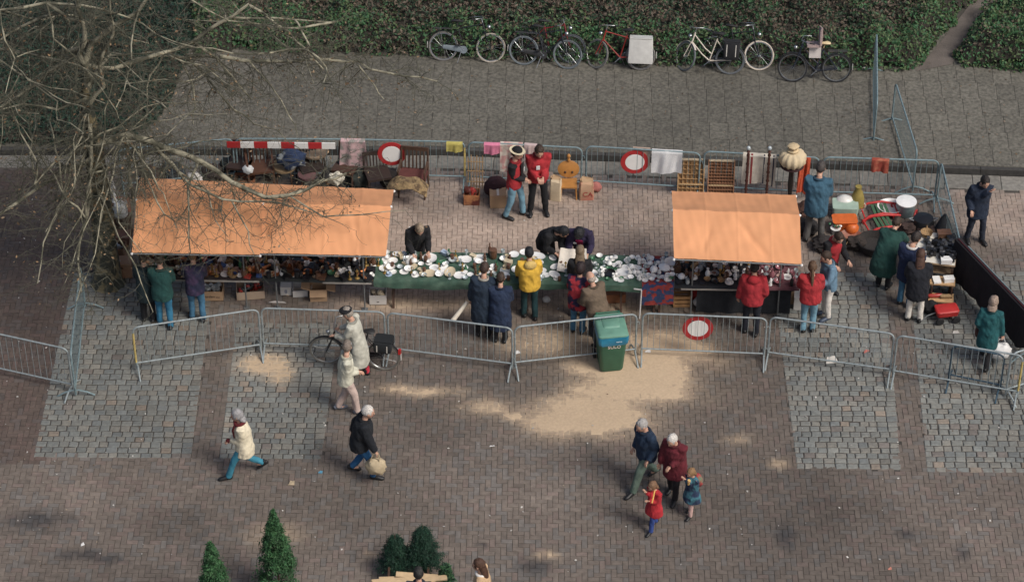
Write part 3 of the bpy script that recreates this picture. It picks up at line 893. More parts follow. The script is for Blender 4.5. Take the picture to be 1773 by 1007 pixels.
ARMS = {  # wrist targets (right side; x mirrors), in metres for a 1.75 m person, local +Y is forward
    'down': (0.27, 0.05, 0.86), 'pocket': (0.215, 0.13, 0.93), 'clasp': (0.05, 0.30, 1.10), 'back': (0.14, -0.16, 1.0),
    'swingf': (0.25, 0.26, 0.95), 'swingb': (0.26, -0.24, 0.93), 'face': (0.07, 0.22, 1.46), 'chest': (0.06, 0.25, 1.25), 'belly': (0.02, 0.24, 1.05),
    'bars': (0.22, 0.5, 1.02), 'hold': (0.16, 0.38, 1.12), 'carry': (0.27, 0.02, 0.83)}
ALLP = []; HANDS = {}
def person(px, py, heading, label, H=1.75, top=(0.1, 0.1, 0.1), kind='jacket', hem=0.12, puff=0.0, flare=0.0, legs=(0.05, 0.08, 0.15), skirt=None, shoes=(0.012, 0.012, 0.013),
           feet=((-0.1, 0.02, 0), (0.1, 0.0, 0)), lean=4, twist=0, head=(8, 0), L='down', Rr='down', hair=(0.03, 0.02, 0.015), style='short', hat=None, scarf=None, collar=None, sleeves=None,
           topmat=None, badge=None, gloves=None, socks=None, girth=1.0, legw=1.0, child=False, front=None):
    s = H / 1.75
    girth = 1 + (girth - 1) * 0.5 - 0.03; puff *= 0.85
    loc = G(px, py)
    root_bm = MB(); J = {}
    # feet and hips
    la = 0.835
    ank = [Vector((f[0], f[1], 0.085 + f[2])) for f in feet]
    cx = (ank[0].x + ank[1].x) / 2; cy = (ank[0].y + ank[1].y) / 2
    hipc = Vector((cx, cy - math.sin(R(lean)) * 0.10, 0))
    hz = 0.93
    for i, sg in ((0, -1), (1, 1)):
        dx, dy = ank[i].x - (hipc.x + sg * 0.09), ank[i].y - hipc.y
        hz = min(hz, ank[i].z + math.sqrt(max(la * la - dx * dx - dy * dy, 0.2)))
    hipc.z = hz
    phi = R(lean)
    RL = Matrix.Rotation(R(twist), 3, 'Z') @ Matrix.Rotation(-phi, 3, 'X')
    sp = RL @ Vector((0, 0, 1)); rt = RL @ Vector((1, 0, 0)); fw = RL @ Vector((0, 1, 0))
    def S(z, x=0, y=0): return hipc + sp * z + rt * x + fw * y
    neck = S(0.555)
    HR = Matrix.Rotation(R(twist + head[1]), 3, 'Z') @ Matrix.Rotation(-(phi * 0.75 + R(head[0])), 3, 'X')
    hk = 1.26 if child else 1.14
    hc = neck + HR @ Vector((0, 0.022, 0.145 * hk))
    hips = [hipc + Vector((sg * 0.09, 0, 0)) for sg in (-1, 1)]
    knees = []
    for i in (0, 1):
        k, a_ = ik(hips[i], ank[i], 0.42, 0.42, (0.02 * (1 if i else -1), 1, 0.05)); knees.append(k); ank[i] = a_
    sh = [S(0.475, sg * 0.18 * girth) for sg in (-1, 1)]
    wr, el = [], []
    for i, arm in enumerate((L, Rr)):
        sg = -1 if i == 0 else 1
        if isinstance(arm, str):
            w_ = Vector(ARMS[arm]); w_.x *= sg
            w_ = Vector((w_.x, w_.y, w_.z - 0.93)); w_ = hipc + (RL @ w_ if arm in ('clasp', 'chest', 'face', 'back', 'belly', 'hold', 'pocket') else Vector((w_.x, w_.y + sp.y * 0.42, w_.z + (sp.z - 1) * 0.42)))
        else: w_ = Vector(arm)
        e_, w2 = ik(sh[i], w_, 0.29, 0.26, (sg * 0.22, -0.85, -0.35)); el.append(e_); wr.append(w2)
    # --- body: one continuous surface
    b = root_bm
    g = girth
    b.tube([S(-0.08), S(0.02), S(0.16), S(0.34), S(0.47), S(0.53), S(0.60)], [(0.12 * g, 0.085 * g), (0.15 * g, 0.10 * g), (0.13 * g, 0.09 * g), (0.155 * g, 0.10 * g), (0.15 * g, 0.085), (0.06, 0.058), (0.05, 0.055)], 14, ref=rt)
    hr = (0.073 * hk, 0.092 * hk, 0.108 * hk)
    b.tube([neck - sp * 0.06, hc - HR @ Vector((0, 0.02, 0.05))], 0.052, 10)
    b.ell(hc, hr, HR, 14, 10)
    b.ell(hc + HR @ Vector((0, 0.03, -0.062 * hk)), (0.05 * hk, 0.058 * hk, 0.055 * hk), HR)
    b.ell(hc + HR @ Vector((0, 0.098 * hk, -0.018)), (0.013, 0.022, 0.024), HR, 8, 6)
    for sg in (-1, 1): b.ell(hc + HR @ Vector((sg * 0.076 * hk, -0.005, -0.012)), (0.012, 0.022, 0.032), HR, 8, 6)
    post = MB()
    for i, sg in ((0, -1), (1, 1)):
        b.tube([S(0.45, sg * 0.09), sh[i], sh[i].lerp(el[i], 0.5), el[i], el[i].lerp(wr[i], 0.35), wr[i]], [0.06, 0.052, 0.047, 0.04, 0.04, 0.027], 10)
        d = (wr[i] - el[i]).normalized()
        side = d.cross(Vector((0, 0, 1)));
        if side.length < 0.25: side = d.cross(Vector((sg * 0.6, -0.8, 0)))
        side.normalize(); nrm = side.cross(d).normalized()
        hand0 = wr[i]; palm = hand0 + d * 0.055
        q = Matrix((side, d, nrm)).transposed()
        b.ell(palm, (0.040, 0.055, 0.018), q, 10, 8)
        for fi in range(4):
            o_ = side * ((fi - 1.5) * 0.0195)
            ln = (0.062, 0.074, 0.07, 0.055)[fi]
            p0 = hand0 + d * 0.075 + o_; p1 = p0 + d * ln * 0.5 - nrm * 0.006; p2 = p1 + d * ln * 0.42 - nrm * 0.022
            post.tube([p0, p1, p2], [0.0092, 0.0085, 0.0068], 6)
        ts = side * (sg * -1.0)
        post.tube([hand0 + d * 0.02 + ts * 0.026, hand0 + d * 0.05 + ts * 0.05 - nrm * 0.01, hand0 + d * 0.078 + ts * 0.053 - nrm * 0.02], [0.012, 0.0105, 0.0078], 6)
        b.tube([hips[i] + Vector((0, 0, 0.05)), hips[i], hips[i].lerp(knees[i], 0.5), knees[i], knees[i].lerp(ank[i], 0.35), ank[i]], [0.075, 0.08, 0.068, 0.052, 0.052, 0.036], 10)
        b.ell(ank[i] + Vector((0, 0.05, -0.04)), (0.04, 0.1, 0.035), None, 10, 6)
    ob = b.build('person', SKIN)
    ob.location = loc; ob.rotation_euler = (0, 0, R(heading - 90)); ob.scale = (s, s, s)
    tag(ob, label, 'person')
    remesh(ob, 0.016, 0, post, 3)
    ALLP.append(ob)
    # --- top garment
    p = puff; tm = topmat or cl(top)
    c = MB()
    down = Vector((0, 0, -1)).lerp(-sp, 0.35).normalized()
    hb = S(0.0) + down * hem
    if skirt or hem > 0.2:
        hb.x = cx; hb.y = hb.y * 0.6 + cy * 0.4
    k = g
    c.tube([hb, S(0.0) + down * hem * 0.45, S(0.03), S(0.16), S(0.30), S(0.42), S(0.50), S(0.535)],
           [((0.17 + flare + p) * k, (0.135 + flare * 0.8 + p) * k), ((0.178 + flare * 0.55 + p) * k, (0.135 + flare * 0.5 + p) * k), ((0.18 + p) * k, (0.13 + p) * k), ((0.168 + p) * k, (0.125 + p) * k), ((0.188 + p) * k, (0.135 + p) * k), ((0.19 + p * 0.8) * k, (0.125 + p * 0.6) * k), (0.125 * k, 0.095), (0.07, 0.07)], 18, ref=rt)
    sm = MB() if sleeves else c
    for i, sg in ((0, -1), (1, 1)):
        end = wr[i] - (wr[i] - el[i]).normalized() * 0.005
        sm.tube([S(0.44, sg * 0.07), sh[i] * 1.0, sh[i].lerp(el[i], 0.55), el[i], el[i].lerp(end, 0.5), end], [0.085 + p * 0.5, 0.074 + p * 0.6, 0.066 + p * 0.6, 0.060 + p * 0.6, 0.056 + p * 0.5, 0.044 + p * 0.3], 12)
    jc = c.build(kind, tm, ob); remesh(jc, 0.016, 0.02)
    if sleeves:
        js = sm.build('sleeves', cl(sleeves), ob); remesh(js, 0.018, 0.014)
    # --- legs
    if legs is not None:
        c = MB(); lw = legw
        c.tube([S(-0.10), S(0.0), S(0.1)], [(0.13 * g, 0.11 * g), (0.165 * g, 0.122 * g), (0.15 * g, 0.112 * g)], 14, ref=rt)
        for i in (0, 1):
            c.tube([hips[i] + Vector((0, 0, 0.03)), hips[i].lerp(knees[i], 0.3), knees[i], knees[i].lerp(ank[i], 0.5), ank[i] + Vector((0, 0, -0.02))], [0.093 * lw, 0.09 * lw, 0.072 * lw, 0.066 * lw, 0.062 * lw], 12)
        o_ = c.build('trousers' if not skirt else 'tights', cl(legs, 0.2), ob); remesh(o_, 0.018, 0.013)
    if skirt:
        c = MB(); zz = skirt[1]
        c.tube([Vector((cx, cy, hz - zz)), S(-0.05), S(0.08)], [(0.24, 0.2), (0.19, 0.14), (0.165, 0.12)], 16, ref=(1, 0, 0))
        o_ = c.build('skirt', cl(skirt[0]), ob); remesh(o_, 0.02, 0.01)
    # --- shoes
    for i, sg in ((0, -1), (1, 1)):
        lift = feet[i][2]; pit = min(lift * 4.5, 0.9); to = R(-8 * sg)
        M = Matrix.Translation(ank[i]) @ Matrix.Rotation(to, 4, 'Z') @ Matrix.Rotation(-pit, 4, 'X') @ Matrix.Translation((0, 0, -0.085))
        c = MB(M)
        c.tube([(0, -0.075, 0.045), (0, -0.06, 0.05), (0, 0.0, 0.055), (0, 0.08, 0.045), (0, 0.15, 0.036), (0, 0.19, 0.03), (0, 0.205, 0.026)], [(0.02, 0.03), (0.036, 0.045), (0.04, 0.054), (0.046, 0.044), (0.046, 0.035), (0.034, 0.028), (0.015, 0.015)], 12, ref=(1, 0, 0))
        c.tube([(0, -0.012, 0.06), (0, -0.012, 0.12)], [(0.042, 0.052), (0.04, 0.048)], 10, ref=(1, 0, 0))
        sh_ = c.build('shoe', mat(tuple(shoes), 0.5, 0.2), ob, True)
        if socks:
            MB(M).tube([(0, -0.012, 0.08), (0, -0.012, 0.2)], 0.052, 10).build('sock', cl(socks), ob, True)
    # --- face
    for sg in (-1, 1): MB().ell(hc + HR @ Vector((sg * 0.028 * hk, 0.084 * hk, 0.008)), (0.011, 0.007, 0.006), HR, 8, 6).build('eye', EYE, ob)
    MB().ell(hc + HR @ Vector((0, 0.087 * hk, -0.062 * hk)), (0.021, 0.008, 0.007), HR, 8, 6).build('mouth', LIP, ob)
    # --- hair
    hm = hairm(hair) if hair is not None else None
    def lump(d): return 1.0 + 0.07 * math.sin(d.x * 13 + d.z * 9) * math.sin(d.y * 11 + 2) + 0.05 * math.sin(d.z * 29 + d.x * 17 + d.y * 23)
    if hm and style != 'bald':
        c = MB()
        up = {'short': 0.02, 'long': 0.014, 'bob': 0.014, 'curly': 0.02, 'tail': 0.018, 'fringe': 0.02}.get(style, 0.02)
        big = {'curly': 1.3, 'bob': 1.14, 'long': 1.1}.get(style, 1.07)
        c.ell(hc + HR @ Vector((0, -0.026, up)), (hr[0] * big * 1.04, hr[1] * big, hr[2] * (1.0 if style != 'curly' else 1.22)), HR, 18, 12, lump)
        if style in ('long', 'bob', 'tail'):
            dn = 0.30 if style == 'long' else 0.15
            base = hc + HR @ Vector((0, -0.06, 0.0))
            if style == 'tail': c.tube([hc + HR @ Vector((0, -0.1, 0.01)), S(0.5, 0, -0.14), S(0.36, 0, -0.16)], [0.03, 0.035, 0.015], 10)
            else:
                e = neck - sp * (dn - 0.15) - fw * 0.10
                c.tube([base, hc + HR @ Vector((0, -0.07, -0.09)), e.lerp(base, 0.35), e], [(0.08, 0.06), (0.095, 0.065), (0.10, 0.055), (0.07, 0.03)], 14, ref=rt)
        c.build('hair', hm, ob, True)
    elif hm:
        c = MB()
        c.ell(hc + HR @ Vector((0, -0.03, -0.03)), (hr[0] * 1.05, hr[1] * 0.86, hr[2] * 0.62), HR, 16, 10, lump).build('hair', hm, ob, True)
    # --- hats
    if hat:
        hc2 = tuple(hat[1]); kd = hat[0]
        if kd == 'beret':
            hm_ = MB(); hm_.ell(hc + HR @ Vector((0.0, -0.01, 0.075)), (0.125, 0.135, 0.05), HR @ Matrix.Rotation(R(12), 3, 'X'), 18, 10)
            hm_.build('beret', cl(hc2), ob, True)
        elif kd == 'bowler':
            hm_ = MB(); hm_.ell(hc + HR @ Vector((0, -0.01, 0.08)), (0.092, 0.108, 0.085), HR, 18, 10)
            hm_.build('hat_crown', cl(hc2, 0.1, 0.1), ob, True)
            MB().lathe([(0.085, -0.004), (0.135, 0.004), (0.147, 0.018), (0.135, 0.012), (0.085, 0.012)], 24, hc + HR @ Vector((0, -0.01, 0.055)), 1, 1.12, HR).build('hat_brim', cl((0.6, 0.52, 0.36), 0.1, 0.1), ob, True)
        elif kd == 'cap':
            hm_ = MB(); hm_.ell(hc + HR @ Vector((0, -0.012, 0.045)), (0.088, 0.106, 0.085), HR, 18, 10)
            hm_.ell(hc + HR @ Vector((0, 0.09, 0.05)), (0.062, 0.06, 0.01), HR, 14, 6)
            hm_.build('cap', cl(hc2), ob, True)
        elif kd == 'hood':
            hm_ = MB(); hm_.ell(hc + HR @ Vector((0, -0.03, 0.01)), (0.1, 0.115, 0.135), HR, 18, 12)
            hm_.tube([S(0.5), hc + HR @ Vector((0, -0.04, -0.05))], [(0.12, 0.1), (0.09, 0.09)], 14, ref=rt)
            hm_.build('hood', cl(hc2), ob, True)
        elif kd == 'hoodback':
            MB().ell(S(0.50, 0, -0.10), (0.13, 0.075, 0.10), RL, 16, 10).build('hood', cl(hc2), ob, True)
    if scarf:
        c = MB()
        pts = [S(0.545 + 0.02 * math.sin(a * 2), 0.10 * math.cos(a), 0.095 * math.sin(a)) for a in [2 * math.pi * i / 14 for i in range(14)]]
        c.tube(pts, 0.035, 8, closed=True)
        c.tube([S(0.53, -0.05, 0.1), S(0.42, -0.09, 0.16), S(0.26, -0.10, 0.155)], [(0.035, 0.02), (0.045, 0.018), (0.04, 0.014)], 8)
        c.build('scarf', cl(scarf), ob, True)
    if collar is None and topmat is None and not scarf and not child: collar = tuple(q * 0.6 for q in top)
    if collar:
        pts = [S(0.52, 0.095 * math.cos(a), 0.09 * math.sin(a)) for a in [2 * math.pi * i / 14 for i in range(14)]]
        MB().tube(pts, 0.028, 8, closed=True).build('collar', cl(collar), ob, True)
    if front:
        MB().sheet(lambda u, v: S(0.5 - 0.42 * v, (u - 0.5) * 0.15 * (1 - 0.3 * v), 0.145 + p * 0.9 + 0.012 * math.sin(math.pi * v)), 6, 10, 0.01).build('shirt_front', cl(front), ob, True)
    if badge:
        MB().box((0, 0, 0), (0.07, 0.012, 0.09), RL).build('badge', mat((0.75, 0.74, 0.72), 0.5), ob).location = S(badge[1], badge[0], 0.15 + p)
    if gloves:
        for i in (0, 1):
            d = (wr[i] - el[i]).normalized()
            MB().ell(wr[i] + d * 0.06, (0.045, 0.045, 0.045), None, 10, 8).build('glove', cl(gloves), ob, True)
    M_ = Matrix.Translation(loc) @ Matrix.Rotation(R(heading - 90), 4, 'Z') @ Matrix.Scale(s, 4)
    HANDS[label] = [M_ @ w for w in wr] + [M_ @ S(0.3, 0, -0.2), R(heading - 90)]
    return ob

WALK = ((-0.09, 0.30, 0.0), (0.09, -0.32, 0.09)); WALK2 = ((-0.09, -0.32, 0.09), (0.09, 0.30, 0.0)); STEP = ((-0.1, 0.14, 0), (0.1, -0.12, 0)); STEP2 = ((-0.1, -0.12, 0), (0.1, 0.14, 0))
NAVY = (0.012, 0.018, 0.038); BLK = (0.010, 0.010, 0.012); JEAN = (0.055, 0.155, 0.25); JEANL = (0.16, 0.30, 0.38); RED = (0.35, 0.022, 0.028)
BROWN = (0.045, 0.026, 0.016); GREY = (0.36, 0.34, 0.32); WHT = (0.62, 0.58, 0.53)
# behind the tables
person(890, 374, -20, 'person in red waistcoat and black hat with cream brim, light jeans', 1.8, RED, 'waistcoat', 0.13, 0.02, legs=JEANL, sleeves=BLK, hat=('bowler', BLK), hair=BROWN, feet=((-0.1, 0.16, 0), (0.13, -0.14, 0)), L='belly', Rr='belly', lean=2, badge=(-0.1, 0.28), front=BLK)
person(931, 367, -82, 'person in red jumper and dark trousers looking down at paper', 1.86, RED, 'jumper', 0.1, 0.035, legs=BLK, hair=BROWN, head=(32, 0), L='clasp', Rr='clasp', feet=((-0.15, 0.02, 0), (0.15, 0.0, 0)), badge=(0.03, 0.34), girth=1.1)
person(722, 478, -75, 'grey blond seller in black coat leaning over the green table', 1.74, BLK, 'coat', 0.3, 0.03, legs=BLK, hair=(0.30, 0.23, 0.16), lean=28, head=(30, 0), L=(-0.16, 0.42, 0.93), Rr=(0.16, 0.42, 0.93), girth=1.12)
person(948, 472, -58, 'bending seller in black coat beside the white cloth', 1.72, BLK, 'coat', 0.3, 0.03, legs=BLK, hair=BLK, style='bob', lean=48, head=(20, 30), L=(0.0, 0.6, 0.95), Rr=(0.16, 0.55, 0.95), girth=1.1)
person(1006, 476, -100, 'seller in purple jacket and magenta shirt holding up a cream cloth', 1.68, (0.025, 0.018, 0.05), 'jacket', 0.14, 0.045, legs=BLK, hair=BLK, style='curly', lean=34, head=(34, 0), L=(-0.2, 0.5, 0.98), Rr=(0.2, 0.5, 0.98), girth=1.12, front=(0.30, 0.01, 0.07), badge=(0.1, 0.3))
# in front of the left stalls
person(287, 566, 92, 'person in dark green coat and blue jeans at the leftmost stall', 1.76, (0.012, 0.058, 0.052), 'coat', 0.16, 0.035, legs=(0.03, 0.16, 0.27), hair=BROWN, L='hold', Rr='hold', girth=1.08, lean=8, feet=((-0.11, 0.1, 0), (0.11, -0.06, 0)))
person(342, 556, 96, 'person in navy patterned jacket and jeans beside the green coat', 1.68, NAVY, 'jacket', 0.14, 0.04, legs=JEAN, hair=(0.2, 0.11, 0.05), L='hold', Rr='hold', lean=12, feet=((-0.1, 0.1, 0), (0.13, -0.02, 0)), topmat=cl((0.014, 0.016, 0.04), c2=(0.05, 0.03, 0.07)))
person(258, 556, 85, 'person in dark clothes half hidden left of the green coat', 1.66, (0.010, 0.022, 0.026), 'coat', 0.3, 0.03, legs=BLK, hair=BROWN, L='hold', Rr='hold', lean=8)
person(837, 582, 80, 'shopper in long navy coat with grey collar holding a paper roll', 1.74, (0.014, 0.026, 0.045), 'coat', 0.46, 0.05, 0.03, BLK, hair=(0.05, 0.028, 0.02), L='carry', Rr='hold', collar=(0.30, 0.28, 0.24), lean=10, girth=1.15, head=(18, 0))
person(866, 592, 86, 'shopper in long navy coat and teal cap nearest the barrier', 1.62, (0.013, 0.024, 0.055), 'coat', 0.46, 0.05, 0.03, BLK, hair=BROWN, hat=('cap', (0.03, 0.10, 0.12)), L='hold', Rr='hold', lean=14, girth=1.15, head=(15, 0))
person(917, 552, 100, 'shopper in bright yellow jacket at the green table', 1.72, (0.66, 0.40, 0.05), 'jacket', 0.1, 0.055, legs=(0.012, 0.045, 0.05), hair=BLK, L='hold', Rr='hold', hat=('hoodback', (0.6, 0.42, 0.14)), lean=6, feet=((-0.1, 0.1, 0), (0.11, -0.04, 0)), girth=1.05)
person(1002, 548, 88, 'shopper with long brown hair in black at the green table', 1.70, BLK, 'coat', 0.3, 0.02, legs=BLK, hair=(0.17, 0.12, 0.075), style='long', L='hold', Rr='hold', lean=10)
person(1000, 576, 75, 'shopper with dark curly hair in red and purple patterned jacket', 1.66, (0.05, 0.015, 0.05), 'jacket', 0.2, 0.05, legs=JEAN, hair=(0.02, 0.010, 0.010), style='curly', L='hold', Rr='carry', lean=10, topmat=cl((0.018, 0.012, 0.04), c2=(0.34, 0.025, 0.035), c2at=(0.5, 0.56), key='pat'), girth=1.08)
person(1028, 590, 125, 'balding person in brown jacket stepping up behind the bin', 1.72, (0.13, 0.095, 0.065), 'jacket', 0.14, 0.06, legs=(0.03, 0.03, 0.035), hair=(0.35, 0.29, 0.24), style='bald', L='hold', Rr='hold', lean=20, feet=((-0.1, -0.28, 0.06), (0.1, 0.12, 0)), girth=1.1)
person(1300, 578, 84, 'person in red jacket and dark trousers before the right stall', 1.76, (0.34, 0.022, 0.03), 'jacket', 0.1, 0.045, legs=(0.010, 0.012, 0.02), hair=(0.015, 0.012, 0.012), L='down', Rr='pocket', hat=('hoodback', (0.36, 0.02, 0.028)), lean=5, feet=((-0.13, 0.05, 0), (0.1, -0.05, 0)), girth=1.08)
person(1398, 574, 88, 'person with ponytail in red sweatshirt and light jeans', 1.68, (0.36, 0.025, 0.03), 'sweatshirt', 0.08, 0.06, legs=JEANL, hair=(0.10, 0.055, 0.03), style='tail', L='hold', Rr='hold', lean=8, feet=((-0.1, 0.0, 0), (0.1, 0.02, 0)), girth=1.1, hat=('cap', (0.05, 0.09, 0.09)))
person(1431, 548, 200, 'person in denim shirt and white trousers carrying a white bag', 1.70, (0.13, 0.22, 0.30), 'shirt', 0.14, 0.02, legs=(0.66, 0.62, 0.56), hair=BROWN, L='hold', Rr='carry', lean=6, head=(20, 0), shoes=(0.05, 0.07, 0.11))
person(1432, 506, -60, 'person in red waistcoat with black sleeves facing the denim shirt', 1.72, RED, 'waistcoat', 0.12, 0.03, legs=BLK, hair=BROWN, sleeves=BLK, L='hold', Rr='hold', lean=10, head=(34, 0), girth=1.05)
person(1408, 418, 76, 'tall person in blue denim jacket and grey trousers seen from behind', 1.9, (0.042, 0.105, 0.155), 'jacket', 0.22, 0.05, legs=(0.10, 0.095, 0.09), hair=(0.06, 0.05, 0.045), style='short', L='hold', Rr='hold', lean=14, head=(20, 0), feet=((-0.14, 0.0, 0), (0.13, 0.04, 0)), girth=1.15)
person(1685, 415, -75, 'person in dark blue coat with hand raised to the face', 1.78, (0.014, 0.022, 0.042), 'coat', 0.26, 0.045, 0.02, (0.018, 0.024, 0.04), hair=(0.02, 0.015, 0.013), L='face', Rr='pocket', head=(30, 0), feet=((-0.14, 0.1, 0), (0.13, -0.04, 0)), girth=1.06)
person(1528, 498, 65, 'person in dark green coat bending over the goods', 1.74, (0.012, 0.05, 0.04), 'coat', 0.4, 0.06, 0.05, BLK, hair=BROWN, L=(-0.15, 0.75, 0.75), Rr=(0.2, 0.75, 0.75), lean=58, head=(10, 0), girth=1.15)
person(1565, 528, 62, 'person in navy jacket with pale collar looking at the camera table', 1.76, (0.012, 0.02, 0.055), 'jacket', 0.22, 0.045, legs=JEAN, hair=(0.03, 0.02, 0.016), L='hold', Rr='hold', collar=(0.55, 0.52, 0.48), lean=10, head=(24, -20), girth=1.1)
person(1582, 555, 84, 'person with long brown hair in black jacket and white trousers', 1.70, (0.010, 0.011, 0.016), 'jacket', 0.26, 0.06, legs=(0.68, 0.63, 0.56), hair=(0.075, 0.035, 0.022), style='long', L='hold', Rr='hold', lean=10, head=(20, 0), feet=((-0.13, 0.02, 0), (0.12, -0.02, 0)), girth=1.12)
person(1704, 630, 70, 'person in teal coat with headband walking beside the black cloth', 1.70, (0.013, 0.088, 0.095), 'coat', 0.34, 0.03, 0.03, BLK, hair=(0.30, 0.22, 0.17), style='bob', L='pocket', Rr='carry', feet=WALK, lean=8)
# on the open square
person(622, 652, 165, 'cyclist on foot in pale raincoat and black beret holding handlebars', 1.74, (0.46, 0.45, 0.38), 'raincoat', 0.52, 0.03, 0.05, BLK, hair=(0.3, 0.26, 0.22), hat=('beret', BLK), L=(-0.1, 0.42, 1.04), Rr=(0.2, 0.42, 1.0), lean=12, head=(15, 0), socks=(0.45, 0.03, 0.05), feet=STEP)
person(602, 712, 10, 'person in cream jacket and pale pink trousers with grey cap', 1.72, (0.56, 0.54, 0.43), 'jacket', 0.12, 0.04, legs=(0.52, 0.40, 0.35), hair=(0.2, 0.16, 0.13), hat=('cap', (0.42, 0.40, 0.38)), L='belly', Rr='belly', lean=4, head=(22, 70), feet=((-0.09, -0.18, 0.02), (0.09, 0.18, 0)), shoes=(0.16, 0.17, 0.2), legw=1.12)
person(423, 822, 185, 'grey haired person in cream coat and burgundy scarf striding left', 1.70, (0.72, 0.64, 0.47), 'coat', 0.24, 0.05, 0.02, (0.04, 0.20, 0.28), hair=(0.30, 0.29, 0.29), style='bob', L='belly', Rr='belly', scarf=(0.11, 0.012, 0.015), gloves=(0.10, 0.012, 0.015), feet=((-0.09, 0.30, 0), (0.09, -0.38, 0.15)), lean=5, girth=1.06)
person(640, 822, 0, 'white haired person in black jacket and blue jeans walking right', 1.76, (0.008, 0.010, 0.014), 'jacket', 0.16, 0.06, legs=(0.02, 0.10, 0.23), hair=WHT, L='swingb', Rr=(0.26, 0.16, 0.8), feet=((-0.1, -0.34, 0.06), (0.1, 0.08, 0)), lean=12, girth=1.15)
person(1117, 838, 215, 'grey haired person in navy jacket and green trousers striding left', 1.78, (0.014, 0.03, 0.06), 'jacket', 0.14, 0.05, legs=(0.10, 0.14, 0.11), hair=GREY, L='pocket', Rr='pocket', feet=((-0.1, 0.36, 0), (0.1, -0.34, 0.06)), lean=6, head=(20, 0), legw=1.15, girth=1.08)
person(1166, 858, -118, 'white haired person in burgundy coat walking with two children', 1.68, (0.12, 0.014, 0.022), 'coat', 0.34, 0.05, 0.03, (0.015, 0.012, 0.014), hair=WHT, L='belly', Rr='down', feet=STEP, lean=8, head=(24, -10), girth=1.12)
person(1132, 914, 222, 'child in bright red coat and blue tights holding a yellow stick', 1.22, (0.40, 0.022, 0.03), 'coat', 0.32, 0.045, 0.07, (0.03, 0.06, 0.22), hair=(0.20, 0.11, 0.06), style='bob', L='chest', Rr='face', feet=((-0.09, 0.2, 0), (0.09, -0.16, 0.03)), lean=2, head=(25, 0), child=True)
person(1196, 890, 225, 'child in dark blue dress with colourful backpack raising hands', 1.18, (0.02, 0.035, 0.075), 'dress', 0.34, 0.04, 0.09, (0.55, 0.36, 0.32), hair=(0.26, 0.15, 0.07), style='bob', L='face', Rr='face', feet=((-0.08, 0.12, 0), (0.08, -0.12, 0.03)), lean=2, head=(20, 0), child=True, skirt=None, topmat=cl((0.02, 0.035, 0.075), c2=(0.05, 0.16, 0.2), key='ch'))
person(838, 1088, 172, 'brown haired person in tan coat cut off by the bottom edge', 1.70, (0.56, 0.38, 0.22), 'coat', 0.3, 0.03, legs=BLK, hair=(0.075, 0.035, 0.02), style='long', collar=(0.7, 0.68, 0.64), L='down', Rr='down')
person(728, 1108, 90, 'dark haired person beside the planks at the bottom edge', 1.70, (0.05, 0.06, 0.08), 'jacket', 0.12, 0.03, legs=JEAN, hair=(0.02, 0.018, 0.016), L='down', Rr='down')
# ------------------------------------------------------------------ bicycles
rubber = mat((0.015, 0.015, 0.016), 0.8, 0.2)
chrome = mat((0.45, 0.46, 0.46), 0.3, 0.15, 20, metal=0.9)
WHEELS = {}
def wheel_meshes(tc, r=0.335):
    k = tc.name
    if k not in WHEELS:
        N = 36
        ring = lambda rad: [(rad * math.cos(2 * math.pi * i / N), 0, rad * math.sin(2 * math.pi * i / N)) for i in range(N)]
        ty = MB().tube(ring(r - 0.018), 0.0185, 7, closed=True)
        ri = MB().tube(ring(r - 0.042), 0.010, 6, closed=True)
        sp_ = MB()
        for i in range(18):
            a = 2 * math.pi * i / 18
            sp_.tube([((r - 0.045) * math.cos(a), 0, (r - 0.045) * math.sin(a)), (0.02 * math.cos(a + 1.1), 0.02 * (-1) ** i, 0.02 * math.sin(a + 1.1))], 0.0016, 3, cap=False)
        hb = MB().tube([(0, -0.045, 0), (0, 0.045, 0)], [0.022, 0.022], 10)
        WHEELS[k] = (ty.mesh(tc, True), ri.mesh(chrome, True), sp_.mesh(chrome), hb.mesh(chrome, True))
    return WHEELS[k]
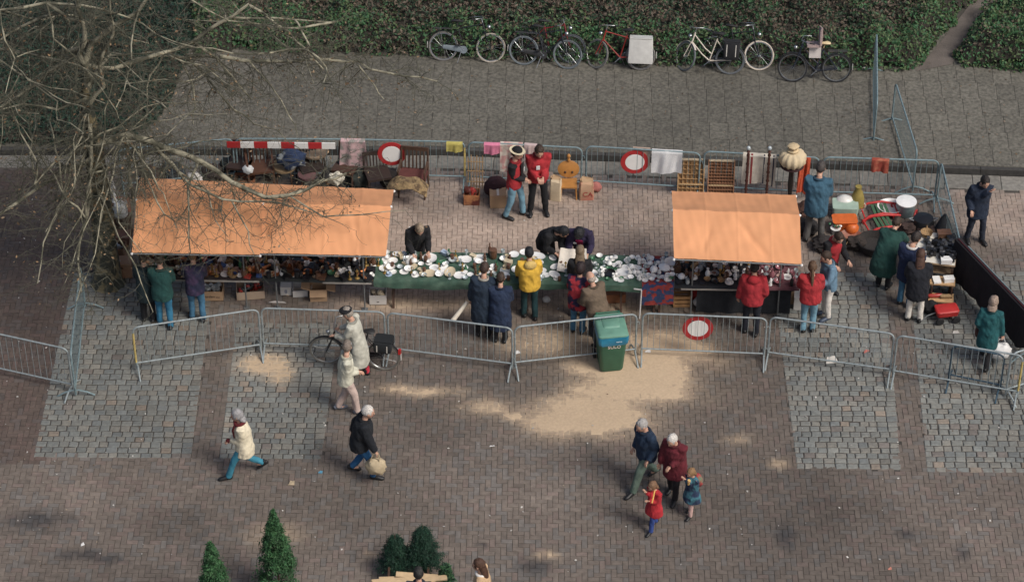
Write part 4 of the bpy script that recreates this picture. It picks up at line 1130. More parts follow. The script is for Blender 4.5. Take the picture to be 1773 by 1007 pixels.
def bicycle(label, rear, front, fc, lean=25, steer=0, tyres=(0.015, 0.015, 0.016), ftyre=None, step=False, saddle=(0.015, 0.014, 0.014), panniers=None, box=None, chaincase=None, guards=(0.02, 0.02, 0.022), childseat=False, rearlight=False, z=KERB, handle='dutch', frontguard=None):
    A, B = G(rear[0], rear[1], z), G(front[0], front[1], z)
    mid = (A + B) / 2; d = B - A; wb = min(max(d.length, 0.95), 1.15)
    t = thing('bicycle', label, 'bicycle', (mid.x, mid.y, z), 0.0)
    rz = math.atan2(d.y, d.x)
    ln = lean if math.cos(rz) > 0 else -lean
    t.rotation_euler = (Matrix.Rotation(rz, 3, 'Z') @ Matrix.Rotation(-R(ln), 3, 'X')).to_euler()
    fm = mat(tuple(fc), 0.35, 0.1, 10, coat=0.3); r = 0.335
    rh = Vector((-wb / 2, 0, r)); fh = Vector((wb / 2, 0, r)); bb = Vector((-wb / 2 + 0.46, 0, 0.28))
    st = Vector((-wb / 2 + 0.31, 0, 0.80)); h0 = Vector((wb / 2 - 0.14, 0, 0.68)); h1 = Vector((wb / 2 - 0.20, 0, 0.90))
    ax = (h1 - h0).normalized()
    RS = Matrix.Rotation(R(steer), 3, ax)
    def rs(p): return h0 + RS @ (Vector(p) - h0)
    MST = Matrix.Translation(h0) @ RS.to_4x4() @ Matrix.Translation(-h0)
    for nm, hub, tc in (('rear', rh, tyres), ('front', fh, ftyre or tyres)):
        w = put('wheel', None, t)
        ty, ri, sp_, hb = wheel_meshes(mat(tuple(tc), 0.8, 0.15))
        M = Matrix.Translation(hub)
        if nm == 'front': M = MST @ M
        w.matrix_basis = M
        put('tyre', ty, w); put('rim', ri, w); put('spokes', sp_, w); put('hub', hb, w)
    f = MB()
    if step:
        f.tube([h0, h0.lerp(bb, 0.5) + Vector((-0.03, 0, -0.06)), bb], 0.015, 8)
        f.tube([h1 - ax * 0.05, h1.lerp(bb, 0.5) + Vector((-0.06, 0, -0.03)), bb.lerp(st, 0.3)], 0.014, 8)
    else:
        f.tube([h0, bb], 0.016, 8); f.tube([h1 - ax * 0.04, st - Vector((0, 0, 0.06))], 0.014, 8)
    f.tube([bb, st], 0.015, 8); f.tube([h0, h1], 0.019, 8)
    for s in (-1, 1):
        f.tube([bb + Vector((0, s * 0.03, 0)), rh + Vector((0, s * 0.055, 0))], 0.009, 6)
        f.tube([st + Vector((0, s * 0.02, -0.05)), rh + Vector((0, s * 0.055, 0))], 0.008, 6)
    f.build('frame', fm, t, True)
    fk = MB()
    for s in (-1, 1): fk.tube([rs(h0 + Vector((0, s * 0.02, 0))), rs(h0.lerp(fh, 0.55) + Vector((-0.01, s * 0.05, 0))), rs(fh + Vector((0, s * 0.055, 0)))], 0.011, 6)
    fk.tube([rs(h0), rs(h0 - ax * 0.03)], 0.028, 8)
    fk.build('fork', fm, t, True)
    hbm = MB(); top = h1 + ax * 0.10
    hbm.tube([rs(h1), rs(top)], 0.012, 8)
    if handle == 'dutch': pts = [(-0.26, 0.29, -0.02), (-0.12, 0.30, 0.0), (0.03, 0.2, 0.02), (0.05, 0, 0.0)]
    else: pts = [(-0.06, 0.30, 0.0), (0.0, 0.2, 0.0), (0.05, 0.1, 0), (0.05, 0, 0)]
    pp = [top + Vector(p) for p in pts] + [top + Vector((p[0], -p[1], p[2])) for p in reversed(pts[:-1])]
    hbm.tube([rs(p) for p in pp], 0.011, 8)
    hb_ = hbm.build('handlebar', chrome, t, True)
    for s in (1, -1):
        q0 = top + Vector(pts[0]); q1 = top + Vector(pts[0]).lerp(Vector(pts[1]), 0.8)
        q0.y *= s; q1.y *= s
        MB().tube([rs(q0), rs(q1)], 0.017, 8).build('grip', rubber, hb_, True)
    MB().ell(rs(h0 + Vector((0.09, 0, 0.12))), (0.05, 0.05, 0.05), None, 10, 8).build('headlamp', chrome, t, True)
    sd_ = MB(); sc = st + Vector((-0.03, 0, 0.09))
    sd_.tube([st, sc], 0.012, 8)
    sd_.tube([sc + Vector((-0.12, 0, 0.02)), sc + Vector((-0.06, 0, 0.03)), sc + Vector((0.04, 0, 0.025)), sc + Vector((0.15, 0, 0.02))], [(0.06, 0.02), (0.10, 0.035), (0.06, 0.03), (0.022, 0.018)], 10, ref=(0, 1, 0))
    sd_.build('saddle', mat(tuple(saddle), 0.6), t, True)
    if guards:
        gm = mat(tuple(guards), 0.4)
        arc = lambda hub, a0, a1: [hub + Vector((0.352 * math.cos(R(a)), 0, 0.352 * math.sin(R(a)))) for a in np.linspace(a0, a1, 12)]
        MB().tube(arc(rh, 55, 205), [(0.026, 0.006)] * 12, 6, ref=(0, 1, 0)).build('mudguard', gm, t, True)
        MB(MST).tube(arc(fh, 20, 150), [(0.026, 0.006)] * 12, 6, ref=(0, 1, 0)).build('mudguard', mat(tuple(frontguard), 0.4) if frontguard else gm, t, True)
    cr = MB()
    for s in (-1, 1):
        e = bb + Vector((s * 0.12, s * 0.07, -s * 0.11))
        cr.tube([bb + Vector((0, s * 0.06, 0)), e], 0.008, 6)
        MB().box(e + Vector((0, s * 0.05, 0)), (0.09, 0.08, 0.025)).build('pedal', rubber, t)
    cr.tube([bb + Vector((0, -0.07, 0)), bb + Vector((0, 0.07, 0))], 0.02, 8); cr.build('crank', chrome, t, True)
    cm = mat(tuple(chaincase), 0.45) if chaincase else mat((0.03, 0.03, 0.03), 0.5)
    c = MB(); c.tube([bb + Vector((0.03, -0.055, 0)), rh + Vector((0, -0.055, 0))], [(0.075, 0.012), (0.045, 0.012)], 10, ref=(0, 0, 1))
    c.lathe([(0.085, -0.012), (0.085, 0.012)], 18, bb + Vector((0, -0.055, 0)), rot=Matrix.Rotation(R(90), 3, 'X'))
    c.build('chain_case', cm, t, True)
    ca = MB(); cz = 2 * r + 0.07
    for s in (-1, 0, 1): ca.tube([(-wb / 2 + 0.2, s * 0.06, cz), (-wb / 2 - 0.22, s * 0.06, cz)], 0.006, 6)
    for s in (-1, 1): ca.tube([(-wb / 2 - 0.12, s * 0.06, cz), rh + Vector((0, s * 0.06, 0))], 0.006, 6)
    ca.build('carrier', mat((0.04, 0.04, 0.042), 0.5), t, True)
    MB().tube([bb + Vector((-0.05, -0.06, -0.03)), bb + Vector((-0.12, -0.2, -0.28))], 0.009, 6).build('kickstand', chrome, t, True)
    if rearlight: MB().box(rh + Vector((-0.33, 0, 0.16)), (0.05, 0.07, 0.1)).build('rear_light', mat((0.45, 0.02, 0.02), 0.3), t)
    MB().box(rh + Vector((-0.355, 0, 0.03)), (0.012, 0.045, 0.14)).build('rear_reflector', mat((0.6, 0.58, 0.55), 0.4), t)
    if panniers:
        pm = cl(panniers[0], 0.2, 0.3); PH = panniers[1] if len(panniers) > 1 else 0.36
        for s in (-1, 1):
            o_ = loft([rr(0.32, 0.10, cz - PH, 0.04, cx=-wb / 2 - 0.02, cy=s * 0.12), rr(0.36, 0.14, cz - PH + 0.06, 0.04, cx=-wb / 2 - 0.02, cy=s * 0.125), rr(0.36, 0.14, cz - 0.02, 0.04, cx=-wb / 2 - 0.02, cy=s * 0.12), rr(0.34, 0.12, cz + 0.02, 0.04, cx=-wb / 2 - 0.02, cy=s * 0.115)]).build('pannier', pm, t, True)
            for q in (-1, 1): MB().box((-wb / 2 - 0.02 + q * 0.1, s * 0.197, cz - PH * 0.42), (0.02, 0.008, PH * 0.75)).build('strap', mat((0.5, 0.47, 0.42), 0.7), o_)
        MB().box((-wb / 2 - 0.02, 0, cz + 0.03), (0.36, 0.26, 0.02)).build('pannier_bridge', pm, t)
    if box:
        bm_ = mat(tuple(box), 0.85, 0.1, 8, 0.3, 12)
        for s in (-1, 1):
            loft([rr(0.54, 0.05, cz - 0.55, 0.02, cx=-wb / 2, cy=s * 0.12), rr(0.56, 0.06, cz - 0.5, 0.02, cx=-wb / 2, cy=s * 0.12), rr(0.52, 0.06, cz, 0.02, cx=-wb / 2, cy=s * 0.11)]).build('pannier', bm_, t, True)
        MB().box((-wb / 2, 0, cz + 0.02), (0.5, 0.28, 0.02)).build('pannier_bridge', bm_, t)
    if childseat:
        sm_ = mat((0.36, 0.27, 0.25), 0.8, 0.15, 10, 0.2)
        q = h1 + Vector((-0.22, 0, -0.02))
        o_ = MB().sheet(lambda u, v: q + Vector((-0.16 + 0.02 * math.cos(u * 6), (u - 0.5) * 0.34, 0.38 * v)), 8, 6, 0.03).build('child_seat', sm_, t, True)
        MB().box(q + Vector((-0.02, 0, 0.0)), (0.3, 0.32, 0.05)).build('seat_pad', sm_, o_)
        MB().box(q + Vector((-0.06, 0, -0.16)), (0.26, 0.04, 0.3)).build('seat_shell', mat((0.55, 0.5, 0.47), 0.6), o_)
    return t
bicycle('black roadster bicycle at the left end of the row by the hedge', (767, 106), (849, 109), (0.012, 0.013, 0.016), 27, 8, (0.15, 0.14, 0.13), (0.34, 0.30, 0.25), chaincase=(0.16, 0.19, 0.21), step=False)
bicycle('dark bicycle with red fork overlapping a black bicycle', (916, 103), (986, 110), (0.16, 0.015, 0.02), 22, 5, (0.05, 0.055, 0.06), handle='flat', guards=None)
bicycle('black bicycle standing in front of the one with red fork', (905, 113), (981, 120), (0.012, 0.014, 0.018), 24, -5, (0.13, 0.15, 0.16), handle='flat')
bicycle('red framed bicycle with large white panniers', (1108, 122), (1032, 119), (0.25, 0.025, 0.018), 20, -42, (0.16, 0.15, 0.14), box=(0.55, 0.54, 0.51), guards=None, handle='flat')
bicycle('bicycle with bright white tyre behind the white ladies bicycle', (1236, 112), (1311, 122), (0.012, 0.013, 0.015), 27, 6, (0.03, 0.03, 0.03), (0.60, 0.52, 0.43))
bicycle('white ladies bicycle with black panniers, front wheel turned', (1262, 129), (1184, 123), (0.60, 0.53, 0.44), 20, -48, (0.12, 0.13, 0.14), step=True, panniers=((0.012, 0.012, 0.014),), guards=(0.05, 0.05, 0.055), frontguard=(0.55, 0.5, 0.44))
bicycle('dark bicycle with child seat and cream saddle, rightmost of the row', (1447, 143), (1371, 142), (0.015, 0.02, 0.035), 16, -10, (0.02, 0.02, 0.022), step=True, saddle=(0.60, 0.48, 0.28), childseat=True, guards=(0.03, 0.03, 0.035))
bicycle('dark bicycle held by the cyclist in the raincoat', (664, 640), (566, 629), (0.012, 0.015, 0.02), 3, 6, (0.16, 0.15, 0.13), step=True, panniers=((0.010, 0.012, 0.014), 0.2), rearlight=True, z=0.0, chaincase=(0.012, 0.012, 0.014), guards=(0.012, 0.012, 0.014))
# ------------------------------------------------------------------ hedges, ivy, tree, conifers
leaf_mat = attr_mat('leaf', 0.65, 0, 1, 0.12, 30.0, transl=0.15)
def leaf_cloud(name, pts, nrm, size, tint, parent, spread=0.8, aspect=0.55, m=None):
    """Little folded leaves (two triangles each) at pts, facing roughly along nrm."""
    n = len(pts)
    d = nrm + nrs.normal(0, spread, (n, 3)); d /= np.linalg.norm(d, axis=1)[:, None] + 1e-9
    a = nrs.normal(0, 1, (n, 3)); u = np.cross(d, a); u /= np.linalg.norm(u, axis=1)[:, None] + 1e-9
    v = np.cross(d, u)
    s = (size * (0.6 + 0.8 * nrs.rand(n)))[:, None] if np.ndim(size) == 0 else size[:, None]
    V = np.stack([pts - u * s, pts - v * s * aspect + d * s * 0.15, pts + u * s, pts + v * s * aspect + d * s * 0.15], 1)
    F = (np.arange(n)[:, None] * 4 + np.arange(4)[None])
    o = np_mesh(name, V.reshape(-1, 3), F, m or leaf_mat, np.repeat(tint, 4, axis=0), parent=parent)
    return stuff(o)
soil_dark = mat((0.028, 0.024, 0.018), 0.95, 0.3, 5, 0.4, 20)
twig_mat = mat((0.085, 0.065, 0.045), 0.9, 0.2)
def hedge(label, P, hgt, dens, size, cols, name='hedge', rim=0.5, seed=1, thing_=True):
    P = [tuple(p) for p in P]
    x0, x1 = min(p[0] for p in P), max(p[0] for p in P); y0, y1 = min(p[1] for p in P), max(p[1] for p in P)
    n = int((x1 - x0) * (y1 - y0) * dens)
    x = nrs.uniform(x0, x1, n); y = nrs.uniform(y0, y1, n)
    wob = (vnoise(x, y, 1.3, seed, 3) - 0.5) * 0.5
    k = inpoly(x, y, P) | (polydist(x, y, P) < 0.04)
    dd = polydist(x, y, P) * np.where(inpoly(x, y, P), 1, -1) + wob * 0.85
    k &= dd > 0
    x, y, dd = x[k], y[k], dd[k]
    prof = lambda q: np.sqrt(np.clip(q / rim, 0, 1) * (2 - np.clip(q / rim, 0, 1)))
    bumps = vnoise(x, y, 1.6, seed + 3, 4)
    h = hgt * prof(dd) * (0.25 + 1.5 * bumps)
    fr = np.clip(nrs.rand(len(x)) ** 0.45, 0, 1)
    fr = np.where(dd < rim * 0.7, nrs.rand(len(x)), fr)
    z = KERB + 0.02 + h * fr
    pts = np.stack([x, y, z], 1)
    nr = np.stack([np.zeros_like(x), -0.5 * np.ones_like(x), np.ones_like(x)], 1)
    pt = vnoise(x, y, 0.75, seed + 9, 4); pf = nrs.rand(len(x))
    tint = cols(x, y, dd, pt, pf)
    rt = thing(name, label, 'hedge', (0, 0, 0)) if thing_ else None
    o = leaf_cloud('foliage', pts, nr, size, tint, rt)
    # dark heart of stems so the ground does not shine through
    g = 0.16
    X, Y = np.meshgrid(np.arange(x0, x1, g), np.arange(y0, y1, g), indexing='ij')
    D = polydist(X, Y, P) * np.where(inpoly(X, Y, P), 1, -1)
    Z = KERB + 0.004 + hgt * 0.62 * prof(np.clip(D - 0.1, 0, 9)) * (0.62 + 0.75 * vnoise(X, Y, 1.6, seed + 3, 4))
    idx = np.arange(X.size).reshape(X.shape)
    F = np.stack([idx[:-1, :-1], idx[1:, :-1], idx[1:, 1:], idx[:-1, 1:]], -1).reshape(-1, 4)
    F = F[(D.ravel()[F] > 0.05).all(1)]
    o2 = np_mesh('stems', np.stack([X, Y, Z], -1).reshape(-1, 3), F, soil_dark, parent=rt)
    return rt, o, o2
def cols_main(x, y, dd, pt, pf):
    g1 = np.array((0.042, 0.118, 0.044)); g2 = np.array((0.088, 0.130, 0.052)); b1 = np.array((0.115, 0.085, 0.060)); dk = np.array((0.028, 0.055, 0.028))
    edge = sstep(1.5, 0.35, dd)                       # young green growth along the front, twiggy brown further back
    wg = np.clip(edge * 0.8 + (pt - 0.5) * 2.6, 0.05, 1)
    c = np.where((pf < wg)[:, None], np.where((nrs.rand(len(x)) < 0.55)[:, None], g1, g2), np.where((nrs.rand(len(x)) < 0.55)[:, None], b1, dk))
    return c * (0.7 + 0.6 * nrs.rand(len(x)))[:, None]
H1 = gp([(335, 98), (420, 92), (560, 92), (700, 98), (860, 106), (1000, 110), (1150, 114), (1300, 116), (1450, 122), (1560, 126), (1592, 116), (1625, 78), (1700, -8), (1760, -100), (335, -100)], KERB)
hedge('long low hedge behind the row of bicycles', H1, 0.62, 1150, 0.042, cols_main, seed=4)
H2 = gp([(1640, 100), (1665, 118), (1780, 126), (1880, 130), (1880, -100), (1815, -100), (1725, 0)], KERB)
hedge('green hedge right of the narrow path', H2, 0.62, 1150, 0.042, lambda x, y, dd, pt, pf: cols_main(x, y, np.clip(dd - 0.8, 0, 9), pt + 0.12, pf), seed=14)
def cols_ivy(x, y, dd, pt, pf):
    a = np.array((0.007, 0.036, 0.022)); b = np.array((0.014, 0.046, 0.024)); c = np.array((0.036, 0.032, 0.024))
    q = np.where((pf < 0.5)[:, None], a, np.where((pf < 0.86)[:, None], b, c))
    return q * (0.6 + 0.6 * nrs.rand(len(x)))[:, None] * (0.55 + 0.9 * pt)[:, None]
IV = gp([(-120, 256), (60, 255), (160, 252), (235, 238), (290, 190), (318, 130), (335, 100), (335, -100), (-120, -100)], KERB)
iv, o1, o2 = hedge('dark green ivy bed left of the pavement under the tree', IV, 0.3, 950, 0.04, cols_ivy, name='ivy_bed', rim=0.3, seed=31)
# narrow earth path between the hedges
PP = gp([(1585, 124), (1648, 112), (1735, -10), (1830, -110), (1750, -110), (1690, -5), (1620, 84)], KERB)
V = [(x, y, KERB + 0.012) for x, y in PP]
me = bpy.data.meshes.new('path'); me.from_pydata(V, [], [tuple(range(len(V)))]); me.materials.append(mat((0.125, 0.105, 0.09), 0.95, 0.25, 4, 0.5, 25)); structure(put('path', me))
# dead leaves and grit on the pavement
n = 5200
fx = nrs.uniform(-11, 11, n); fy = nrs.uniform(poly_y(K1, fx) + 0.2, poly_y(K1, fx) + 5.0)
w_ = np.clip(0.12 + 0.9 * sstep(-1.0, -7.0, fx) + 0.5 * (vnoise(fx, fy, 0.8, 5, 3) - 0.45), 0.05, 1)
k = nrs.rand(n) < w_
fx, fy = fx[k], fy[k]
c_ = np.array([(0.20, 0.13, 0.075), (0.10, 0.07, 0.045), (0.28, 0.22, 0.16), (0.06, 0.05, 0.04)])[nrs.choice(4, len(fx), p=(0.35, 0.3, 0.15, 0.2))]
o = leaf_cloud('fallen_leaves', np.stack([fx, fy, np.full(len(fx), KERB + 0.012)], 1), np.tile((0, 0, 1.0), (len(fx), 1)), 0.026, c_, None, 0.25)
n = 1500
fx = nrs.uniform(-11, 11, n); fy = nrs.uniform(-8, 5.5, n)
k = nrs.rand(n) < np.clip(0.16 + sstep(-6, -9.5, fx), 0, 1)
fx, fy = fx[k], fy[k]
c_ = np.array([(0.30, 0.24, 0.18), (0.12, 0.08, 0.05), (0.45, 0.43, 0.40), (0.06, 0.05, 0.04)])[nrs.choice(4, len(fx), p=(0.3, 0.3, 0.2, 0.2))]
leaf_cloud('litter_specks', np.stack([fx, fy, np.full(len(fx), 0.014)], 1), np.tile((0, 0, 1.0), (len(fx), 1)), 0.02, c_, None, 0.25)

# --- the bare plane tree
bark = mat((0.19, 0.155, 0.085), 0.85, 0.35, 9, 0.7, 30, c2=(0.045, 0.048, 0.035), c2at=(0.40, 0.5))
limb_bark = mat((0.31, 0.285, 0.205), 0.85, 0.3, 6, 0.4, 40, c2=(0.10, 0.095, 0.065), c2at=(0.46, 0.58))
twig_bark = mat((0.085, 0.082, 0.058), 0.9, 0.3, 5)
tb = G(188, 487)
tree = thing('plane_tree', 'bare plane tree with mottled bark left of the stalls', 'tree', tb)
def loc_(p): return Vector(p) - tb
tr = MB()
tp = [(188, 492, -0.05), (187, 482, 0.1), (181, 420, 1.0), (175, 353, 2.0), (166, 287, 3.0), (160, 240, 3.7), (152, 190, 4.5), (146, 150, 5.1)]
tr.tube([loc_(G(*p)) for p in tp], [0.40, 0.30, 0.24, 0.225, 0.20, 0.18, 0.12, 0.06], 14)
tr.build('trunk', bark, tree, True)
LIMBS = [
    ([(148, 170, 4.8), (150, 130, 5.4), (136, 95, 5.9), (146, 50, 6.5), (132, 10, 7.1), (150, -60, 8.2)], 0.07),
    ([(152, 185, 4.6), (180, 150, 5.1), (172, 110, 5.7), (196, 60, 6.3), (190, 0, 7.2)], 0.05),
    ([(162, 252, 3.6), (215, 232, 3.9), (262, 245, 3.8), (345, 278, 3.5), (400, 315, 3.2), (460, 342, 3.0), (500, 338, 2.9), (560, 312, 2.9), (600, 300, 2.9)], 0.075),
    ([(262, 245, 3.8), (300, 285, 3.5), (330, 320, 3.25), (385, 345, 3.05), (480, 350, 2.95), (540, 368, 2.85)], 0.035),
    ([(142, 120, 5.5), (160, 75, 6.0), (200, 42, 6.4), (240, 20, 6.7), (280, -30, 7.3)], 0.07),
    ([(160, 72, 5.9), (110, 108, 5.3), (60, 147, 5.0), (0, 187, 4.7), (-60, 215, 4.6)], 0.05),
    ([(140, 84, 5.7), (70, 95, 5.5), (0, 85, 5.5), (-60, 70, 5.5)], 0.045),
    ([(138, 10, 6.9), (115, 8, 6.8), (105, 22, 6.5), (40, 45, 6.1), (0, 70, 6.0), (-50, 90, 5.9)], 0.045),
    ([(138, 40, 6.6), (80, 5, 7.0), (0, 18, 6.9), (-50, 5, 7)], 0.04),
    ([(152, 150, 5.2), (190, 95, 5.4), (165, 125, 5.0), (140, 195, 4.4), (130, 260, 3.8), (110, 340, 3.0), (75, 420, 2.3), (65, 490, 1.8)], 0.036),
    ([(156, 215, 4.2), (158, 240, 4.0), (155, 300, 3.45), (150, 380, 2.75), (135, 450, 2.2), (141, 505, 1.7)], 0.045),
    ([(162, 268, 3.4), (120, 290, 3.3), (65, 325, 3.1), (0, 370, 2.8), (-40, 395, 2.7)], 0.05),
    ([(158, 230, 3.9), (130, 245, 3.9), (95, 280, 3.7), (60, 320, 3.4)], 0.03),
    ([(142, 110, 5.6), (200, 118, 5.4), (280, 88, 5.4), (320, 100, 5.1), (345, 120, 4.8), (370, 150, 4.5), (405, 190, 4.1)], 0.045),
    ([(200, 118, 5.4), (270, 95, 5.6), (335, 72, 5.6), (375, 100, 5.2), (400, 130, 4.9), (435, 172, 4.4)], 0.045),
    ([(335, 72, 5.6), (380, 40, 6.0), (430, 8, 6.4), (500, 55, 5.8), (530, 85, 5.5), (560, 120, 5.1)], 0.04),
    ([(380, 98, 5.2), (420, 105, 5.1), (530, 103, 5.1), (600, 107, 5.05), (640, 120, 4.95), (700, 132, 4.85), (757, 141, 4.75)], 0.045),
    ([(400, 30, 6.1), (440, 32, 6.1), (510, 34, 6.0), (580, 38, 5.9)], 0.025),
    ([(170, 330, 2.6), (205, 410, 2.1), (235, 460, 1.8), (265, 540, 1.2)], 0.022),
    ([(345, 278, 3.5), (325, 322, 3.15), (327, 380, 2.85), (330, 437, 2.55)], 0.028),
    ([(215, 232, 3.9), (240, 262, 3.65), (250, 300, 3.35), (272, 350, 3.0), (302, 382, 2.8)], 0.03),
    ([(500, 338, 2.9), (560, 375, 2.7), (640, 370, 2.65), (702, 364, 2.65)], 0.02),
    ([(400, 345, 3.0), (430, 400, 2.7), (440, 440, 2.45)], 0.018),
    ([(215, 232, 3.9), (222, 262, 3.6), (224, 305, 3.2), (230, 350, 2.8)], 0.05),
    ([(285, 90, 5.4), (260, 130, 5.0), (255, 180, 4.5), (250, 215, 4.2)], 0.022),
    ([(310, 97, 5.15), (335, 150, 4.6), (338, 185, 4.3), (335, 215, 4.1)], 0.02),
    ([(620, 112, 5.0), (650, 150, 4.7), (665, 172, 4.5)], 0.016),
    ([(430, 105, 5.1), (470, 150, 4.7), (500, 200, 4.3), (515, 235, 4.0)], 0.02),
    ([(300, 290, 3.45), (360, 330, 3.1), (372, 380, 2.85), (395, 410, 2.7)], 0.016),
    ([(150, 170, 4.9), (100, 190, 4.8), (40, 180, 4.9), (-30, 200, 4.8)], 0.03),
    ([(405, 190, 4.1), (440, 215, 3.9), (480, 225, 3.8), (520, 258, 3.5)], 0.016),
]
for i in range(44):                                   # thinner boughs of the tangled crown
    a = rnd.choice(LIMBS[4:18])[0]; q = a[rnd.randrange(1, len(a))]
    e = (rnd.uniform(-30, 620), rnd.uniform(-30, 250), rnd.uniform(4.2, 6.2))
    if abs(e[0] - q[0]) + abs(e[1] - q[1]) < 60: e = (e[0] + 120, e[1] + 60, e[2])
    k = min(1.0, 260 / (math.hypot(e[0] - q[0], e[1] - q[1]) + 1))
    e = tuple(q[j] + (e[j] - q[j]) * k for j in range(3))
    LIMBS.append(([q] + [tuple(q[j] + (e[j] - q[j]) * t_ + (rnd.gauss(0, 9), rnd.gauss(0, 9), rnd.gauss(0, .1))[j] for j in range(3)) for t_ in (0.25, 0.5, 0.75, 1.0)], rnd.uniform(0.014, 0.026)))
for i in range(16):                                   # drooping boughs around the trunk
    q = rnd.choice([(160, 240, 3.7), (215, 232, 3.9), (162, 268, 3.4), (166, 287, 3.0), (240, 240, 3.85), (152, 190, 4.5)])
    e = (rnd.uniform(70, 300), rnd.uniform(300, 540), 0)
    e = (e[0], e[1], max(1.3, q[2] - (e[1] - q[1]) / 125.0)) if not (230 < e[0]) else (e[0], min(e[1], 430), 2.7)
    LIMBS.append(([q] + [tuple(q[j] + (e[j] - q[j]) * t_ + (rnd.gauss(0, 8), rnd.gauss(0, 8), 0.25 * math.sin(math.pi * t_))[j] for j in range(3)) for t_ in (0.25, 0.5, 0.75, 1.0)], rnd.uniform(0.012, 0.022)))
twigs_v = MB(); LEAFP = []
def twig(p, d, ln, r, lvl):
    pts = [Vector(p)]; d = d.normalized(); n = 4
    for i in range(n):
        d = (d + Vector((rnd.gauss(0, 0.28), rnd.gauss(0, 0.28), rnd.gauss(-0.05, 0.2)))).normalized()
        pts.append(pts[-1] + d * ln / n)
    if min(q.z for q in pts) < 0.7 : return
    if not (lvl and min((q + tb).z for q in pts) < 2.62 and False):
        twigs_v.tube(pts, [r, r * 0.8, r * 0.62, r * 0.45, r * 0.25], 4, cap=False)
    if lvl > 0:
        for i in range(1, n + 1):
            for _ in range(2 if lvl > 1 else 1):
                if rnd.random() < 0.75:
                    dd = (pts[i] - pts[i - 1]).normalized()
                    sd = Vector((rnd.gauss(0, 1), rnd.gauss(0, 1), rnd.gauss(-0.1, 0.6)))
                    twig(pts[i], dd * 0.55 + sd.normalized() * 0.85, ln * rnd.uniform(0.35, 0.6), r * 0.55, lvl - 1)
    elif rnd.random() < 0.1: LEAFP.append(pts[-1])
for pl, r0 in LIMBS:
    P = [loc_(G(*p)) for p in pl]; minor = r0 < 0.0262
    # densify with a crooked line
    Q = [P[0]]
    for a, b_ in zip(P[:-1], P[1:]):
        m_ = max(2, int((b_ - a).length / 0.3))
        for i in range(1, m_ + 1):
            q = a.lerp(b_, i / m_)
            if i < m_: q += Vector((rnd.gauss(0, 0.022), rnd.gauss(0, 0.022), rnd.gauss(0, 0.03)))
            Q.append(q)
    N = len(Q); rr_ = [max(r0 * (1 - 0.72 * i / N), 0.007) for i in range(N)]
    MB().tube(Q, rr_, 8).build('limb', limb_bark, tree, True)
    tot = sum((b_ - a).length for a, b_ in zip(Q[:-1], Q[1:]))
    for i in range(1, N):
        for _ in range(3):
            if rnd.random() < (0.36 if minor else 0.72):
                dd = (Q[i] - Q[i - 1]).normalized()
                sd = Vector((rnd.gauss(0, 1), rnd.gauss(0, 1), rnd.gauss(0.0, 0.5))).normalized()
                twig(Q[i], dd * 0.4 + sd * 0.9, rnd.uniform(0.4, 1.25) * (1 if r0 > 0.02 else 0.7), min(0.0125, rr_[i] * 0.55), 1 if minor and rnd.random() < 0.5 else 2)
stuff(twigs_v.build('twigs', twig_bark, tree))
lp = np.array([tuple(p) for p in LEAFP])
lc = np.array([(0.26, 0.16, 0.08), (0.16, 0.095, 0.05), (0.36, 0.25, 0.15)])[nrs.choice(3, len(lp))]
leaf_cloud('dry_leaves', lp, np.tile((0, 0, 0.6), (len(lp), 1)), 0.032, lc, tree, 1.0)

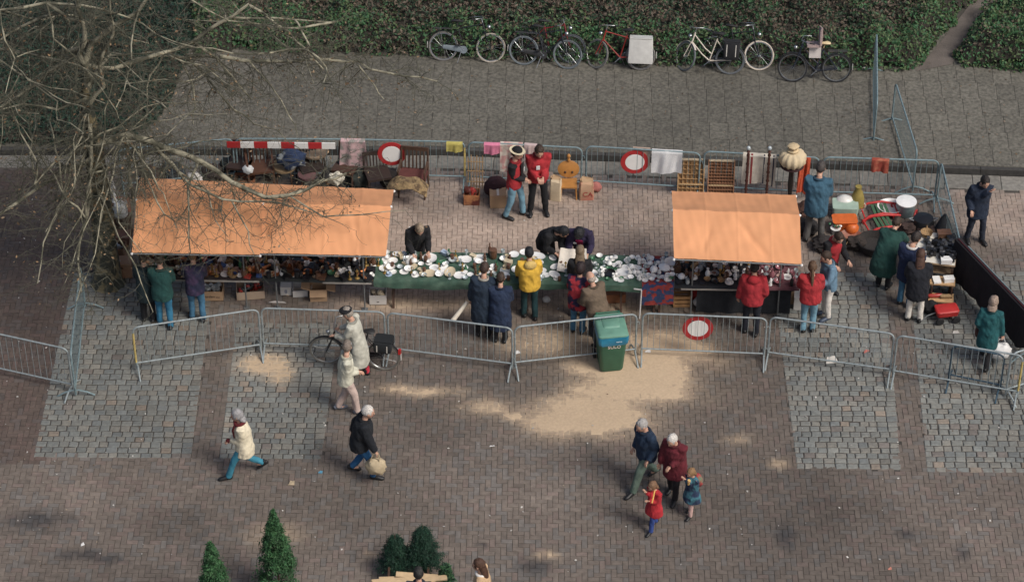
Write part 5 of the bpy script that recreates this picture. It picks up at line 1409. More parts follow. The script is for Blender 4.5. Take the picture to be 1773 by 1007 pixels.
# --- young conifers for sale at the bottom edge
def conifer(label, px, py, hgt, rad, kind, group=None):
    p = G(px, py)
    t = thing('conifer', label, 'conifer', p, 0, group)
    MB().tube([(0, 0, 0), (0.01, 0, hgt * 0.55), (0, 0, hgt)], [0.03, 0.018, 0.004], 8).build('trunk', mat((0.07, 0.045, 0.03), 0.9), t, True)
    n = 15000 if kind == 'thuja' else 15000
    if kind == 'thuja':
        nc = 230; q = nrs.rand(nc) ** 1.1
        prof = rad * np.clip((1 - q), 0, 1) ** 0.8 * np.clip(0.55 + q * 3.2, 0, 1)
        zc = 0.05 + q * (hgt - 0.16); ac = nrs.uniform(0, 2 * np.pi, nc)
        rc = prof * nrs.uniform(0.55, 1.12, nc)
        k_ = nrs.randint(0, nc, n); up = nrs.rand(n)
        sg = 0.03 + 0.05 * prof[k_] / rad
        rr2 = rc[k_] + nrs.normal(0, 1, n) * sg * (1 - 0.6 * up); da = nrs.normal(0, 1, n) * sg * (1 - 0.6 * up) / np.maximum(rc[k_], 0.06)
        pts = np.stack([rr2 * np.cos(ac[k_] + da), rr2 * np.sin(ac[k_] + da), zc[k_] + up * (0.14 + 0.1 * prof[k_] / rad) - 0.03], 1)
        nr = np.stack([np.cos(ac[k_]) * 0.7, np.sin(ac[k_]) * 0.7, np.full(n, 0.7)], 1)
        b1, b2 = np.array((0.030, 0.105, 0.036)), np.array((0.055, 0.135, 0.05))
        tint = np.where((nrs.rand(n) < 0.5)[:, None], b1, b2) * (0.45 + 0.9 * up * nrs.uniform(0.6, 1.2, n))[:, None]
        leaf_cloud('foliage', pts, nr, 0.028, tint, t, 0.6, 0.35)
    else:
        pts = []; dirs = []
        nb_ = 150
        for i in range(nb_):
            q = (i / nb_) ** 0.9; z0 = 0.1 + q * (hgt - 0.22); a = rnd.uniform(0, 6.283); ln = rad * (1 - q) ** 0.75 * rnd.uniform(0.75, 1.1) + 0.05
            for j in range(100):
                s_ = (j / 100) ** 0.8; sp_ = 0.055 * (1 - s_ * 0.5)
                pts.append((math.cos(a) * ln * s_ + rnd.gauss(0, sp_), math.sin(a) * ln * s_ + rnd.gauss(0, sp_), z0 + 0.12 * s_ * ln + rnd.gauss(0, 0.022)))
                dirs.append((math.cos(a) * 0.4, math.sin(a) * 0.4, 0.9))
        pts = np.array(pts); n = len(pts)
        tint = np.where((nrs.rand(n) < 0.6)[:, None], np.array((0.012, 0.045, 0.028)), np.array((0.022, 0.072, 0.038))) * (0.6 + 0.7 * nrs.rand(n))[:, None]
        leaf_cloud('needles', pts, np.array(dirs), 0.026, tint, t, 0.7, 0.2)
    return t
conifer('tall narrow thuja, higher of the two at the bottom edge', 484, 1035, 2.2, 0.40, 'thuja')
conifer('shorter thuja at the bottom edge, left of the taller one', 377, 1075, 1.98, 0.36, 'thuja')
conifer('small spruce with bare tip, right one of the touching pair', 734, 992, 1.22, 0.40, 'spruce')
conifer('small spruce, left and lower one of the touching pair', 686, 992, 0.98, 0.34, 'spruce')
# ------------------------------------------------------------------ wares
def china(c, rough=0.3): return mat(tuple(c), rough, 0.06, 20, rv=0.08, key='china')
WHITE = china((0.82, 0.81, 0.78)); CREAM = china((0.62, 0.52, 0.36)); BLUEW = china((0.40, 0.48, 0.58)); PINKW = china((0.58, 0.40, 0.36)); BROWNW = china((0.12, 0.06, 0.035)); COPPER = mat((0.55, 0.22, 0.09), 0.35, 0.2, 12, metal=0.7)
BRASS = mat((0.50, 0.34, 0.12), 0.35, 0.2, 12, metal=0.7); BLACKW = china((0.015, 0.015, 0.017)); GREENW = china((0.05, 0.16, 0.08)); GLASSY = mat((0.42, 0.47, 0.48), 0.12, 0.1, 10, coat=0.5); GREYW = china((0.30, 0.32, 0.33)); REDW = china((0.36, 0.04, 0.03)); BLUED = china((0.04, 0.08, 0.22)); ROSE = mat((0.30, 0.12, 0.14), 0.15, 0.2, 10, coat=0.4)
WICKER = mat((0.34, 0.22, 0.11), 0.85, 0.35, 40, 0.6, 70); CARD = mat((0.40, 0.26, 0.155), 0.9, 0.12, 5, 0.1); CARDW = mat((0.60, 0.57, 0.53), 0.9, 0.1, 5); CARDP = mat((0.47, 0.35, 0.25), 0.9, 0.1, 5)
KIND = {}
def proto(kind):
    if kind in KIND: return KIND[kind]
    m = MB(); sub = None
    if kind == 'plate': m.lathe([(0.055, 0.0), (0.07, 0.004), (0.12, 0.02), (0.121, 0.023), (0.085, 0.012), (0.07, 0.007)], 24)
    elif kind == 'octagonal_plate': m.lathe([(0.055, 0.0), (0.07, 0.004), (0.125, 0.022), (0.126, 0.026), (0.085, 0.013), (0.07, 0.008)], 8)
    elif kind == 'platter': m.lathe([(0.09, 0.0), (0.11, 0.004), (0.16, 0.024), (0.161, 0.028), (0.12, 0.013), (0.1, 0.008)], 28, sx=1.0, sy=0.68)
    elif kind == 'bowl': m.lathe([(0.04, 0), (0.045, 0.008), (0.08, 0.035), (0.1, 0.075), (0.104, 0.078), (0.096, 0.07), (0.07, 0.03), (0.03, 0.014)], 22)
    elif kind == 'cup':
        m.lathe([(0.022, 0), (0.024, 0.006), (0.036, 0.03), (0.042, 0.066), (0.044, 0.067), (0.039, 0.06), (0.03, 0.022), (0.01, 0.012)], 16)
        m.tube([(0.038, 0, 0.055), (0.062, 0, 0.05), (0.062, 0, 0.028), (0.036, 0, 0.022)], 0.005, 6)
        m.lathe([(0.04, -0.001), (0.07, 0.008), (0.071, 0.011), (0.04, 0.004)], 18)
    elif kind == 'jug':
        m.lathe([(0.045, 0), (0.06, 0.03), (0.065, 0.07), (0.045, 0.13), (0.04, 0.16), (0.05, 0.185), (0.046, 0.186), (0.034, 0.16), (0.03, 0.1)], 18)
        m.tube([(0.045, 0, 0.165), (0.095, 0, 0.15), (0.1, 0, 0.09), (0.06, 0, 0.05)], 0.009, 6)
        m.tube([(-0.045, 0, 0.17), (-0.075, 0, 0.19)], [0.018, 0.008], 6)
    elif kind == 'teapot':
        m.lathe([(0.04, 0), (0.075, 0.025), (0.085, 0.06), (0.07, 0.1), (0.04, 0.115), (0.035, 0.125), (0.012, 0.13), (0.016, 0.145), (0.006, 0.152)], 18)
        m.tube([(0.075, 0, 0.09), (0.13, 0, 0.085), (0.135, 0, 0.045), (0.08, 0, 0.035)], 0.009, 6)
        m.tube([(-0.07, 0, 0.04), (-0.11, 0, 0.07), (-0.135, 0, 0.115)], [0.02, 0.014, 0.009], 8)
    elif kind == 'vase': m.lathe([(0.035, 0), (0.05, 0.03), (0.062, 0.08), (0.05, 0.14), (0.024, 0.19), (0.028, 0.225), (0.036, 0.235), (0.03, 0.233), (0.02, 0.19)], 18)
    elif kind == 'bottle': m.lathe([(0.034, 0), (0.037, 0.01), (0.037, 0.15), (0.03, 0.18), (0.013, 0.21), (0.013, 0.27), (0.016, 0.272), (0.016, 0.285)], 14)
    elif kind == 'glass': m.lathe([(0.032, 0), (0.034, 0.003), (0.006, 0.008), (0.005, 0.06), (0.02, 0.07), (0.033, 0.1), (0.03, 0.135), (0.028, 0.13), (0.018, 0.075)], 14)
    elif kind == 'candlestick': m.lathe([(0.05, 0), (0.052, 0.01), (0.015, 0.03), (0.01, 0.06), (0.02, 0.08), (0.01, 0.1), (0.012, 0.17), (0.03, 0.185), (0.03, 0.195), (0.012, 0.2), (0.012, 0.23)], 14)
    elif kind == 'jar':
        m.lathe([(0.05, 0), (0.056, 0.01), (0.056, 0.12), (0.05, 0.135), (0.058, 0.14), (0.058, 0.165), (0.02, 0.17)], 18)
    elif kind == 'tureen':
        m.lathe([(0.05, 0), (0.06, 0.015), (0.1, 0.05), (0.115, 0.09), (0.12, 0.1), (0.1, 0.12), (0.05, 0.145), (0.02, 0.15), (0.02, 0.17), (0.006, 0.175)], 20, sx=1.2)
        for s in (-1, 1): m.tube([(s * 0.135, 0, 0.08), (s * 0.165, 0, 0.085), (s * 0.135, 0, 0.095)], 0.008, 6)
    elif kind == 'figurine':
        m.lathe([(0.04, 0), (0.042, 0.012), (0.03, 0.02), (0.035, 0.07), (0.026, 0.11), (0.032, 0.135), (0.016, 0.155)], 14)
        m.ell((0, 0, 0.18), (0.022, 0.024, 0.028), None, 10, 8); m.tube([(0.03, 0, 0.13), (0.05, -0.01, 0.1), (0.02, -0.035, 0.09)], 0.008, 6); m.tube([(-0.03, 0, 0.13), (-0.05, -0.01, 0.1), (-0.02, -0.035, 0.09)], 0.008, 6)
    elif kind == 'basket':
        m.lathe([(0.10, 0), (0.13, 0.05), (0.145, 0.12), (0.15, 0.125), (0.14, 0.115), (0.11, 0.03), (0.05, 0.015)], 20)
        m.tube([(0.145 * math.cos(a), 0, 0.12 + 0.15 * math.sin(a)) for a in np.linspace(0, math.pi, 10)], 0.009, 6)
    elif kind == 'tin_box': m.box((0, 0, 0.04), (0.2, 0.13, 0.08)); m.box((0, 0, 0.085), (0.208, 0.138, 0.014)); m.tube([(-0.04, 0, 0.09), (-0.03, 0, 0.11), (0.03, 0, 0.11), (0.04, 0, 0.09)], 0.005, 6)
    elif kind == 'book': m.box((0, 0, 0.004), (0.15, 0.21, 0.006)); m.box((0.003, 0, 0.0185), (0.14, 0.2, 0.023)); m.box((0, 0, 0.033), (0.15, 0.21, 0.006)); m.box((-0.073, 0, 0.0185), (0.005, 0.21, 0.024))
    elif kind == 'tray': m.lathe([(0.13, 0), (0.15, 0.006), (0.165, 0.028), (0.17, 0.028), (0.155, 0.004)], 28, sx=1.25, sy=0.8)
    elif kind == 'pan':
        m.lathe([(0.1, 0), (0.12, 0.005), (0.135, 0.06), (0.138, 0.06), (0.123, 0.01)], 24); m.tube([(0.13, 0, 0.05), (0.22, 0, 0.065), (0.32, 0, 0.07)], [0.01, 0.012, 0.014], 8)
    elif kind == 'clog':
        m.tube([(-0.12, 0, 0.045), (-0.09, 0, 0.05), (0, 0, 0.045), (0.07, 0, 0.05), (0.12, 0, 0.06), (0.15, 0, 0.085)], [(0.03, 0.035), (0.045, 0.045), (0.04, 0.04), (0.05, 0.045), (0.035, 0.03), (0.008, 0.008)], 12, ref=(0, 1, 0))
    elif kind == 'camera': m.box((0, 0, 0.05), (0.14, 0.05, 0.09)); m.lathe([(0.034, 0), (0.034, 0.05), (0.028, 0.055)], 14, (0, -0.025, 0.045), rot=Matrix.Rotation(R(90), 3, 'X')); m.box((0, 0, 0.105), (0.05, 0.045, 0.025)); m.lathe([(0.012, 0), (0.012, 0.015)], 10, (0.05, 0, 0.095))
    elif kind == 'lamp':
        m.lathe([(0.06, 0), (0.06, 0.015), (0.015, 0.03), (0.03, 0.09), (0.012, 0.14), (0.012, 0.2), (0.1, 0.2), (0.06, 0.32), (0.055, 0.32)], 16)
    elif kind == 'clock':
        m.box((0, 0, 0.1), (0.16, 0.07, 0.2), taper=0.8); m.lathe([(0.055, 0), (0.055, 0.01)], 18, (0, -0.033, 0.11), rot=Matrix.Rotation(R(90), 3, 'X')); m.box((0, 0, 0.01), (0.2, 0.1, 0.02)); m.ell((0, 0, 0.21), (0.03, 0.02, 0.03), None, 8, 6)
    KIND[kind] = m
    return m
MESHC = {}
def ware_mesh(kind, m):
    k = (kind, m.name)
    if k not in MESHC: MESHC[k] = proto(kind).mesh(m, True)
    return MESHC[k]
TZT = TZ + 0.013
PLACED = []
def ware(kind, p, m, label, scale=1.0, rz=None, group=None, cat=None, name=None, tilt=None, z=None):
    o = put(name or kind, ware_mesh(kind, m), None, p, rnd.uniform(0, 6.28) if rz is None else rz)
    o.scale = (scale,) * 3
    if tilt: o.rotation_euler = (tilt[0], tilt[1], o.rotation_euler.z)
    tag(o, label, cat or kind.replace('_', ' '), group)
    PLACED.append((p[0], p[1], scale * {'plate': .12, 'octagonal_plate': .125, 'platter': .16, 'bowl': .1, 'cup': .07, 'tureen': .14, 'tray': .19, 'basket': .15, 'teapot': .13, 'tin_box': .12, 'book': .12, 'pan': .18}.get(kind, 0.06)))
    return o
def at(px, py): return G(px, py, TZT)
# measured pieces that stand out, from left to right
for kind, px, py, m, sc, label in (
    ('plate', 374, 465, PINKW, 0.85, 'round pink rimmed plate on the leftmost stall'),
    ('plate', 390, 475, WHITE, 0.8, 'flower patterned plate at the front of the leftmost stall'),
    ('plate', 411, 469, PINKW, 0.95, 'large pink plate next to the second stall post'),
    ('bowl', 384, 455, WHITE, 0.8, 'white bowl behind the pink plates on the leftmost stall'),
    ('bowl', 398, 463, WHITE, 0.7, 'small white bowl between the plates on the leftmost stall'),
    ('lamp', 433, 474, COPPER, 0.6, 'small glowing orange copper lamp base on the leftmost stall'),
    ('plate', 455, 472, COPPER, 0.95, 'copper coloured dish at the front of the middle stall'),
    ('basket', 503, 468, BROWNW, 1.15, 'large dark wicker basket with handle on the middle stall'),
    ('bowl', 559, 446, WHITE, 1.1, 'wide white bowl just below the canopy hem'),
    ('bowl', 574, 475, GREENW, 0.8, 'green bowl at the front of the middle stall'),
    ('tray', 591, 475, CREAM, 0.6, 'round cream tray with a white cup'),
    ('plate', 665, 453, WHITE, 0.95, 'upper of two white plates at the green cloth left end'),
    ('plate', 666, 465, WHITE, 0.95, 'lower of two white plates at the green cloth left end'),
    ('plate', 680, 471, WHITE, 0.65, 'small white saucer with dark centre near the green edge'),
    ('bowl', 669, 440, WHITE, 0.7, 'white bowl beside the canopy corner on green cloth'),
    ('plate', 686, 440, WHITE, 0.65, 'small white plate at the back left of the green cloth'),
    ('jug', 707, 457, WHITE, 1.0, 'tall white jug in front of the leaning seller'),
    ('teapot', 717, 454, WHITE, 0.8, 'white teapot beside the tall white jug'),
    ('octagonal_plate', 744, 448, WHITE, 1.25, 'big white octagonal dish right of the leaning seller'),
    ('bowl', 729, 459, WHITE, 0.6, 'little white bowl between teapot and octagonal dish'),
    ('octagonal_plate', 744, 474, CREAM, 1.0, 'cream octagonal plate with brown centre at the green edge'),
    ('tray', 767, 454, GREENW, 0.5, 'small dark green tray with bits on it'),
    ('platter', 779, 472, CREAM, 1.0, 'large cream oval platter at the green cloth edge'),
    ('tin_box', 770, 440, BLUEW, 0.75, 'blue and white tin box at the back of the green cloth'),
    ('bowl', 784, 453, GLASSY, 0.85, 'glass bowl in the middle of the green cloth'),
    ('octagonal_plate', 807, 450, WHITE, 0.95, 'white octagonal plate with dark rim spot'),
    ('tin_box', 805, 473, WHITE, 0.5, 'small white box near the long navy coats'),
    ('jar', 854, 446, BROWNW, 1.3, 'brown jar with white lid behind the grey collar'),
    ('bottle', 848, 440, BROWNW, 1.0, 'brown bottle standing at the back of the table'),
    ('plate', 890, 441, WHITE, 0.85, 'round white plate behind the yellow jacket'),
    ('plate', 908, 437, WHITE, 0.8, 'white plate half hidden behind the black haired shopper'),
    ('tray', 874, 470, GREYW, 0.75, 'grey tray holding odds and ends left of yellow jacket'),
    ('tin_box', 880, 456, CREAM, 0.8, 'long cream box lying left of the yellow jacket'),
    ('platter', 931, 444, WHITE, 1.0, 'large white platter with blue figure at the table back'),
    ('platter', 957, 447, WHITE, 0.62, 'topmost of three white oval dishes in a row'),
    ('platter', 962, 462, WHITE, 0.75, 'middle of three white oval dishes in a row'),
    ('platter', 960, 476, WHITE, 0.85, 'nearest of three white oval dishes in a row'),
    ('platter', 1028, 472, WHITE, 0.65, 'flat white dish right of the curly haired shopper'),
    ('pan', 1055, 475, BLACKW, 0.9, 'black pan with white lining on the green cloth'),
    ('octagonal_plate', 1080, 472, WHITE, 1.1, 'white plate lying on a white napkin'),
    ('teapot', 1132, 470, WHITE, 1.0, 'white teapot on the checked rug'),
    ('bowl', 1162, 459, WHITE, 1.35, 'very large white bowl at the right stall post'),
    ('tureen', 1150, 468, WHITE, 0.9, 'white tureen in front of the very large bowl'),
    ('teapot', 1180, 482, WHITE, 0.9, 'white teapot at the front corner of the right stall'),
    ('clog', 1204, 461, WICKER, 1.1, 'pale wooden clog on the right stall table'),
    ('vase', 1225, 478, WHITE, 0.85, 'white vase on the black cloth of the right stall'),
    ('bowl', 1238, 476, GREYW, 0.75, 'grey bowl beside the white vase on black cloth'),
    ('figurine', 1273, 483, WHITE, 0.95, 'left of two white figurines on the right stall'),
    ('figurine', 1286, 483, WHITE, 0.9, 'right of two white figurines on the right stall'),
    ('bowl', 1338, 487, GLASSY, 0.6, 'little glass bowl on the plum coloured cloth'),
    ('plate', 1363, 480, WHITE, 0.8, 'white plate at the right end of the stall table'),
):
    ware(kind, at(px, py), m, label, sc)
ware('cup', at(591, 475) + Vector((0, 0, 0.03)), WHITE, 'white cup standing on the round cream tray', 1.2)
# fill: smaller wares in between, without touching what is already there
USED = set()
def fill(px0, px1, n, mix, where, d0=0.06, d1=0.84, dens=0.55):
    cnt = 0; tries = 0
    while cnt < n and tries < n * 45:
        tries += 1
        qx, qd = rnd.random(), rnd.random()
        p = T(px0 + (px1 - px0) * qx, d0 + (d1 - d0) * qd, TZT)
        zone = ('front', 'middle', 'back')[min(2, int(qd * 3))] + ' row, ' + ('left end', 'centre left', 'centre', 'centre right', 'right end')[min(4, int(qx * 5))]
        kind, m, sc, desc = rnd.choice(mix)
        sc *= rnd.uniform(0.88, 1.32)
        r = sc * {'plate': .12, 'octagonal_plate': .125, 'platter': .14, 'bowl': .1, 'cup': .07, 'tureen': .12, 'tray': .17, 'basket': .14, 'teapot': .11, 'tin_box': .11, 'book': .11, 'pan': .15}.get(kind, 0.055)
        if any((p.x - q[0]) ** 2 + (p.y - q[1]) ** 2 < ((r + q[2]) * dens) ** 2 for q in PLACED): continue
        lab = '%s %s on %s, %s' % (desc, kind.replace('_', ' '), where, zone)
        if lab in USED: continue
        USED.add(lab)
        ware(kind, p, m, lab, sc, group='%s %s on %s' % (desc, {'glass': 'glasses', 'tin_box': 'tin boxes'}.get(kind, kind.replace('_', ' ') + 's'), where))
        cnt += 1
MIXL = [('bowl', WHITE, 0.55, 'little white'), ('plate', PINKW, 0.6, 'small pink'), ('cup', WHITE, 0.9, 'small white'), ('jar', BROWNW, 0.8, 'brown'), ('book', BLACKW, 0.8, 'dark'), ('tin_box', REDW, 0.7, 'red'), ('bowl', COPPER, 0.8, 'copper'), ('vase', BROWNW, 0.8, 'brown'), ('candlestick', BRASS, 0.9, 'brass'), ('figurine', BROWNW, 0.9, 'dark'), ('cup', PINKW, 0.9, 'pink'), ('jug', BLACKW, 0.8, 'black'), ('bottle', GREENW, 0.8, 'green'), ('basket', WICKER, 0.6, 'small wicker'), ('book', BROWNW, 0.8, 'brown'), ('bowl', BROWNW, 0.8, 'brown'), ('tin_box', BLUED, 0.6, 'dark blue'), ('pan', BLACKW, 0.6, 'small black'), ('plate', CREAM, 0.6, 'small cream')]
fill(350, 452, 26, MIXL, 'the very front of the leftmost stall', 0.0, 0.2, 0.5)
fill(250, 452, 90, MIXL, 'the leftmost stall', 0.04, 0.8)
MIXM = [('cup', WHITE, 0.9, 'small white'), ('jar', BLACKW, 0.8, 'black'), ('book', BLACKW, 0.8, 'dark'), ('bowl', BLACKW, 0.8, 'black'), ('vase', WHITE, 0.6, 'white'), ('bowl', COPPER, 0.7, 'copper'), ('candlestick', BRASS, 0.9, 'brass'), ('figurine', BLACKW, 0.9, 'black'), ('cup', CREAM, 0.9, 'cream'), ('tin_box', BLACKW, 0.7, 'black'), ('jug', BROWNW, 0.8, 'brown'), ('tin_box', BROWNW, 0.7, 'brown'), ('clog', COPPER, 0.7, 'reddish'), ('bowl', WHITE, 0.45, 'little white'), ('lamp', BLACKW, 0.5, 'black')]
fill(456, 646, 40, MIXM, 'the very front of the middle stall', 0.0, 0.2, 0.5)
fill(456, 646, 80, MIXM, 'the middle stall', 0.04, 0.8)
MIXG = [('cup', WHITE, 0.95, 'white'), ('bowl', WHITE, 0.7, 'small white'), ('plate', WHITE, 0.75, 'medium white'), ('plate', WHITE, 0.55, 'small white'), ('glass', GLASSY, 1.0, 'clear'), ('jug', CREAM, 0.6, 'cream'), ('cup', CREAM, 0.9, 'cream'), ('figurine', BROWNW, 0.7, 'brown'), ('vase', GREENW, 0.6, 'green'), ('tin_box', CREAM, 0.5, 'cream'), ('candlestick', BRASS, 0.7, 'brass'), ('bowl', GLASSY, 0.5, 'little glass'), ('jar', BROWNW, 0.6, 'brown'), ('cup', BLUEW, 0.9, 'pale blue')]
fill(654, 885, 84, MIXG, 'the left green cloth')
fill(890, 1018, 34, MIXG, 'the right green cloth beside the oval dishes')
MIXC = [('cup', WHITE, 0.95, 'white'), ('cup', WHITE, 0.95, 'white'), ('bowl', WHITE, 0.5, 'small white'), ('jug', WHITE, 0.55, 'white'), ('glass', GLASSY, 1.0, 'clear'), ('bowl', GREENW, 0.4, 'little green'), ('plate', WHITE, 0.5, 'small white'), ('teapot', WHITE, 0.6, 'small white')]
fill(1020, 1112, 48, MIXC, 'the crowded right green cloth', 0.1, 0.86, 0.55)
fill(1113, 1168, 32, MIXC, 'the checked rug', 0.08, 0.86, 0.55)
MIXR = [('cup', WHITE, 1.0, 'plain white'), ('bowl', WHITE, 0.5, 'small white'), ('jar', BLACKW, 0.7, 'black'), ('bowl', BLACKW, 0.7, 'black'), ('vase', BLACKW, 0.7, 'black'), ('cup', WHITE, 0.9, 'white'), ('candlestick', BRASS, 0.8, 'brass'), ('book', BLACKW, 0.7, 'dark'), ('figurine', BROWNW, 0.8, 'brown'), ('tin_box', BROWNW, 0.6, 'brown'), ('jug', GREYW, 0.7, 'grey'), ('clock', BROWNW, 0.6, 'brown'), ('bowl', WICKER, 0.6, 'wooden')]
fill(1172, 1300, 64, MIXR, 'the black cloth of the right stall', 0.04, 0.8)
MIXP = [('glass', ROSE, 1.2, 'rose coloured'), ('glass', GLASSY, 1.2, 'clear'), ('vase', ROSE, 0.8, 'rose coloured'), ('bowl', ROSE, 0.7, 'rose coloured'), ('bottle', BLACKW, 0.7, 'dark'), ('figurine', WHITE, 0.7, 'white'), ('cup', PINKW, 0.9, 'pink')]
fill(1300, 1380, 34, MIXP, 'the plum cloth', 0.04, 0.8)
# crumpled sheets and napkins on the tables
def paper(name, label, cat, c, w, d, m, rz=0.0, z0=TZT + 0.002, lump=0.012, th=0.003):
    t = put(name, None, None, (c.x, c.y, z0), rz); tag(t, label, cat); ph = rnd.random() * 7
    MB().sheet(lambda u, v: ((u - .5) * w, (v - .5) * d, lump * (1 + math.sin(u * 7 + ph) * math.sin(v * 6 + ph * 2))), 8, 8, th).build('sheet', m, t, True)
    return t
papw = mat((0.70, 0.69, 0.66), 0.9, 0.06, 10)
paper('paper_sheet', 'white paper lying left of the brown jar', 'paper', G(831, 448, TZT), 0.26, 0.26, papw, 0.1)
paper('napkin', 'white square napkin on the green cloth near the right end', 'napkin', G(1078, 474, TZT), 0.36, 0.26, papw, -0.3, lump=0.004)
# cream cloth held up by the purple seller
t = put('cream_cloth', None, None, G(993, 432, 1.0), R(-4)); tag(t, 'cream cloth held up over the table by the purple seller', 'cloth')
MB().sheet(lambda u, v: ((u - .5) * (0.52 + 0.1 * v), -0.02 - 0.5 * v + 0.02 * math.sin(u * 9), 0.05 - 0.2 * v ** 0.6 - 0.03 * math.sin(u * 6.28) ** 2), 14, 10, 0.004).build('cloth', mat((0.66, 0.60, 0.52), 0.9, 0.08, 6, 0.4, 18), t, True)
# white stool end below the checked rug
t = thing('folding_stand', 'white folding stand leg beside the checked rug', 'stand', T(1110, -0.1, 0), TRZ)
MB().bar((0, 0, 0.0), (0.02, 0.02, 0.72), 0.022).build('leg', papw, t); MB().bar((0.02, 0.02, 0.72), (-0.13, 0.05, 0.72), 0.022).build('arm', papw, t)

# ------------------------------------------------------------------ boxes, bags and furniture
def carton(label, px, py, w, d, h, m, rz=0.0, flaps=(), fill_=None, name='cardboard_box', z=0.0, text=None, cat='box', open_=True, inner=None):
    t = thing(name, label, cat, G(px, py, z), rz)
    b = MB(); th = 0.012
    b.box((0, 0, th / 2), (w, d, th))
    b.box((0, -d / 2 + th / 2, h / 2), (w, th, h)); b.box((0, d / 2 - th / 2, h / 2), (w, th, h))
    b.box((-w / 2 + th / 2, 0, h / 2), (th, d - 2 * th, h)); b.box((w / 2 - th / 2, 0, h / 2), (th, d - 2 * th, h))
    if not open_: b.box((0, 0, h + th / 2), (w * 1.003, d * 1.003, th))
    b.build('carton', m, t)
    for sx, sy, ln, ang in flaps:
        a = R(ang); th2 = 0.008
        if sx: V = [(sx * w / 2, -d / 2, h), (sx * w / 2, d / 2, h), (sx * (w / 2 + ln * math.cos(a)), d / 2, h + ln * math.sin(a)), (sx * (w / 2 + ln * math.cos(a)), -d / 2, h + ln * math.sin(a))]
        else: V = [(-w / 2, sy * d / 2, h), (w / 2, sy * d / 2, h), (w / 2, sy * (d / 2 + ln * math.cos(a)), h + ln * math.sin(a)), (-w / 2, sy * (d / 2 + ln * math.cos(a)), h + ln * math.sin(a))]
        W = V + [(x, y, z_ - th2) for x, y, z_ in V]
        MB().add(W, [(0, 1, 2, 3), (7, 6, 5, 4), (0, 4, 5, 1), (1, 5, 6, 2), (2, 6, 7, 3), (3, 7, 4, 0)]).build('flap', m, t)
    if fill_:
        for i in range(fill_[1]):
            r = rnd.uniform(0.05, 0.09); mm = rnd.choice(fill_[0])
            k = rnd.choice(('lump', 'bowl', 'jar'))
            p = (rnd.uniform(-w / 2 + .08, w / 2 - .08), rnd.uniform(-d / 2 + .07, d / 2 - .07), h - rnd.uniform(-0.02, 0.06))
            c_ = MB()
            if k == 'lump': c_.ell(p, (r * 1.3, r, r * 0.8), Matrix.Rotation(rnd.uniform(0, 3), 3, 'Z'), 10, 7, lambda q: 1 + 0.2 * math.sin(q.x * 7 + q.z * 5 + i))
            elif k == 'bowl': c_.lathe([(0.03, -0.05), (r, 0.0), (r * 0.9, 0.0), (0.02, -0.03)], 14, p, rot=Matrix.Rotation(rnd.uniform(-.6, .6), 3, 'X'))
            else: c_.lathe([(r * .6, -0.08), (r * .6, 0.06), (r * .3, 0.08)], 12, p, rot=Matrix.Rotation(rnd.uniform(-.8, .8), 3, 'Y'))
            c_.build('contents', mm, t, True)
    if text:
        l_ = put('lettering', text_mesh(text[0], text[1], text[2]), t); l_.location = (text[3], -d / 2 - 0.0015, text[4]); l_.rotation_euler = (R(90), 0, 0)
    return t
INK = mat((0.02, 0.018, 0.018), 0.8)
carton('cardboard box of white crockery with dark lettering under the leftmost stall', 368, 512, 0.46, 0.34, 0.24, CARD, R(0), fill_=([WHITE, GREYW, WHITE], 9), text=('Garden', 0.085, INK, -0.06, 0.12))
MB().box((0.13, -0.172, 0.1), (0.08, 0.002, 0.015)).build('printed_bar', INK, bpy.data.objects['cardboard_box'])
carton('pale low carton with red cloth under the leftmost stall', 434, 509, 0.56, 0.36, 0.2, CARDP, R(6), fill_=([REDW, BLACKW, REDW], 8))
carton('blue printed white carton hanging back under the middle stall', 496, 506, 0.22, 0.2, 0.2, CARDW, 0, open_=False, text=('8', 0.12, mat((0.05, 0.09, 0.2), 0.8), 0, 0.1))
carton('white open carton left of the box with flaps', 520, 506, 0.3, 0.3, 0.16, CARDW, R(4), flaps=((1, 0, 0.12, 30),))
carton('open cardboard box with spread flaps under the middle stall', 552, 514, 0.34, 0.3, 0.3, CARD, R(2), flaps=((1, 0, 0.18, -15), (-1, 0, 0.18, 20), (0, -1, 0.14, -55), (0, 1, 0.15, 40)))
carton('white box with dark slot under the green table end', 655, 520, 0.34, 0.28, 0.24, CARDW, 0, fill_=([BROWNW, CREAM], 5), text=('-', 0.2, INK, 0.0, 0.09))
carton('flat brown carton under the green cloth right end', 1064, 516, 0.42, 0.32, 0.2, mat((0.28, 0.12, 0.06), 0.9, 0.1), R(3), open_=False)
carton('white carton behind the red sweatshirt', 1384, 530, 0.24, 0.26, 0.3, CARDW, R(-4), open_=False)
carton('brown carton with bits under the right end of the stall', 1362, 520, 0.26, 0.26, 0.32, CARD, 0, fill_=([WHITE, BROWNW], 6))
for i, (px, py, c_, ds) in enumerate(((200, 480, (0.26, 0.14, 0.08), 'lowest'), (215, 474, (0.30, 0.17, 0.10), 'frontmost'), (205, 450, (0.22, 0.12, 0.07), 'second'), (213, 425, (0.20, 0.10, 0.07), 'third'), (205, 400, (0.16, 0.08, 0.055), 'fourth'), (212, 375, (0.24, 0.10, 0.06), 'rearmost'))):
    carton('%s of the brown boxes lined up left of the stall' % ds, px, py, 0.34, 0.3, 0.3 + 0.05 * (i % 3), mat(c_, 0.9, 0.15, 5), R(rnd.uniform(-12, 12)), open_=(i % 2 == 0), fill_=([BROWNW, BLACKW, GREYW], 5) if i % 2 == 0 else None)
carton('box of red brown jars with a printed orange side', 817, 349, 0.33, 0.26, 0.26, mat((0.42, 0.18, 0.075), 0.8, 0.3, 9, c2=(0.12, 0.03, 0.02)), R(-2), fill_=([REDW, BROWNW, mat((0.12, 0.03, 0.02), 0.4)], 12))
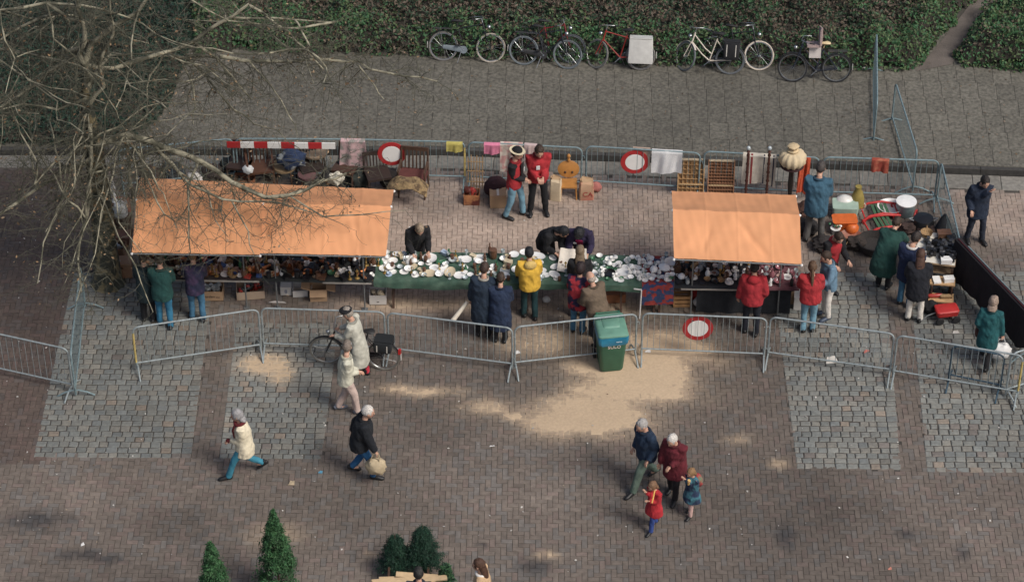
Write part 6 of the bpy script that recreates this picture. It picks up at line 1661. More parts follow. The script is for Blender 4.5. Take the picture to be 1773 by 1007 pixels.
carton('closed brown carton with taped pale top behind the jeans', 862, 353, 0.34, 0.3, 0.32, CARD, R(3), open_=False)
bx_ = bpy.data.objects['cardboard_box.%03d' % (len([o for o in bpy.data.objects if o.name.startswith('cardboard_box')]) - 1)]
MB().box((0, 0, 0.336), (0.05, 0.29, 0.003)).build('tape', mat((0.6, 0.55, 0.48), 0.5), bx_)

def sack(name, label, cat, px, py, w, d, h, m, rz=0.0, z=0.0, knot=True, handles=False, lumps=0.08, seed=0, pos_=None):
    t = thing(name, label, cat, pos_ if pos_ is not None else G(px, py, z), rz)
    b = MB()
    def f(q): return 1 + lumps * math.sin(q.x * 6 + seed) * math.sin(q.z * 5 + seed * 2) + lumps * 0.6 * math.sin(q.y * 11 + q.z * 9 + seed)
    b.ell((0, 0, h * 0.45), (w / 2, d / 2, h * 0.46), None, 18, 12, f)
    b.build('bag_body', m, t, True)
    if knot: MB().lathe([(0.05, 0), (0.028, 0.04), (0.06, 0.1), (0.04, 0.11)], 10, (0, 0, h * 0.86), off=lambda a, i: (0, 0, 0.02 * math.sin(a * 3) * i * 0.4)).build('bag_neck', m, t, True)
    if handles:
        for s in (-1, 1): MB().tube([(s * 0.02 - w * 0.2, s * 0.04, h * 0.82), (-w * 0.12, s * 0.03, h + 0.09), (w * 0.12, s * 0.03, h + 0.09), (w * 0.2, s * 0.04, h * 0.82)], 0.009, 6).build('handle', m, t, True)
    return t
def hand(key, i, h): return HANDS[[k for k in HANDS if key in k][0]][i] - Vector((0, 0, h + 0.15))
plasticw = mat((0.70, 0.69, 0.67), 0.4, 0.08, 9, 0.5, 16)
sack('plastic_bag', 'white plastic bag on the ground before the black skirt', 'bag', 1216, 531, 0.36, 0.28, 0.32, plasticw, handles=True, seed=1)
sack('red_bag', 'red bag hanging behind the white plastic bag', 'bag', 1206, 522, 0.24, 0.2, 0.42, cl(REDW and (0.32, 0.025, 0.02)), seed=2)
sack('plastic_bag', 'white carrier bag carried by the curly haired shopper', 'bag', 1014, 577, 0.2, 0.14, 0.3, plasticw, pos_=hand('dark curly hair', 1, 0.3), handles=True, knot=False, seed=3)
sack('plastic_bag', 'white plastic bag held by the person in denim shirt', 'bag', 1438, 552, 0.3, 0.12, 0.32, mat((0.66, 0.58, 0.50), 0.5, 0.08, 9, 0.5, 16), pos_=hand('denim shirt and white', 1, 0.32), handles=True, knot=False, seed=4)
sack('plastic_bag', 'bulging white bag carried behind the blue railing', 'bag', 1701, 640, 0.44, 0.3, 0.42, plasticw, pos_=hand('teal coat', 1, 0.42), handles=True, knot=False, seed=5)
sack('small_bag', 'small white bag on the ground under the green table', 'bag', 946, 523, 0.16, 0.12, 0.16, plasticw, knot=False, seed=6)
sack('holdall', 'beige canvas holdall carried by the white haired walker', 'bag', 659, 838, 0.38, 0.28, 0.4, mat((0.46, 0.37, 0.24), 0.85, 0.2, 9, 0.6, 14), R(-8), pos_=hand('walking right', 1, 0.4), handles=True, knot=False, lumps=0.13, seed=7)
sack('backpack', 'red and green backpack on the child in blue', 'backpack', 1212, 884, 0.24, 0.16, 0.32, cl((0.36, 0.05, 0.05), c2=(0.08, 0.2, 0.12)), HANDS[[k for k in HANDS if 'colourful backpack' in k][0]][3], pos_=HANDS[[k for k in HANDS if 'colourful backpack' in k][0]][2] - Vector((0, 0, 0.18)), knot=False, seed=8)
sack('dark_bundle', 'dark plum padded bundle behind the red waistcoat', 'bundle', 858, 340, 0.5, 0.42, 0.55, cl((0.03, 0.010, 0.014)), knot=False, seed=9)
sack('shoulder_bag', 'brown shoulder bag carried by the teal coat', 'bag', 1697, 622, 0.14, 0.26, 0.26, cl((0.09, 0.035, 0.025)), pos_=hand('teal coat', 0, 0.1), knot=False, seed=10)
# rolled paper under the arm of the navy coat
t = put('paper_roll', None, None, G(795, 540, 0.62), 0); tag(t, 'pale rolled paper sticking out beside the long navy coat', 'paper roll')
MB().tube([(-0.13, -0.10, -0.14), (0.16, 0.12, 0.16)], [0.05, 0.035], 12).build('roll', mat((0.62, 0.56, 0.46), 0.85), t, True)
MB().tube([(-0.135, -0.104, -0.145), (-0.11, -0.085, -0.12)], [0.036, 0.036], 12).build('roll_core', mat((0.25, 0.22, 0.18), 0.85), t)
# yellow stick in the child's hand
t = put('stick', None, None, G(1132, 858, 1.0), R(35)); tag(t, 'yellow stick held to the mouth by the red coated child', 'stick')
MB().tube([(-0.1, -0.08, -0.06), (0.05, 0.04, 0.08)], 0.014, 8).build('stick', mat((0.62, 0.36, 0.08), 0.6), t, True)
t = put('snack', None, None, G(1192, 834, 0.98), R(30)); tag(t, 'yellow snack in the hands of the child in blue', 'snack')
MB().tube([(0, 0, -0.06), (0.0, -0.02, 0.06)], [0.02, 0.03], 8).build('snack', mat((0.62, 0.40, 0.14), 0.6), t, True)

def paper_sack(label, px, py, w, d, h, m, rz=0, text=None):
    t = thing('paper_sack', label, 'paper bag', G(px, py), rz)
    n = 5
    rings = [wob(rr(w, d, 0, 0.03, n), 0.0), wob(rr(w * 1.04, d * 1.05, h * 0.3, 0.04, n), 0.012), wob(rr(w, d, h * 0.75, 0.04, n), 0.02), wob(rr(w * 0.92, d * 0.7, h, 0.03, n), 0.05)]
    loft(rings).build('sack', m, t, True)
    loft([wob(rr(w * 0.8, d * 0.55, h - 0.03, 0.03, n), 0.05), wob(rr(w * 0.86, d * 0.62, h + 0.05, 0.03, n), 0.06)]).build('rolled_top', mat((0.40, 0.27, 0.16), 0.9), t, True)
    if text:
        l_ = put('lettering', text_mesh(text, 0.16, mat((0.32, 0.05, 0.04), 0.8)), t); l_.location = (0.02, -d / 2 - 0.012, h * 0.38); l_.rotation_euler = (R(86), 0, 0)
    return t
paper_sack('brown paper sack with red printed letters by the back barrier', 1015, 342, 0.30, 0.2, 0.42, mat((0.46, 0.29, 0.18), 0.9, 0.15, 6, c2=(0.42, 0.16, 0.11)), R(3), 'CA')
paper_sack('pale paper sack with dark hole beside the man in red jumper', 962, 344, 0.24, 0.18, 0.5, mat((0.56, 0.45, 0.31), 0.9, 0.12, 6), R(-10))
sack('red_net_bag', 'reddish net bag right of the lettered paper sack', 'bag', 1031, 331, 0.26, 0.2, 0.26, mat((0.36, 0.13, 0.11), 0.9, 0.2, 14, 0.5), knot=False, seed=12)
# heart backed wooden chair
t = thing('wooden_chair', 'orange brown chair with round shield back between the sacks', 'chair', G(984, 338), R(0))
om = mat((0.42, 0.19, 0.05), 0.5, 0.15, 8)
MB().lathe([(0.2, -0.02), (0.23, -0.01), (0.23, 0.01), (0.2, 0.02)], 24, (0, 0.18, 0.56), rot=Matrix.Rotation(R(78), 3, 'X'), sy=0.85).build('backrest', om, t, True)
MB().lathe([(0.02, 0), (0.04, 0.05), (0.02, 0.09), (0.045, 0.14), (0.03, 0.18), (0.01, 0.2)], 12, (0, 0.2, 0.74)).build('finial', om, t, True)
MB().box((0, 0.0, 0.32), (0.36, 0.34, 0.03)).build('seat', om, t)
for sx in (-1, 1):
    for sy in (-1, 1): MB().tube([(sx * 0.15, sy * 0.14, 0.31), (sx * 0.17, sy * 0.16, 0)], [0.02, 0.014], 8).build('leg', om, t, True)
for sx in (-0.07, 0.08): MB().ell((sx, 0.14, 0.5), (0.025, 0.02, 0.035), None, 8, 6).build('dark_knob', wood_dark, t)
# rattan back leaning on the barrier
t = thing('rattan_rack', 'pale bamboo rack leaning behind the box of jars', 'rack', G(823, 325), R(-3))
for k in range(6): MB().tube([(-0.15 + k * 0.06, 0, 0), (-0.15 + k * 0.06, 0.12, 0.72 + 0.05 * (k % 2))], 0.011, 6).build('cane', WICKER, t, True)
for z_ in (0.15, 0.4, 0.62): MB().tube([(-0.18, 0.12 * z_ / .72 - 0.015, z_), (0.18, 0.12 * z_ / .72 - 0.015, z_)], 0.011, 6).build('crossbar', WICKER, t, True)
# armchair with fur
def chair(label, px, py, rz, m, w=0.5, back=0.95, seatm=None, arms=False, slats=6):
    t = thing('chair', label, 'chair', G(px, py), rz)
    for sx in (-1, 1):
        MB().tube([(sx * w / 2, -0.22, 0), (sx * w / 2 * 0.98, -0.215, 0.2), (sx * w / 2, -0.21, 0.44)], [0.018, 0.026, 0.024], 8).build('leg', m, t, True)
        MB().tube([(sx * w / 2, 0.24, 0), (sx * w / 2, 0.2, 0.44), (sx * w / 2, 0.27, back)], [0.018, 0.024, 0.02], 8).build('leg', m, t, True)
        if arms:
            MB().bar((sx * w / 2, -0.2, 0.66), (sx * w / 2, 0.22, 0.68), 0.045, 0.03).build('armrest', m, t); MB().tube([(sx * w / 2, -0.2, 0.44), (sx * w / 2, -0.2, 0.66)], 0.018, 8).build('arm_post', m, t, True)
    MB().box((0, 0, 0.45), (w + 0.03, 0.47, 0.05)).build('seat', seatm or m, t)
    MB().box((0, 0.265, back - 0.04), (w, 0.03, 0.09)).build('top_rail', m, t)
    for k in range(slats):
        x = -w / 2 + w * (k + 1) / (slats + 1)
        MB().bar((x, 0.205, 0.47), (x, 0.26, back - 0.08), 0.03, 0.012).build('slat', m, t)
    return t
chair('dark slatted armchair draped with fur beside the leftmost round sign', 716, 333, R(-8), wood_dark, 0.56, 1.0, arms=True, seatm=mat((0.10, 0.03, 0.025), 0.9))
fur = mat((0.26, 0.18, 0.09), 0.95, 0.4, 16, 0.9, 45, c2=(0.10, 0.065, 0.035))
t = thing('fur_pelt', 'brown fur pelt draped over the dark armchair', 'fur', G(706, 310, 0.70), R(-8))
MB().sheet(lambda u, v: ((u - .5) * 0.86, (v - .5) * 0.34 - 0.05, -0.02 - 0.18 * abs(2 * u - 1) ** 3 - 0.28 * max(0, 0.3 - v) + 0.02 * math.sin(u * 13 + v * 5)), 20, 10, 0.03).build('pelt', fur, t, True)
chair('dark carved chair left of the fur draped armchair', 655, 330, R(15), mat((0.03, 0.018, 0.014), 0.6), 0.48, 0.85)
chair('brown chair standing behind the middle orange canopy', 600, 318, R(-20), mat((0.06, 0.03, 0.02), 0.6), 0.46, 0.88)
chair('worn brown armchair behind the leftmost orange canopy', 452, 318, R(10), mat((0.09, 0.04, 0.022), 0.6), 0.54, 0.9, arms=True)
chair('dark chair under the red and white board', 418, 312, R(-12), mat((0.04, 0.022, 0.016), 0.6), 0.46, 0.85)
chair('dark chair beside the round wicker stool', 538, 316, R(25), mat((0.03, 0.02, 0.016), 0.6), 0.46, 0.86)
# round stools, bundle, board, small things behind the left stalls
def stool(label, px, py, r, h, m, topm):
    t = thing('stool', label, 'stool', G(px, py))
    MB().lathe([(r * 0.96, h - 0.06), (r, h - 0.03), (r * 0.98, h), (r * 0.6, h + 0.02), (0.02, h + 0.025)], 22).build('seat', topm, t, True)
    for k in range(4):
        a = R(45 + 90 * k); MB().tube([(r * 0.7 * math.cos(a), r * 0.7 * math.sin(a), h - 0.04), (r * 0.9 * math.cos(a), r * 0.9 * math.sin(a), 0)], 0.018, 8).build('leg', m, t, True)
stool('round tan stool with bulging seat behind the leftmost canopy', 494, 318, 0.26, 0.5, wood_dark, mat((0.26, 0.18, 0.10), 0.9, 0.2, 9, 0.4))
stool('oval grey brown table top beside the blue bundle', 547, 300, 0.30, 0.62, wood_dark, mat((0.22, 0.16, 0.11), 0.8, 0.25, 9))
stool('plum topped stool behind the middle canopy', 533, 328, 0.20, 0.42, wood_dark, mat((0.12, 0.06, 0.06), 0.9, 0.25, 9))
sack('blue_bundle', 'dark blue cloth bundle lying on the back barrier', 'bundle', 505, 290, 0.62, 0.3, 0.5, cl((0.02, 0.035, 0.08), c2=(0.30, 0.32, 0.32), c2at=(0.56, 0.62)), z=0.55, knot=False, lumps=0.2, seed=15)
t = thing('barrier_board', 'long red and white striped board along the back barrier', 'board', G(487, 249, 0.98), math.atan2(G(575, 249, .98).y - G(405, 247, .98).y, G(575, 249, .98).x - G(405, 247, .98).x))
wl = (G(590, 249, .98) - G(402, 249, .98)).length
n = 8
for k in range(n): MB().box((-wl / 2 + wl * (k + .5) / n, -0.05, 0), (wl / n - 0.002, 0.025, 0.15)).build('stripe', signred if k % 2 == 0 else signwhite, t)
def crate(label, px, py, w, d, h, m, rz=0, z=0, slats=3, name='crate'):
    t = thing(name, label, 'crate', G(px, py, z), rz)
    for sx in (-1, 1):
        for sy in (-1, 1): MB().box((sx * (w / 2 - .02), sy * (d / 2 - .02), h / 2), (0.03, 0.03, h)).build('corner_post', m, t)
    for k in range(slats):
        zc = h * (k + .5) / slats
        for s in (-1, 1):
            MB().box((0, s * (d / 2), zc), (w, 0.012, h / slats * 0.7)).build('slat', m, t); MB().box((s * (w / 2), 0, zc), (0.012, d - .02, h / slats * 0.7)).build('slat', m, t)
    for k in range(4): MB().box((0, -d / 2 + d * (k + .5) / 4, 0.01), (w - .03, d / 4 * 0.8, 0.012)).build('floor_slat', m, t)
    return t
crate('wooden slatted crate beside the checked rug', 1180, 524, 0.36, 0.3, 0.3, mat((0.38, 0.21, 0.09), 0.8, 0.2, 10), R(2))
crate('low reddish crate behind the leftmost orange canopy', 425, 322, 0.42, 0.3, 0.26, mat((0.24, 0.10, 0.05), 0.8, 0.2, 10), R(4))
sack('white_cloth_heap', 'crumpled cream paper on goods behind the middle canopy', 'paper', 582, 318, 0.34, 0.24, 0.3, mat((0.58, 0.54, 0.44), 0.9, 0.1, 9, 0.4), z=0.42, knot=False, lumps=0.25, seed=16)
sack('wire_basket', 'small white wire basket behind the leftmost canopy', 'basket', 430, 300, 0.24, 0.2, 0.22, mat((0.55, 0.56, 0.55), 0.6, 0.2, 20, 0.6), z=0.45, knot=False, lumps=0.12, seed=17)
sack('toy_bear', 'white shaggy cushion peeping over the leftmost canopy', 'cushion', 337, 318, 0.3, 0.24, 0.3, mat((0.60, 0.57, 0.52), 0.95, 0.15, 20, 0.8, 40), z=0.5, knot=False, lumps=0.2, seed=18)
for i, (px, py, c_, nm, lb, ct) in enumerate(((620, 322, (0.02, 0.025, 0.022), 'dark_bundle', 'black bundle heaped under the patterned rug', 'bundle'), (570, 325, (0.03, 0.028, 0.026), 'dark_bundle', 'dark sack in front of the cream paper heap', 'sack'),
                                       (400, 300, (0.025, 0.03, 0.03), 'dark_bundle', 'dark bundle at the left end of the striped board', 'bundle'), (370, 312, (0.04, 0.03, 0.026), 'dark_bundle', 'brownish bundle right of the shaggy cushion', 'bundle'), (300, 310, (0.03, 0.035, 0.04), 'dark_bundle', 'grey bundle left of the shaggy cushion', 'bundle'), (676, 322, (0.02, 0.016, 0.016), 'dark_bundle', 'black bundle under the fur pelt', 'bundle'), (470, 300, (0.035, 0.022, 0.018), 'dark_bundle', 'brown bundle under the red and white stripes', 'bundle'), (262, 318, (0.05, 0.03, 0.025), 'dark_bundle', 'brown bundle behind the left corner of the canopy', 'bundle'))):
    sack(nm, lb, ct, px, py, 0.5, 0.4, 0.45, cl(c_, 0.3), knot=False, lumps=0.2, seed=20 + i)
# white enamel watering can and white statuette left of the stall
t = thing('watering_can', 'white enamel watering can left of the leftmost canopy', 'watering can', G(214, 408), R(160))
we = mat((0.66, 0.66, 0.64), 0.4, 0.1, 9)
MB().lathe([(0.13, 0), (0.14, 0.02), (0.13, 0.26), (0.10, 0.3), (0.08, 0.31)], 20, (0, 0, 0.55)).build('can_body', we, t, True)
MB().tube([(0.12, 0, 0.62), (0.24, 0, 0.75), (0.34, 0, 0.92)], [0.025, 0.02, 0.016], 8).build('spout', we, t, True)
MB().tube([(0.0, 0, 0.85), (-0.05, 0, 1.0), (-0.16, 0, 0.95), (-0.14, 0, 0.65)], 0.014, 8).build('handle', we, t, True)
MB().box((0, 0, 0.275), (0.3, 0.3, 0.55)).build('pedestal', wood_dark, t)
t = thing('statuette', 'slender white statuette left of the leftmost canopy', 'statuette', G(203, 385))
MB().lathe([(0.06, 0.55), (0.065, 0.58), (0.03, 0.62), (0.045, 0.72), (0.03, 0.82), (0.045, 0.92), (0.02, 0.98), (0.03, 1.02), (0.012, 1.08)], 14).build('figure', we, t, True)
MB().box((0, 0, 0.275), (0.22, 0.22, 0.55)).build('pedestal', wood_dark, t)

# ------------------------------------------------------------------ letter cases, posts and lampshade at the back
lw = mat((0.40, 0.24, 0.11), 0.7, 0.2, 10); lwd = mat((0.30, 0.15, 0.08), 0.7, 0.25, 10)
def letter_case(label, px, py, m, nx, ny, cells, back):
    t = thing('letter_case', label, 'wooden tray', G(px, py), R(-2))
    W, Hh = 0.54, 0.86
    RX = Matrix.Rotation(R(-16), 4, 'X')
    fr = MB(RX)
    MB(RX).box((0, 0.045, Hh / 2), (W, 0.01, Hh)).build('backboard', back, t)
    for s in (-1, 1): MB(RX).box((s * (W / 2), 0, Hh / 2), (0.022, 0.08, Hh + 0.02)).build('side_board', m, t)
    for z_ in (0, Hh): MB(RX).box((0, 0, z_), (W - 0.022, 0.08, 0.022)).build('end_board', mat((0.55, 0.43, 0.28), 0.7), t)
    for i in range(1, nx): MB(RX).box((-W / 2 + W * i / nx, 0.005, Hh / 2), (0.008, 0.066, Hh - 0.03)).build('divider', m, t)
    for j in range(1, ny): MB(RX).box((0, 0.003, Hh * j / ny), (W - 0.03, 0.066, 0.008)).build('divider', m, t)
    MB(RX).box((0, -0.004, Hh * 0.36), (W - 0.026, 0.07, 0.016)).build('divider', mat((0.5, 0.36, 0.2), 0.7), t)
letter_case('left wooden letter case with square compartments behind the right canopy', 1195, 342, lw, 6, 8, 0, mat((0.50, 0.33, 0.16), 0.7, 0.25, 6))
letter_case('right redder letter case with fine compartments behind the right canopy', 1247, 344, lwd, 9, 12, 0, mat((0.36, 0.20, 0.11), 0.7, 0.3, 6))
def turned_post(label, px, py, h, m):
    t = thing('turned_post', label, 'lamp stand', G(px, py))
    prof = [(0.12, 0), (0.13, 0.03), (0.05, 0.07)]
    z_ = 0.07
    while z_ < h - 0.12:
        prof += [(0.022, z_ + 0.02), (0.04, z_ + 0.06), (0.024, z_ + 0.1), (0.028, z_ + 0.18), (0.02, z_ + 0.22)]; z_ += 0.22
    prof += [(0.018, h - 0.05), (0.04, h - 0.03), (0.02, h)]
    MB().lathe(prof, 12).build('shaft', m, t, True)
    MB().lathe([(0.01, h), (0.035, h + 0.03), (0.045, h + 0.07), (0.03, h + 0.1), (0.01, h + 0.11)], 12).build('glass_top', GLASSY, t, True)
turned_post('left of two turned dark lamp stands before the striped blanket', 1290, 350, 1.35, mat((0.07, 0.022, 0.016), 0.5, 0.3))
turned_post('right of two turned dark lamp stands before the striped blanket', 1326, 350, 1.35, mat((0.08, 0.03, 0.02), 0.5, 0.3))
t = thing('floor_lamp', 'floor lamp with huge pleated cream shade by the back barrier', 'lamp', G(1366, 352))
MB().lathe([(0.15, 0), (0.16, 0.03), (0.05, 0.06), (0.035, 0.1), (0.06, 0.5), (0.05, 0.9), (0.07, 1.02), (0.07, 1.06)], 16).build('stand', mat((0.02, 0.015, 0.013), 0.5), t, True)
shm = mat((0.68, 0.55, 0.36), 0.9, 0.1, 8, 0.3, 20, transl=0.15)
sh_ = MB().lathe([(0.12, 1.36), (0.2, 1.34), (0.27, 1.26), (0.28, 1.14), (0.22, 1.05)], 48, off=lambda a, i: ((0.014 * math.cos(a)) * (1 if int(a * 48 / 6.283) % 4 < 2 else -1), (0.014 * math.sin(a)) * (1 if int(a * 48 / 6.283) % 4 < 2 else -1), 0)).build('shade', shm, t, True)
MB().lathe([(0.10, 1.35), (0.13, 1.40), (0.09, 1.43), (0.12, 1.50), (0.08, 1.53)], 16, off=lambda a, i: (0.01 * math.cos(a * 7), 0.01 * math.sin(a * 5), 0)).build('shade_ruffle', mat((0.52, 0.40, 0.24), 0.9, 0.25, 12, 0.4), t, True)
MB().lathe([(0.24, 1.04), (0.25, 1.0), (0.12, 0.92)], 24).build('dark_underside', mat((0.04, 0.015, 0.015), 0.8), t, True)

# ------------------------------------------------------------------ household goods at the right end
def tub(name, label, cat, px, py, prof, m, rz=0, sx=1, sy=1, lidm=None, extra=None):
    t = thing(name, label, cat, G(px, py), rz)
    MB().lathe(prof, 24, sx=sx, sy=sy).build('vessel', m, t, True)
    if lidm: MB().lathe([(prof[-1][0] * 1.03, prof[-1][1]), (prof[-1][0] * 1.03, prof[-1][1] + 0.02), (prof[-1][0] * 0.6, prof[-1][1] + 0.04), (0.02, prof[-1][1] + 0.045)], 24, sx=sx, sy=sy).build('lid', lidm, t, True)
    if extra: extra(t)
    return t
ORNG = mat((0.60, 0.13, 0.025), 0.45, 0.15, 8); GRB = mat((0.26, 0.34, 0.35), 0.45, 0.15, 8)
t = thing('cool_box', 'mint green cool box with white pillow shaped lid', 'cool box', G(1462, 372), R(-3))
loft([rr(0.5, 0.34, 0, 0.05), rr(0.54, 0.38, 0.28, 0.05), rr(0.54, 0.38, 0.3, 0.05)]).build('box_body', mat((0.34, 0.44, 0.36), 0.5), t, True)
sack('pillow', 'white rounded container behind the mint cool box', 'container', 1462, 356, 0.4, 0.3, 0.28, china((0.72, 0.70, 0.66)), knot=False, lumps=0.03, z=0.12)
tub('olive_bag', 'olive yellow tall bag beside the cool box', 'bag', 1483, 362, [(0.13, 0), (0.15, 0.1), (0.14, 0.3), (0.10, 0.45), (0.06, 0.52), (0.07, 0.6)], mat((0.26, 0.20, 0.05), 0.7, 0.2, 8, 0.4))
tub('bowl', 'small white bowl right of the cool box', 'bowl', 1488, 366, [(0.07, 0), (0.08, 0.02), (0.13, 0.16), (0.135, 0.165), (0.12, 0.15), (0.07, 0.05)], WHITE)
t = thing('orange_tub', 'long orange plastic tub beside the denim jacket', 'tub', G(1461, 396), R(2))
loft([rr(0.4, 0.26, 0.0, 0.05), rr(0.5, 0.32, 0.26, 0.06), rr(0.52, 0.34, 0.27, 0.06)]).build('tub', ORNG, t, True)
tub('orange_pot', 'round orange pot with spout in front of the orange tub', 'pot', 1474, 402, [(0.08, 0), (0.14, 0.06), (0.15, 0.14), (0.1, 0.22), (0.06, 0.24)], ORNG, extra=lambda t: MB().tube([(-0.12, 0, 0.15), (-0.2, 0, 0.22)], [0.03, 0.02], 8).build('spout', ORNG, t, True))
tub('enamel_basin', 'wide white enamel basin with rolled rim', 'basin', 1541, 366, [(0.15, 0), (0.17, 0.02), (0.24, 0.15), (0.26, 0.155), (0.23, 0.14), (0.15, 0.04), (0.02, 0.03)], WHITE, sx=1.08)
tub('grey_bucket', 'grey blue enamel bucket with white lid', 'bucket', 1567, 370, [(0.16, 0), (0.17, 0.02), (0.2, 0.3), (0.21, 0.32)], GRB, lidm=WHITE)
tub('black_pot', 'black cooking pot with pale handles behind the camera table', 'pot', 1597, 398, [(0.18, 0), (0.22, 0.05), (0.23, 0.25), (0.2, 0.32), (0.05, 0.36)], BLACKW, extra=lambda t: [MB().tube([(s * 0.2, -0.05, 0.28), (s * 0.3, 0, 0.3), (s * 0.2, 0.05, 0.28)], 0.014, 6).build('handle', GREYW, t, True) for s in (-1, 1)])
tub('black_cone', 'black pointed cover beside the barrier', 'cover', 1632, 408, [(0.24, 0), (0.23, 0.04), (0.1, 0.42), (0.03, 0.56)], darkcloth)
tub('wicker_basket', 'dark round basket with pale rim on the ground', 'basket', 1512, 432, [(0.26, 0), (0.33, 0.12), (0.35, 0.24), (0.33, 0.25), (0.27, 0.1), (0.02, 0.06)], mat((0.03, 0.026, 0.024), 0.9, 0.3, 30, 0.5))
tub('wicker_basket', 'small wicker basket beside the red waistcoat', 'basket', 1454, 427, [(0.1, 0), (0.14, 0.08), (0.16, 0.16), (0.15, 0.165), (0.1, 0.04)], WICKER)
tub('copper_basin', 'reddish copper basin in front of the orange pot', 'basin', 1473, 416, [(0.12, 0), (0.2, 0.08), (0.25, 0.11), (0.24, 0.1), (0.1, 0.03)], mat((0.30, 0.13, 0.09), 0.5, 0.25, 10))
tub('flower_pot', 'white pot with dried flowers left of the orange pot', 'pot', 1446, 404, [(0.07, 0), (0.1, 0.14), (0.11, 0.15)], WHITE, extra=lambda t: [MB().ell((rnd.gauss(0, 0.06), rnd.gauss(0, 0.06), 0.2 + rnd.random() * 0.08), (0.03, 0.03, 0.025), None, 8, 6).build('flower', rnd.choice((CREAM, GREENW, WHITE)), t, True) for _ in range(9)])
for i, (px, py, c_, sc, lb) in enumerate(((1425, 430, (0.03, 0.025, 0.024), 0.4, 'dark sack lying beside the denim jacket legs'), (1480, 428, (0.04, 0.03, 0.025), 0.35, 'dark bundle beside the copper basin'), (1605, 408, (0.03, 0.016, 0.014), 0.34, 'dark reddish heap behind the camera table'), (1573, 402, (0.05, 0.03, 0.025), 0.32, 'brown heap beside the bending green coat'), (1396, 372, (0.10, 0.05, 0.035), 0.4, 'brown heap beside the right canopy corner'), (1395, 402, (0.025, 0.022, 0.022), 0.4, 'black heap beside the right canopy side'))):
    sack('bundle', lb, 'bundle', px, py, sc * 1.2, sc, sc * 0.8, cl(c_, 0.3), knot=False, lumps=0.22, seed=40 + i)
# red garden chairs folded on the ground
rm = mat((0.46, 0.03, 0.028), 0.5, 0.15, 8)
def folded_chair(label, px, py, rz):
    t = thing('garden_chair', label, 'chair', G(px, py), rz)
    for s in (-1, 1):
        MB().tube([(-0.38, s * 0.2, 0.05), (-0.2, s * 0.22, 0.16), (0.1, s * 0.23, 0.17), (0.4, s * 0.2, 0.1)], 0.026, 8).build('side_rail', rm, t, True)
    for x in (-0.36, 0.0, 0.36): MB().tube([(x, -0.2, 0.11), (x, 0.2, 0.11)], 0.018, 8).build('crossbar', rm, t, True)
    for k in range(4): MB().box((-0.12 + 0.09 * k, 0, 0.135), (0.06, 0.4, 0.012)).build('slat', mat((0.05, 0.12, 0.06), 0.7), t)
    for s in (-1, 1): MB().tube([(-0.3, s * 0.18, 0.1), (-0.34, s * 0.18, 0)], 0.018, 8).build('leg', rm, t, True); MB().tube([(0.3, s * 0.18, 0.1), (0.34, s * 0.18, 0)], 0.018, 8).build('leg', rm, t, True)
folded_chair('rear of two red folding chairs lying on the ground', 1522, 372, R(8))
folded_chair('front of two red folding chairs lying on the ground', 1527, 393, R(14))
t = thing('wooden_hoop', 'red hoop leaning against the black pot', 'hoop', G(1583, 388), R(70))
MB().tube([(0.16 * math.cos(a), 0, 0.18 + 0.16 * math.sin(a)) for a in np.linspace(0, 6.283, 25)[:-1]], 0.018, 6, closed=True).build('hoop', rm, t, True)
# camera table
t = thing('display_table', 'table with white cloth covered in cameras', 'table', G(1616, 480), R(-12))
MB().box((0, 0, 0.74), (0.82, 1.0, 0.03)).build('tabletop', wood_pale, t)
for sx in (-1, 1):
    for sy in (-1, 1): MB().box((sx * 0.36, sy * 0.45, 0.36), (0.05, 0.05, 0.725)).build('leg', wood_dark, t)
MB().box((0, -0.1, 0.45), (0.7, 0.6, 0.02)).build('lower_shelf', wood_pale, t)
t2 = thing('white_cloth', 'white cloth under the cameras on the right', 'tablecloth', t.location + Vector((0, 0, 0.757)), R(-12))
MB().sheet(lambda u, v: ((u - .5) * 0.8, (v - .5) * 0.98, 0.006 + 0.004 * math.sin(u * 20) * math.sin(v * 17)), 16, 16, 0.004).build('cloth', mat((0.68, 0.64, 0.56), 0.9, 0.1, 6), t2, True)
def at2(u, v): return (t2.matrix_basis @ Vector((u, v, 0.016)))
CM = Matrix
for i, (u, v, k, m, sc, lb) in enumerate(((-0.25, 0.35, 'basket', WICKER, 0.85, 'pale straw basket at the far end of the camera table'), (0.1, 0.4, 'tin_box', BROWNW, 1.3, 'brown case at the far end of the camera table'), (0.0, 0.2, 'pan', BLACKW, 0.7, 'black pan with long handle on the camera table'), (0.3, 0.3, 'tin_box', BLACKW, 1.2, 'black case on the camera table near the barrier'))):
    ware(k, at2(u, v), m, lb, sc)
pos = [(-0.05, 0.05), (0.1, 0.08), (0.25, 0.1), (0.02, -0.08), (0.17, -0.06), (0.32, -0.04), (0.08, -0.2), (0.22, -0.2), (0.34, -0.2), (-0.08, -0.25), (0.12, -0.34), (-0.2, 0.12), (-0.16, -0.06), (0.3, -0.36)]
for i, (u, v) in enumerate(pos):
    ware('camera', at2(u + rnd.uniform(-.02, .02), v), rnd.choice((BLACKW, BLACKW, mat((0.05, 0.05, 0.055), 0.4))), 'black camera on the white cloth, %s from the far end' % ('first', 'second', 'third', 'fourth', 'fifth', 'sixth', 'seventh', 'eighth', 'ninth', 'tenth', 'eleventh', 'twelfth', 'thirteenth', 'fourteenth')[sorted(range(14), key=lambda q: -pos[q][1]).index(i)], rnd.uniform(1.0, 1.35), group='black cameras on the white cloth')
ware('tin_box', at2(0.22, -0.43), WHITE, 'white box at the near end of the camera table', 1.1, 0.0)
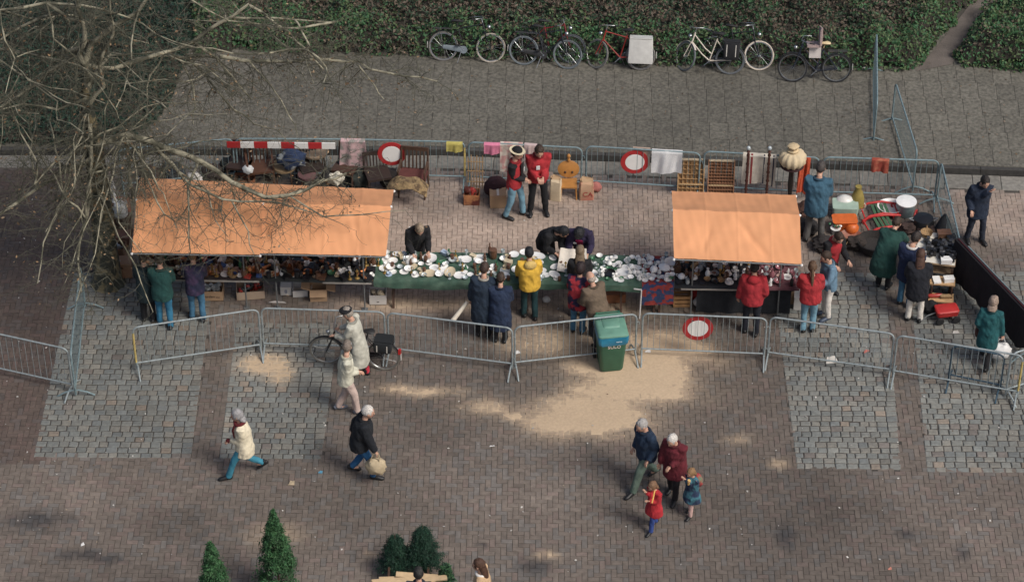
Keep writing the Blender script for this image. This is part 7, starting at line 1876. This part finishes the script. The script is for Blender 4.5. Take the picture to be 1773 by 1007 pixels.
# stepped wooden shelf below with shoes and book
t = thing('step_shelf', 'pale wooden stepped shelf in front of the camera table', 'shelf', G(1628, 520), R(-8))
for k, (z_, y_) in enumerate(((0.16, -0.12), (0.44, 0.08))):
    MB().box((0, y_, z_), (0.5, 0.26, 0.03)).build('board', mat((0.52, 0.33, 0.17), 0.7, 0.15, 9), t)
for s in (-1, 1): MB().box((s * 0.2, 0.03, 0.22), (0.03, 0.3, 0.42)).build('side', wood_dark, t)
for u, v, z_, m, k, lb in ((-0.12, 0.06, 0.46, WHITE, 'book', 'white book on the upper step of the pale shelf'), (0.12, 0.08, 0.46, WHITE, 'tin_box', 'white box on the upper step of the pale shelf'), (-0.14, -0.14, 0.18, REDW, 'clog', 'red shoe on the lower step of the pale shelf'), (0.1, -0.12, 0.18, WICKER, 'clog', 'tan shoe on the lower step of the pale shelf')):
    ware(k, t.matrix_basis @ Vector((u, v, z_)), m, lb, 1.0, 0.1)
sack('dark_bag', 'black bag on the ground beside the red cart', 'bag', 1608, 540, 0.34, 0.3, 0.3, cl(BLK), knot=False, lumps=0.15, seed=60)
ware('book', G(1630, 528, 0.0), GREYW, 'grey book on the ground behind the red cart', 1.5, 0.2)
# red toy cart
t = thing('toy_cart', 'small red cart with black wheels at the right', 'cart', G(1637, 552), R(10))
loft([rr(0.42, 0.26, 0.16, 0.04), rr(0.46, 0.30, 0.28, 0.05), rr(0.44, 0.28, 0.29, 0.05), rr(0.40, 0.24, 0.30, 0.05)]).build('body', rm, t, True)
for sx in (-1, 1):
    for sy in (-1, 1): MB().lathe([(0.075, -0.025), (0.085, -0.01), (0.085, 0.01), (0.075, 0.025)], 16, (sx * 0.17, sy * 0.16, 0.085), rot=Matrix.Rotation(R(90), 3, 'X')).build('wheel', rubber, t, True)
    MB().tube([(sx * 0.17, -0.15, 0.085), (sx * 0.17, 0.15, 0.085)], 0.012, 6).build('axle', steel, t)
MB().tube([(-0.22, 0, 0.2), (-0.4, -0.02, 0.16), (-0.52, -0.05, 0.06)], 0.011, 6).build('handle', steel, t, True)

# ------------------------------------------------------------------ small litter, planks and pots
for i, (px, py, w, d, c_, lb) in enumerate(((1440, 623, 0.26, 0.2, (0.66, 0.62, 0.55), 'white torn paper on the cobbles below the front barrier'), (895, 610, 0.14, 0.09, (0.7, 0.68, 0.64), 'small white paper scrap behind the barrier left of the bin'), (1122, 608, 0.12, 0.08, (0.75, 0.72, 0.68), 'white scrap on the sand right of the bin'), (555, 817, 0.08, 0.07, (0.10, 0.28, 0.40), 'light blue scrap on the bricks'), (852, 772, 0.12, 0.03, (0.6, 0.58, 0.55), 'thin white strip on the bricks'), (505, 836, 0.12, 0.12, (0.42, 0.33, 0.22), 'tan flattened scrap on the bricks'), (143, 942, 0.08, 0.07, (0.7, 0.68, 0.65), 'white scrap beside the dark stain at lower left'), (1500, 608, 0.14, 0.06, (0.45, 0.15, 0.12), 'pink scrap under the top rail of the front barrier'), (1541, 984, 0.07, 0.06, (0.55, 0.22, 0.16), 'orange pink scrap on the bricks at lower right'), (480, 523, 0.36, 0.05, (0.62, 0.58, 0.54), 'white strip on the ground between the stall posts'), (1655, 575, 0.15, 0.08, (0.5, 0.47, 0.43), 'pale scrap on the cobbles near the red cart'), (1498, 117, 0.13, 0.09, (0.7, 0.68, 0.64), 'white rag on the ground beside the edge on barrier'))):
    z_ = KERB if py < 250 else 0.0
    t = put('paper_scrap', None, None, G(px, py, z_ + 0.018), rnd.uniform(-.5, .5)); tag(t, lb, 'litter')
    MB().sheet(lambda u, v: ((u - .5) * w * (1 - 0.4 * v), (v - .5) * d + 0.02 * u, 0.008 * math.sin(u * 6 + i) * math.sin(v * 5)), 5, 5, 0.002).build('scrap', mat(c_, 0.9), t, True)
n = 230
sx_ = nrs.uniform(-10.5, 10.5, n); sy_ = nrs.uniform(-8, 2.5, n)
leaf_cloud('litter_crumbs', np.stack([sx_, sy_, np.full(n, 0.016)], 1), np.tile((0, 0, 1.0), (n, 1)), 0.022, np.tile((0.62, 0.59, 0.54), (n, 1)) * (0.5 + 0.6 * nrs.rand(n))[:, None], None, 0.2, 0.7)
for i, (px, py, ln, rz, z_) in enumerate(((705, 1001, 1.0, 2, 0.42), (722, 996, 0.75, -4, 0.45), (690, 1004, 0.95, 6, 0.46), (735, 1003, 0.8, 7, 0.49), (700, 1008, 1.1, 4, 0.5))):
    o = tag(MB().box((0, 0, 0), (ln, 0.12, 0.025)).build('plank', mat((0.60, 0.43, 0.25), 0.75, 0.12, 9), None), ('frontmost', 'rearmost', 'leftmost', 'rightmost', 'topmost')[i] + ' of the pale planks stacked before the spruces', 'plank', 'pale planks before the spruces')
    o.location = G(px, py, z_); o.rotation_euler = (0, R(rnd.uniform(-2, 2)), R(rz))
t = thing('trestle', 'low trestle carrying the pale planks', 'trestle', G(708, 1026))
for s in (-1, 1):
    for q in (-1, 1): MB().bar((s * 0.35, q * 0.05, 0.38), (s * 0.38, q * 0.2, 0), 0.04).build('leg', wood_dark, t)
    MB().bar((s * 0.35, -0.25, 0.39), (s * 0.35, 0.25, 0.39), 0.04).build('beam', wood_dark, t)
t = thing('potted_plant', 'small dark leafy plant in a black pot beside the planks', 'plant', G(772, 1022))
MB().lathe([(0.1, 0), (0.14, 0.2), (0.15, 0.22), (0.13, 0.2), (0.02, 0.18)], 18).build('pot', rubber, t, True)
n = 700
a = nrs.uniform(0, 6.283, n); q = nrs.rand(n); r_ = 0.2 * (1 - q * 0.6) * nrs.rand(n) ** .5
leaf_cloud('leaves', np.stack([r_ * np.cos(a), r_ * np.sin(a), 0.18 + 0.45 * q], 1), np.tile((0, 0, 1.0), (n, 1)), 0.04, np.where((nrs.rand(n) < .5)[:, None], np.array((0.02, 0.06, 0.03)), np.array((0.05, 0.13, 0.05))), t, 0.8, 0.35)
apply_remesh()
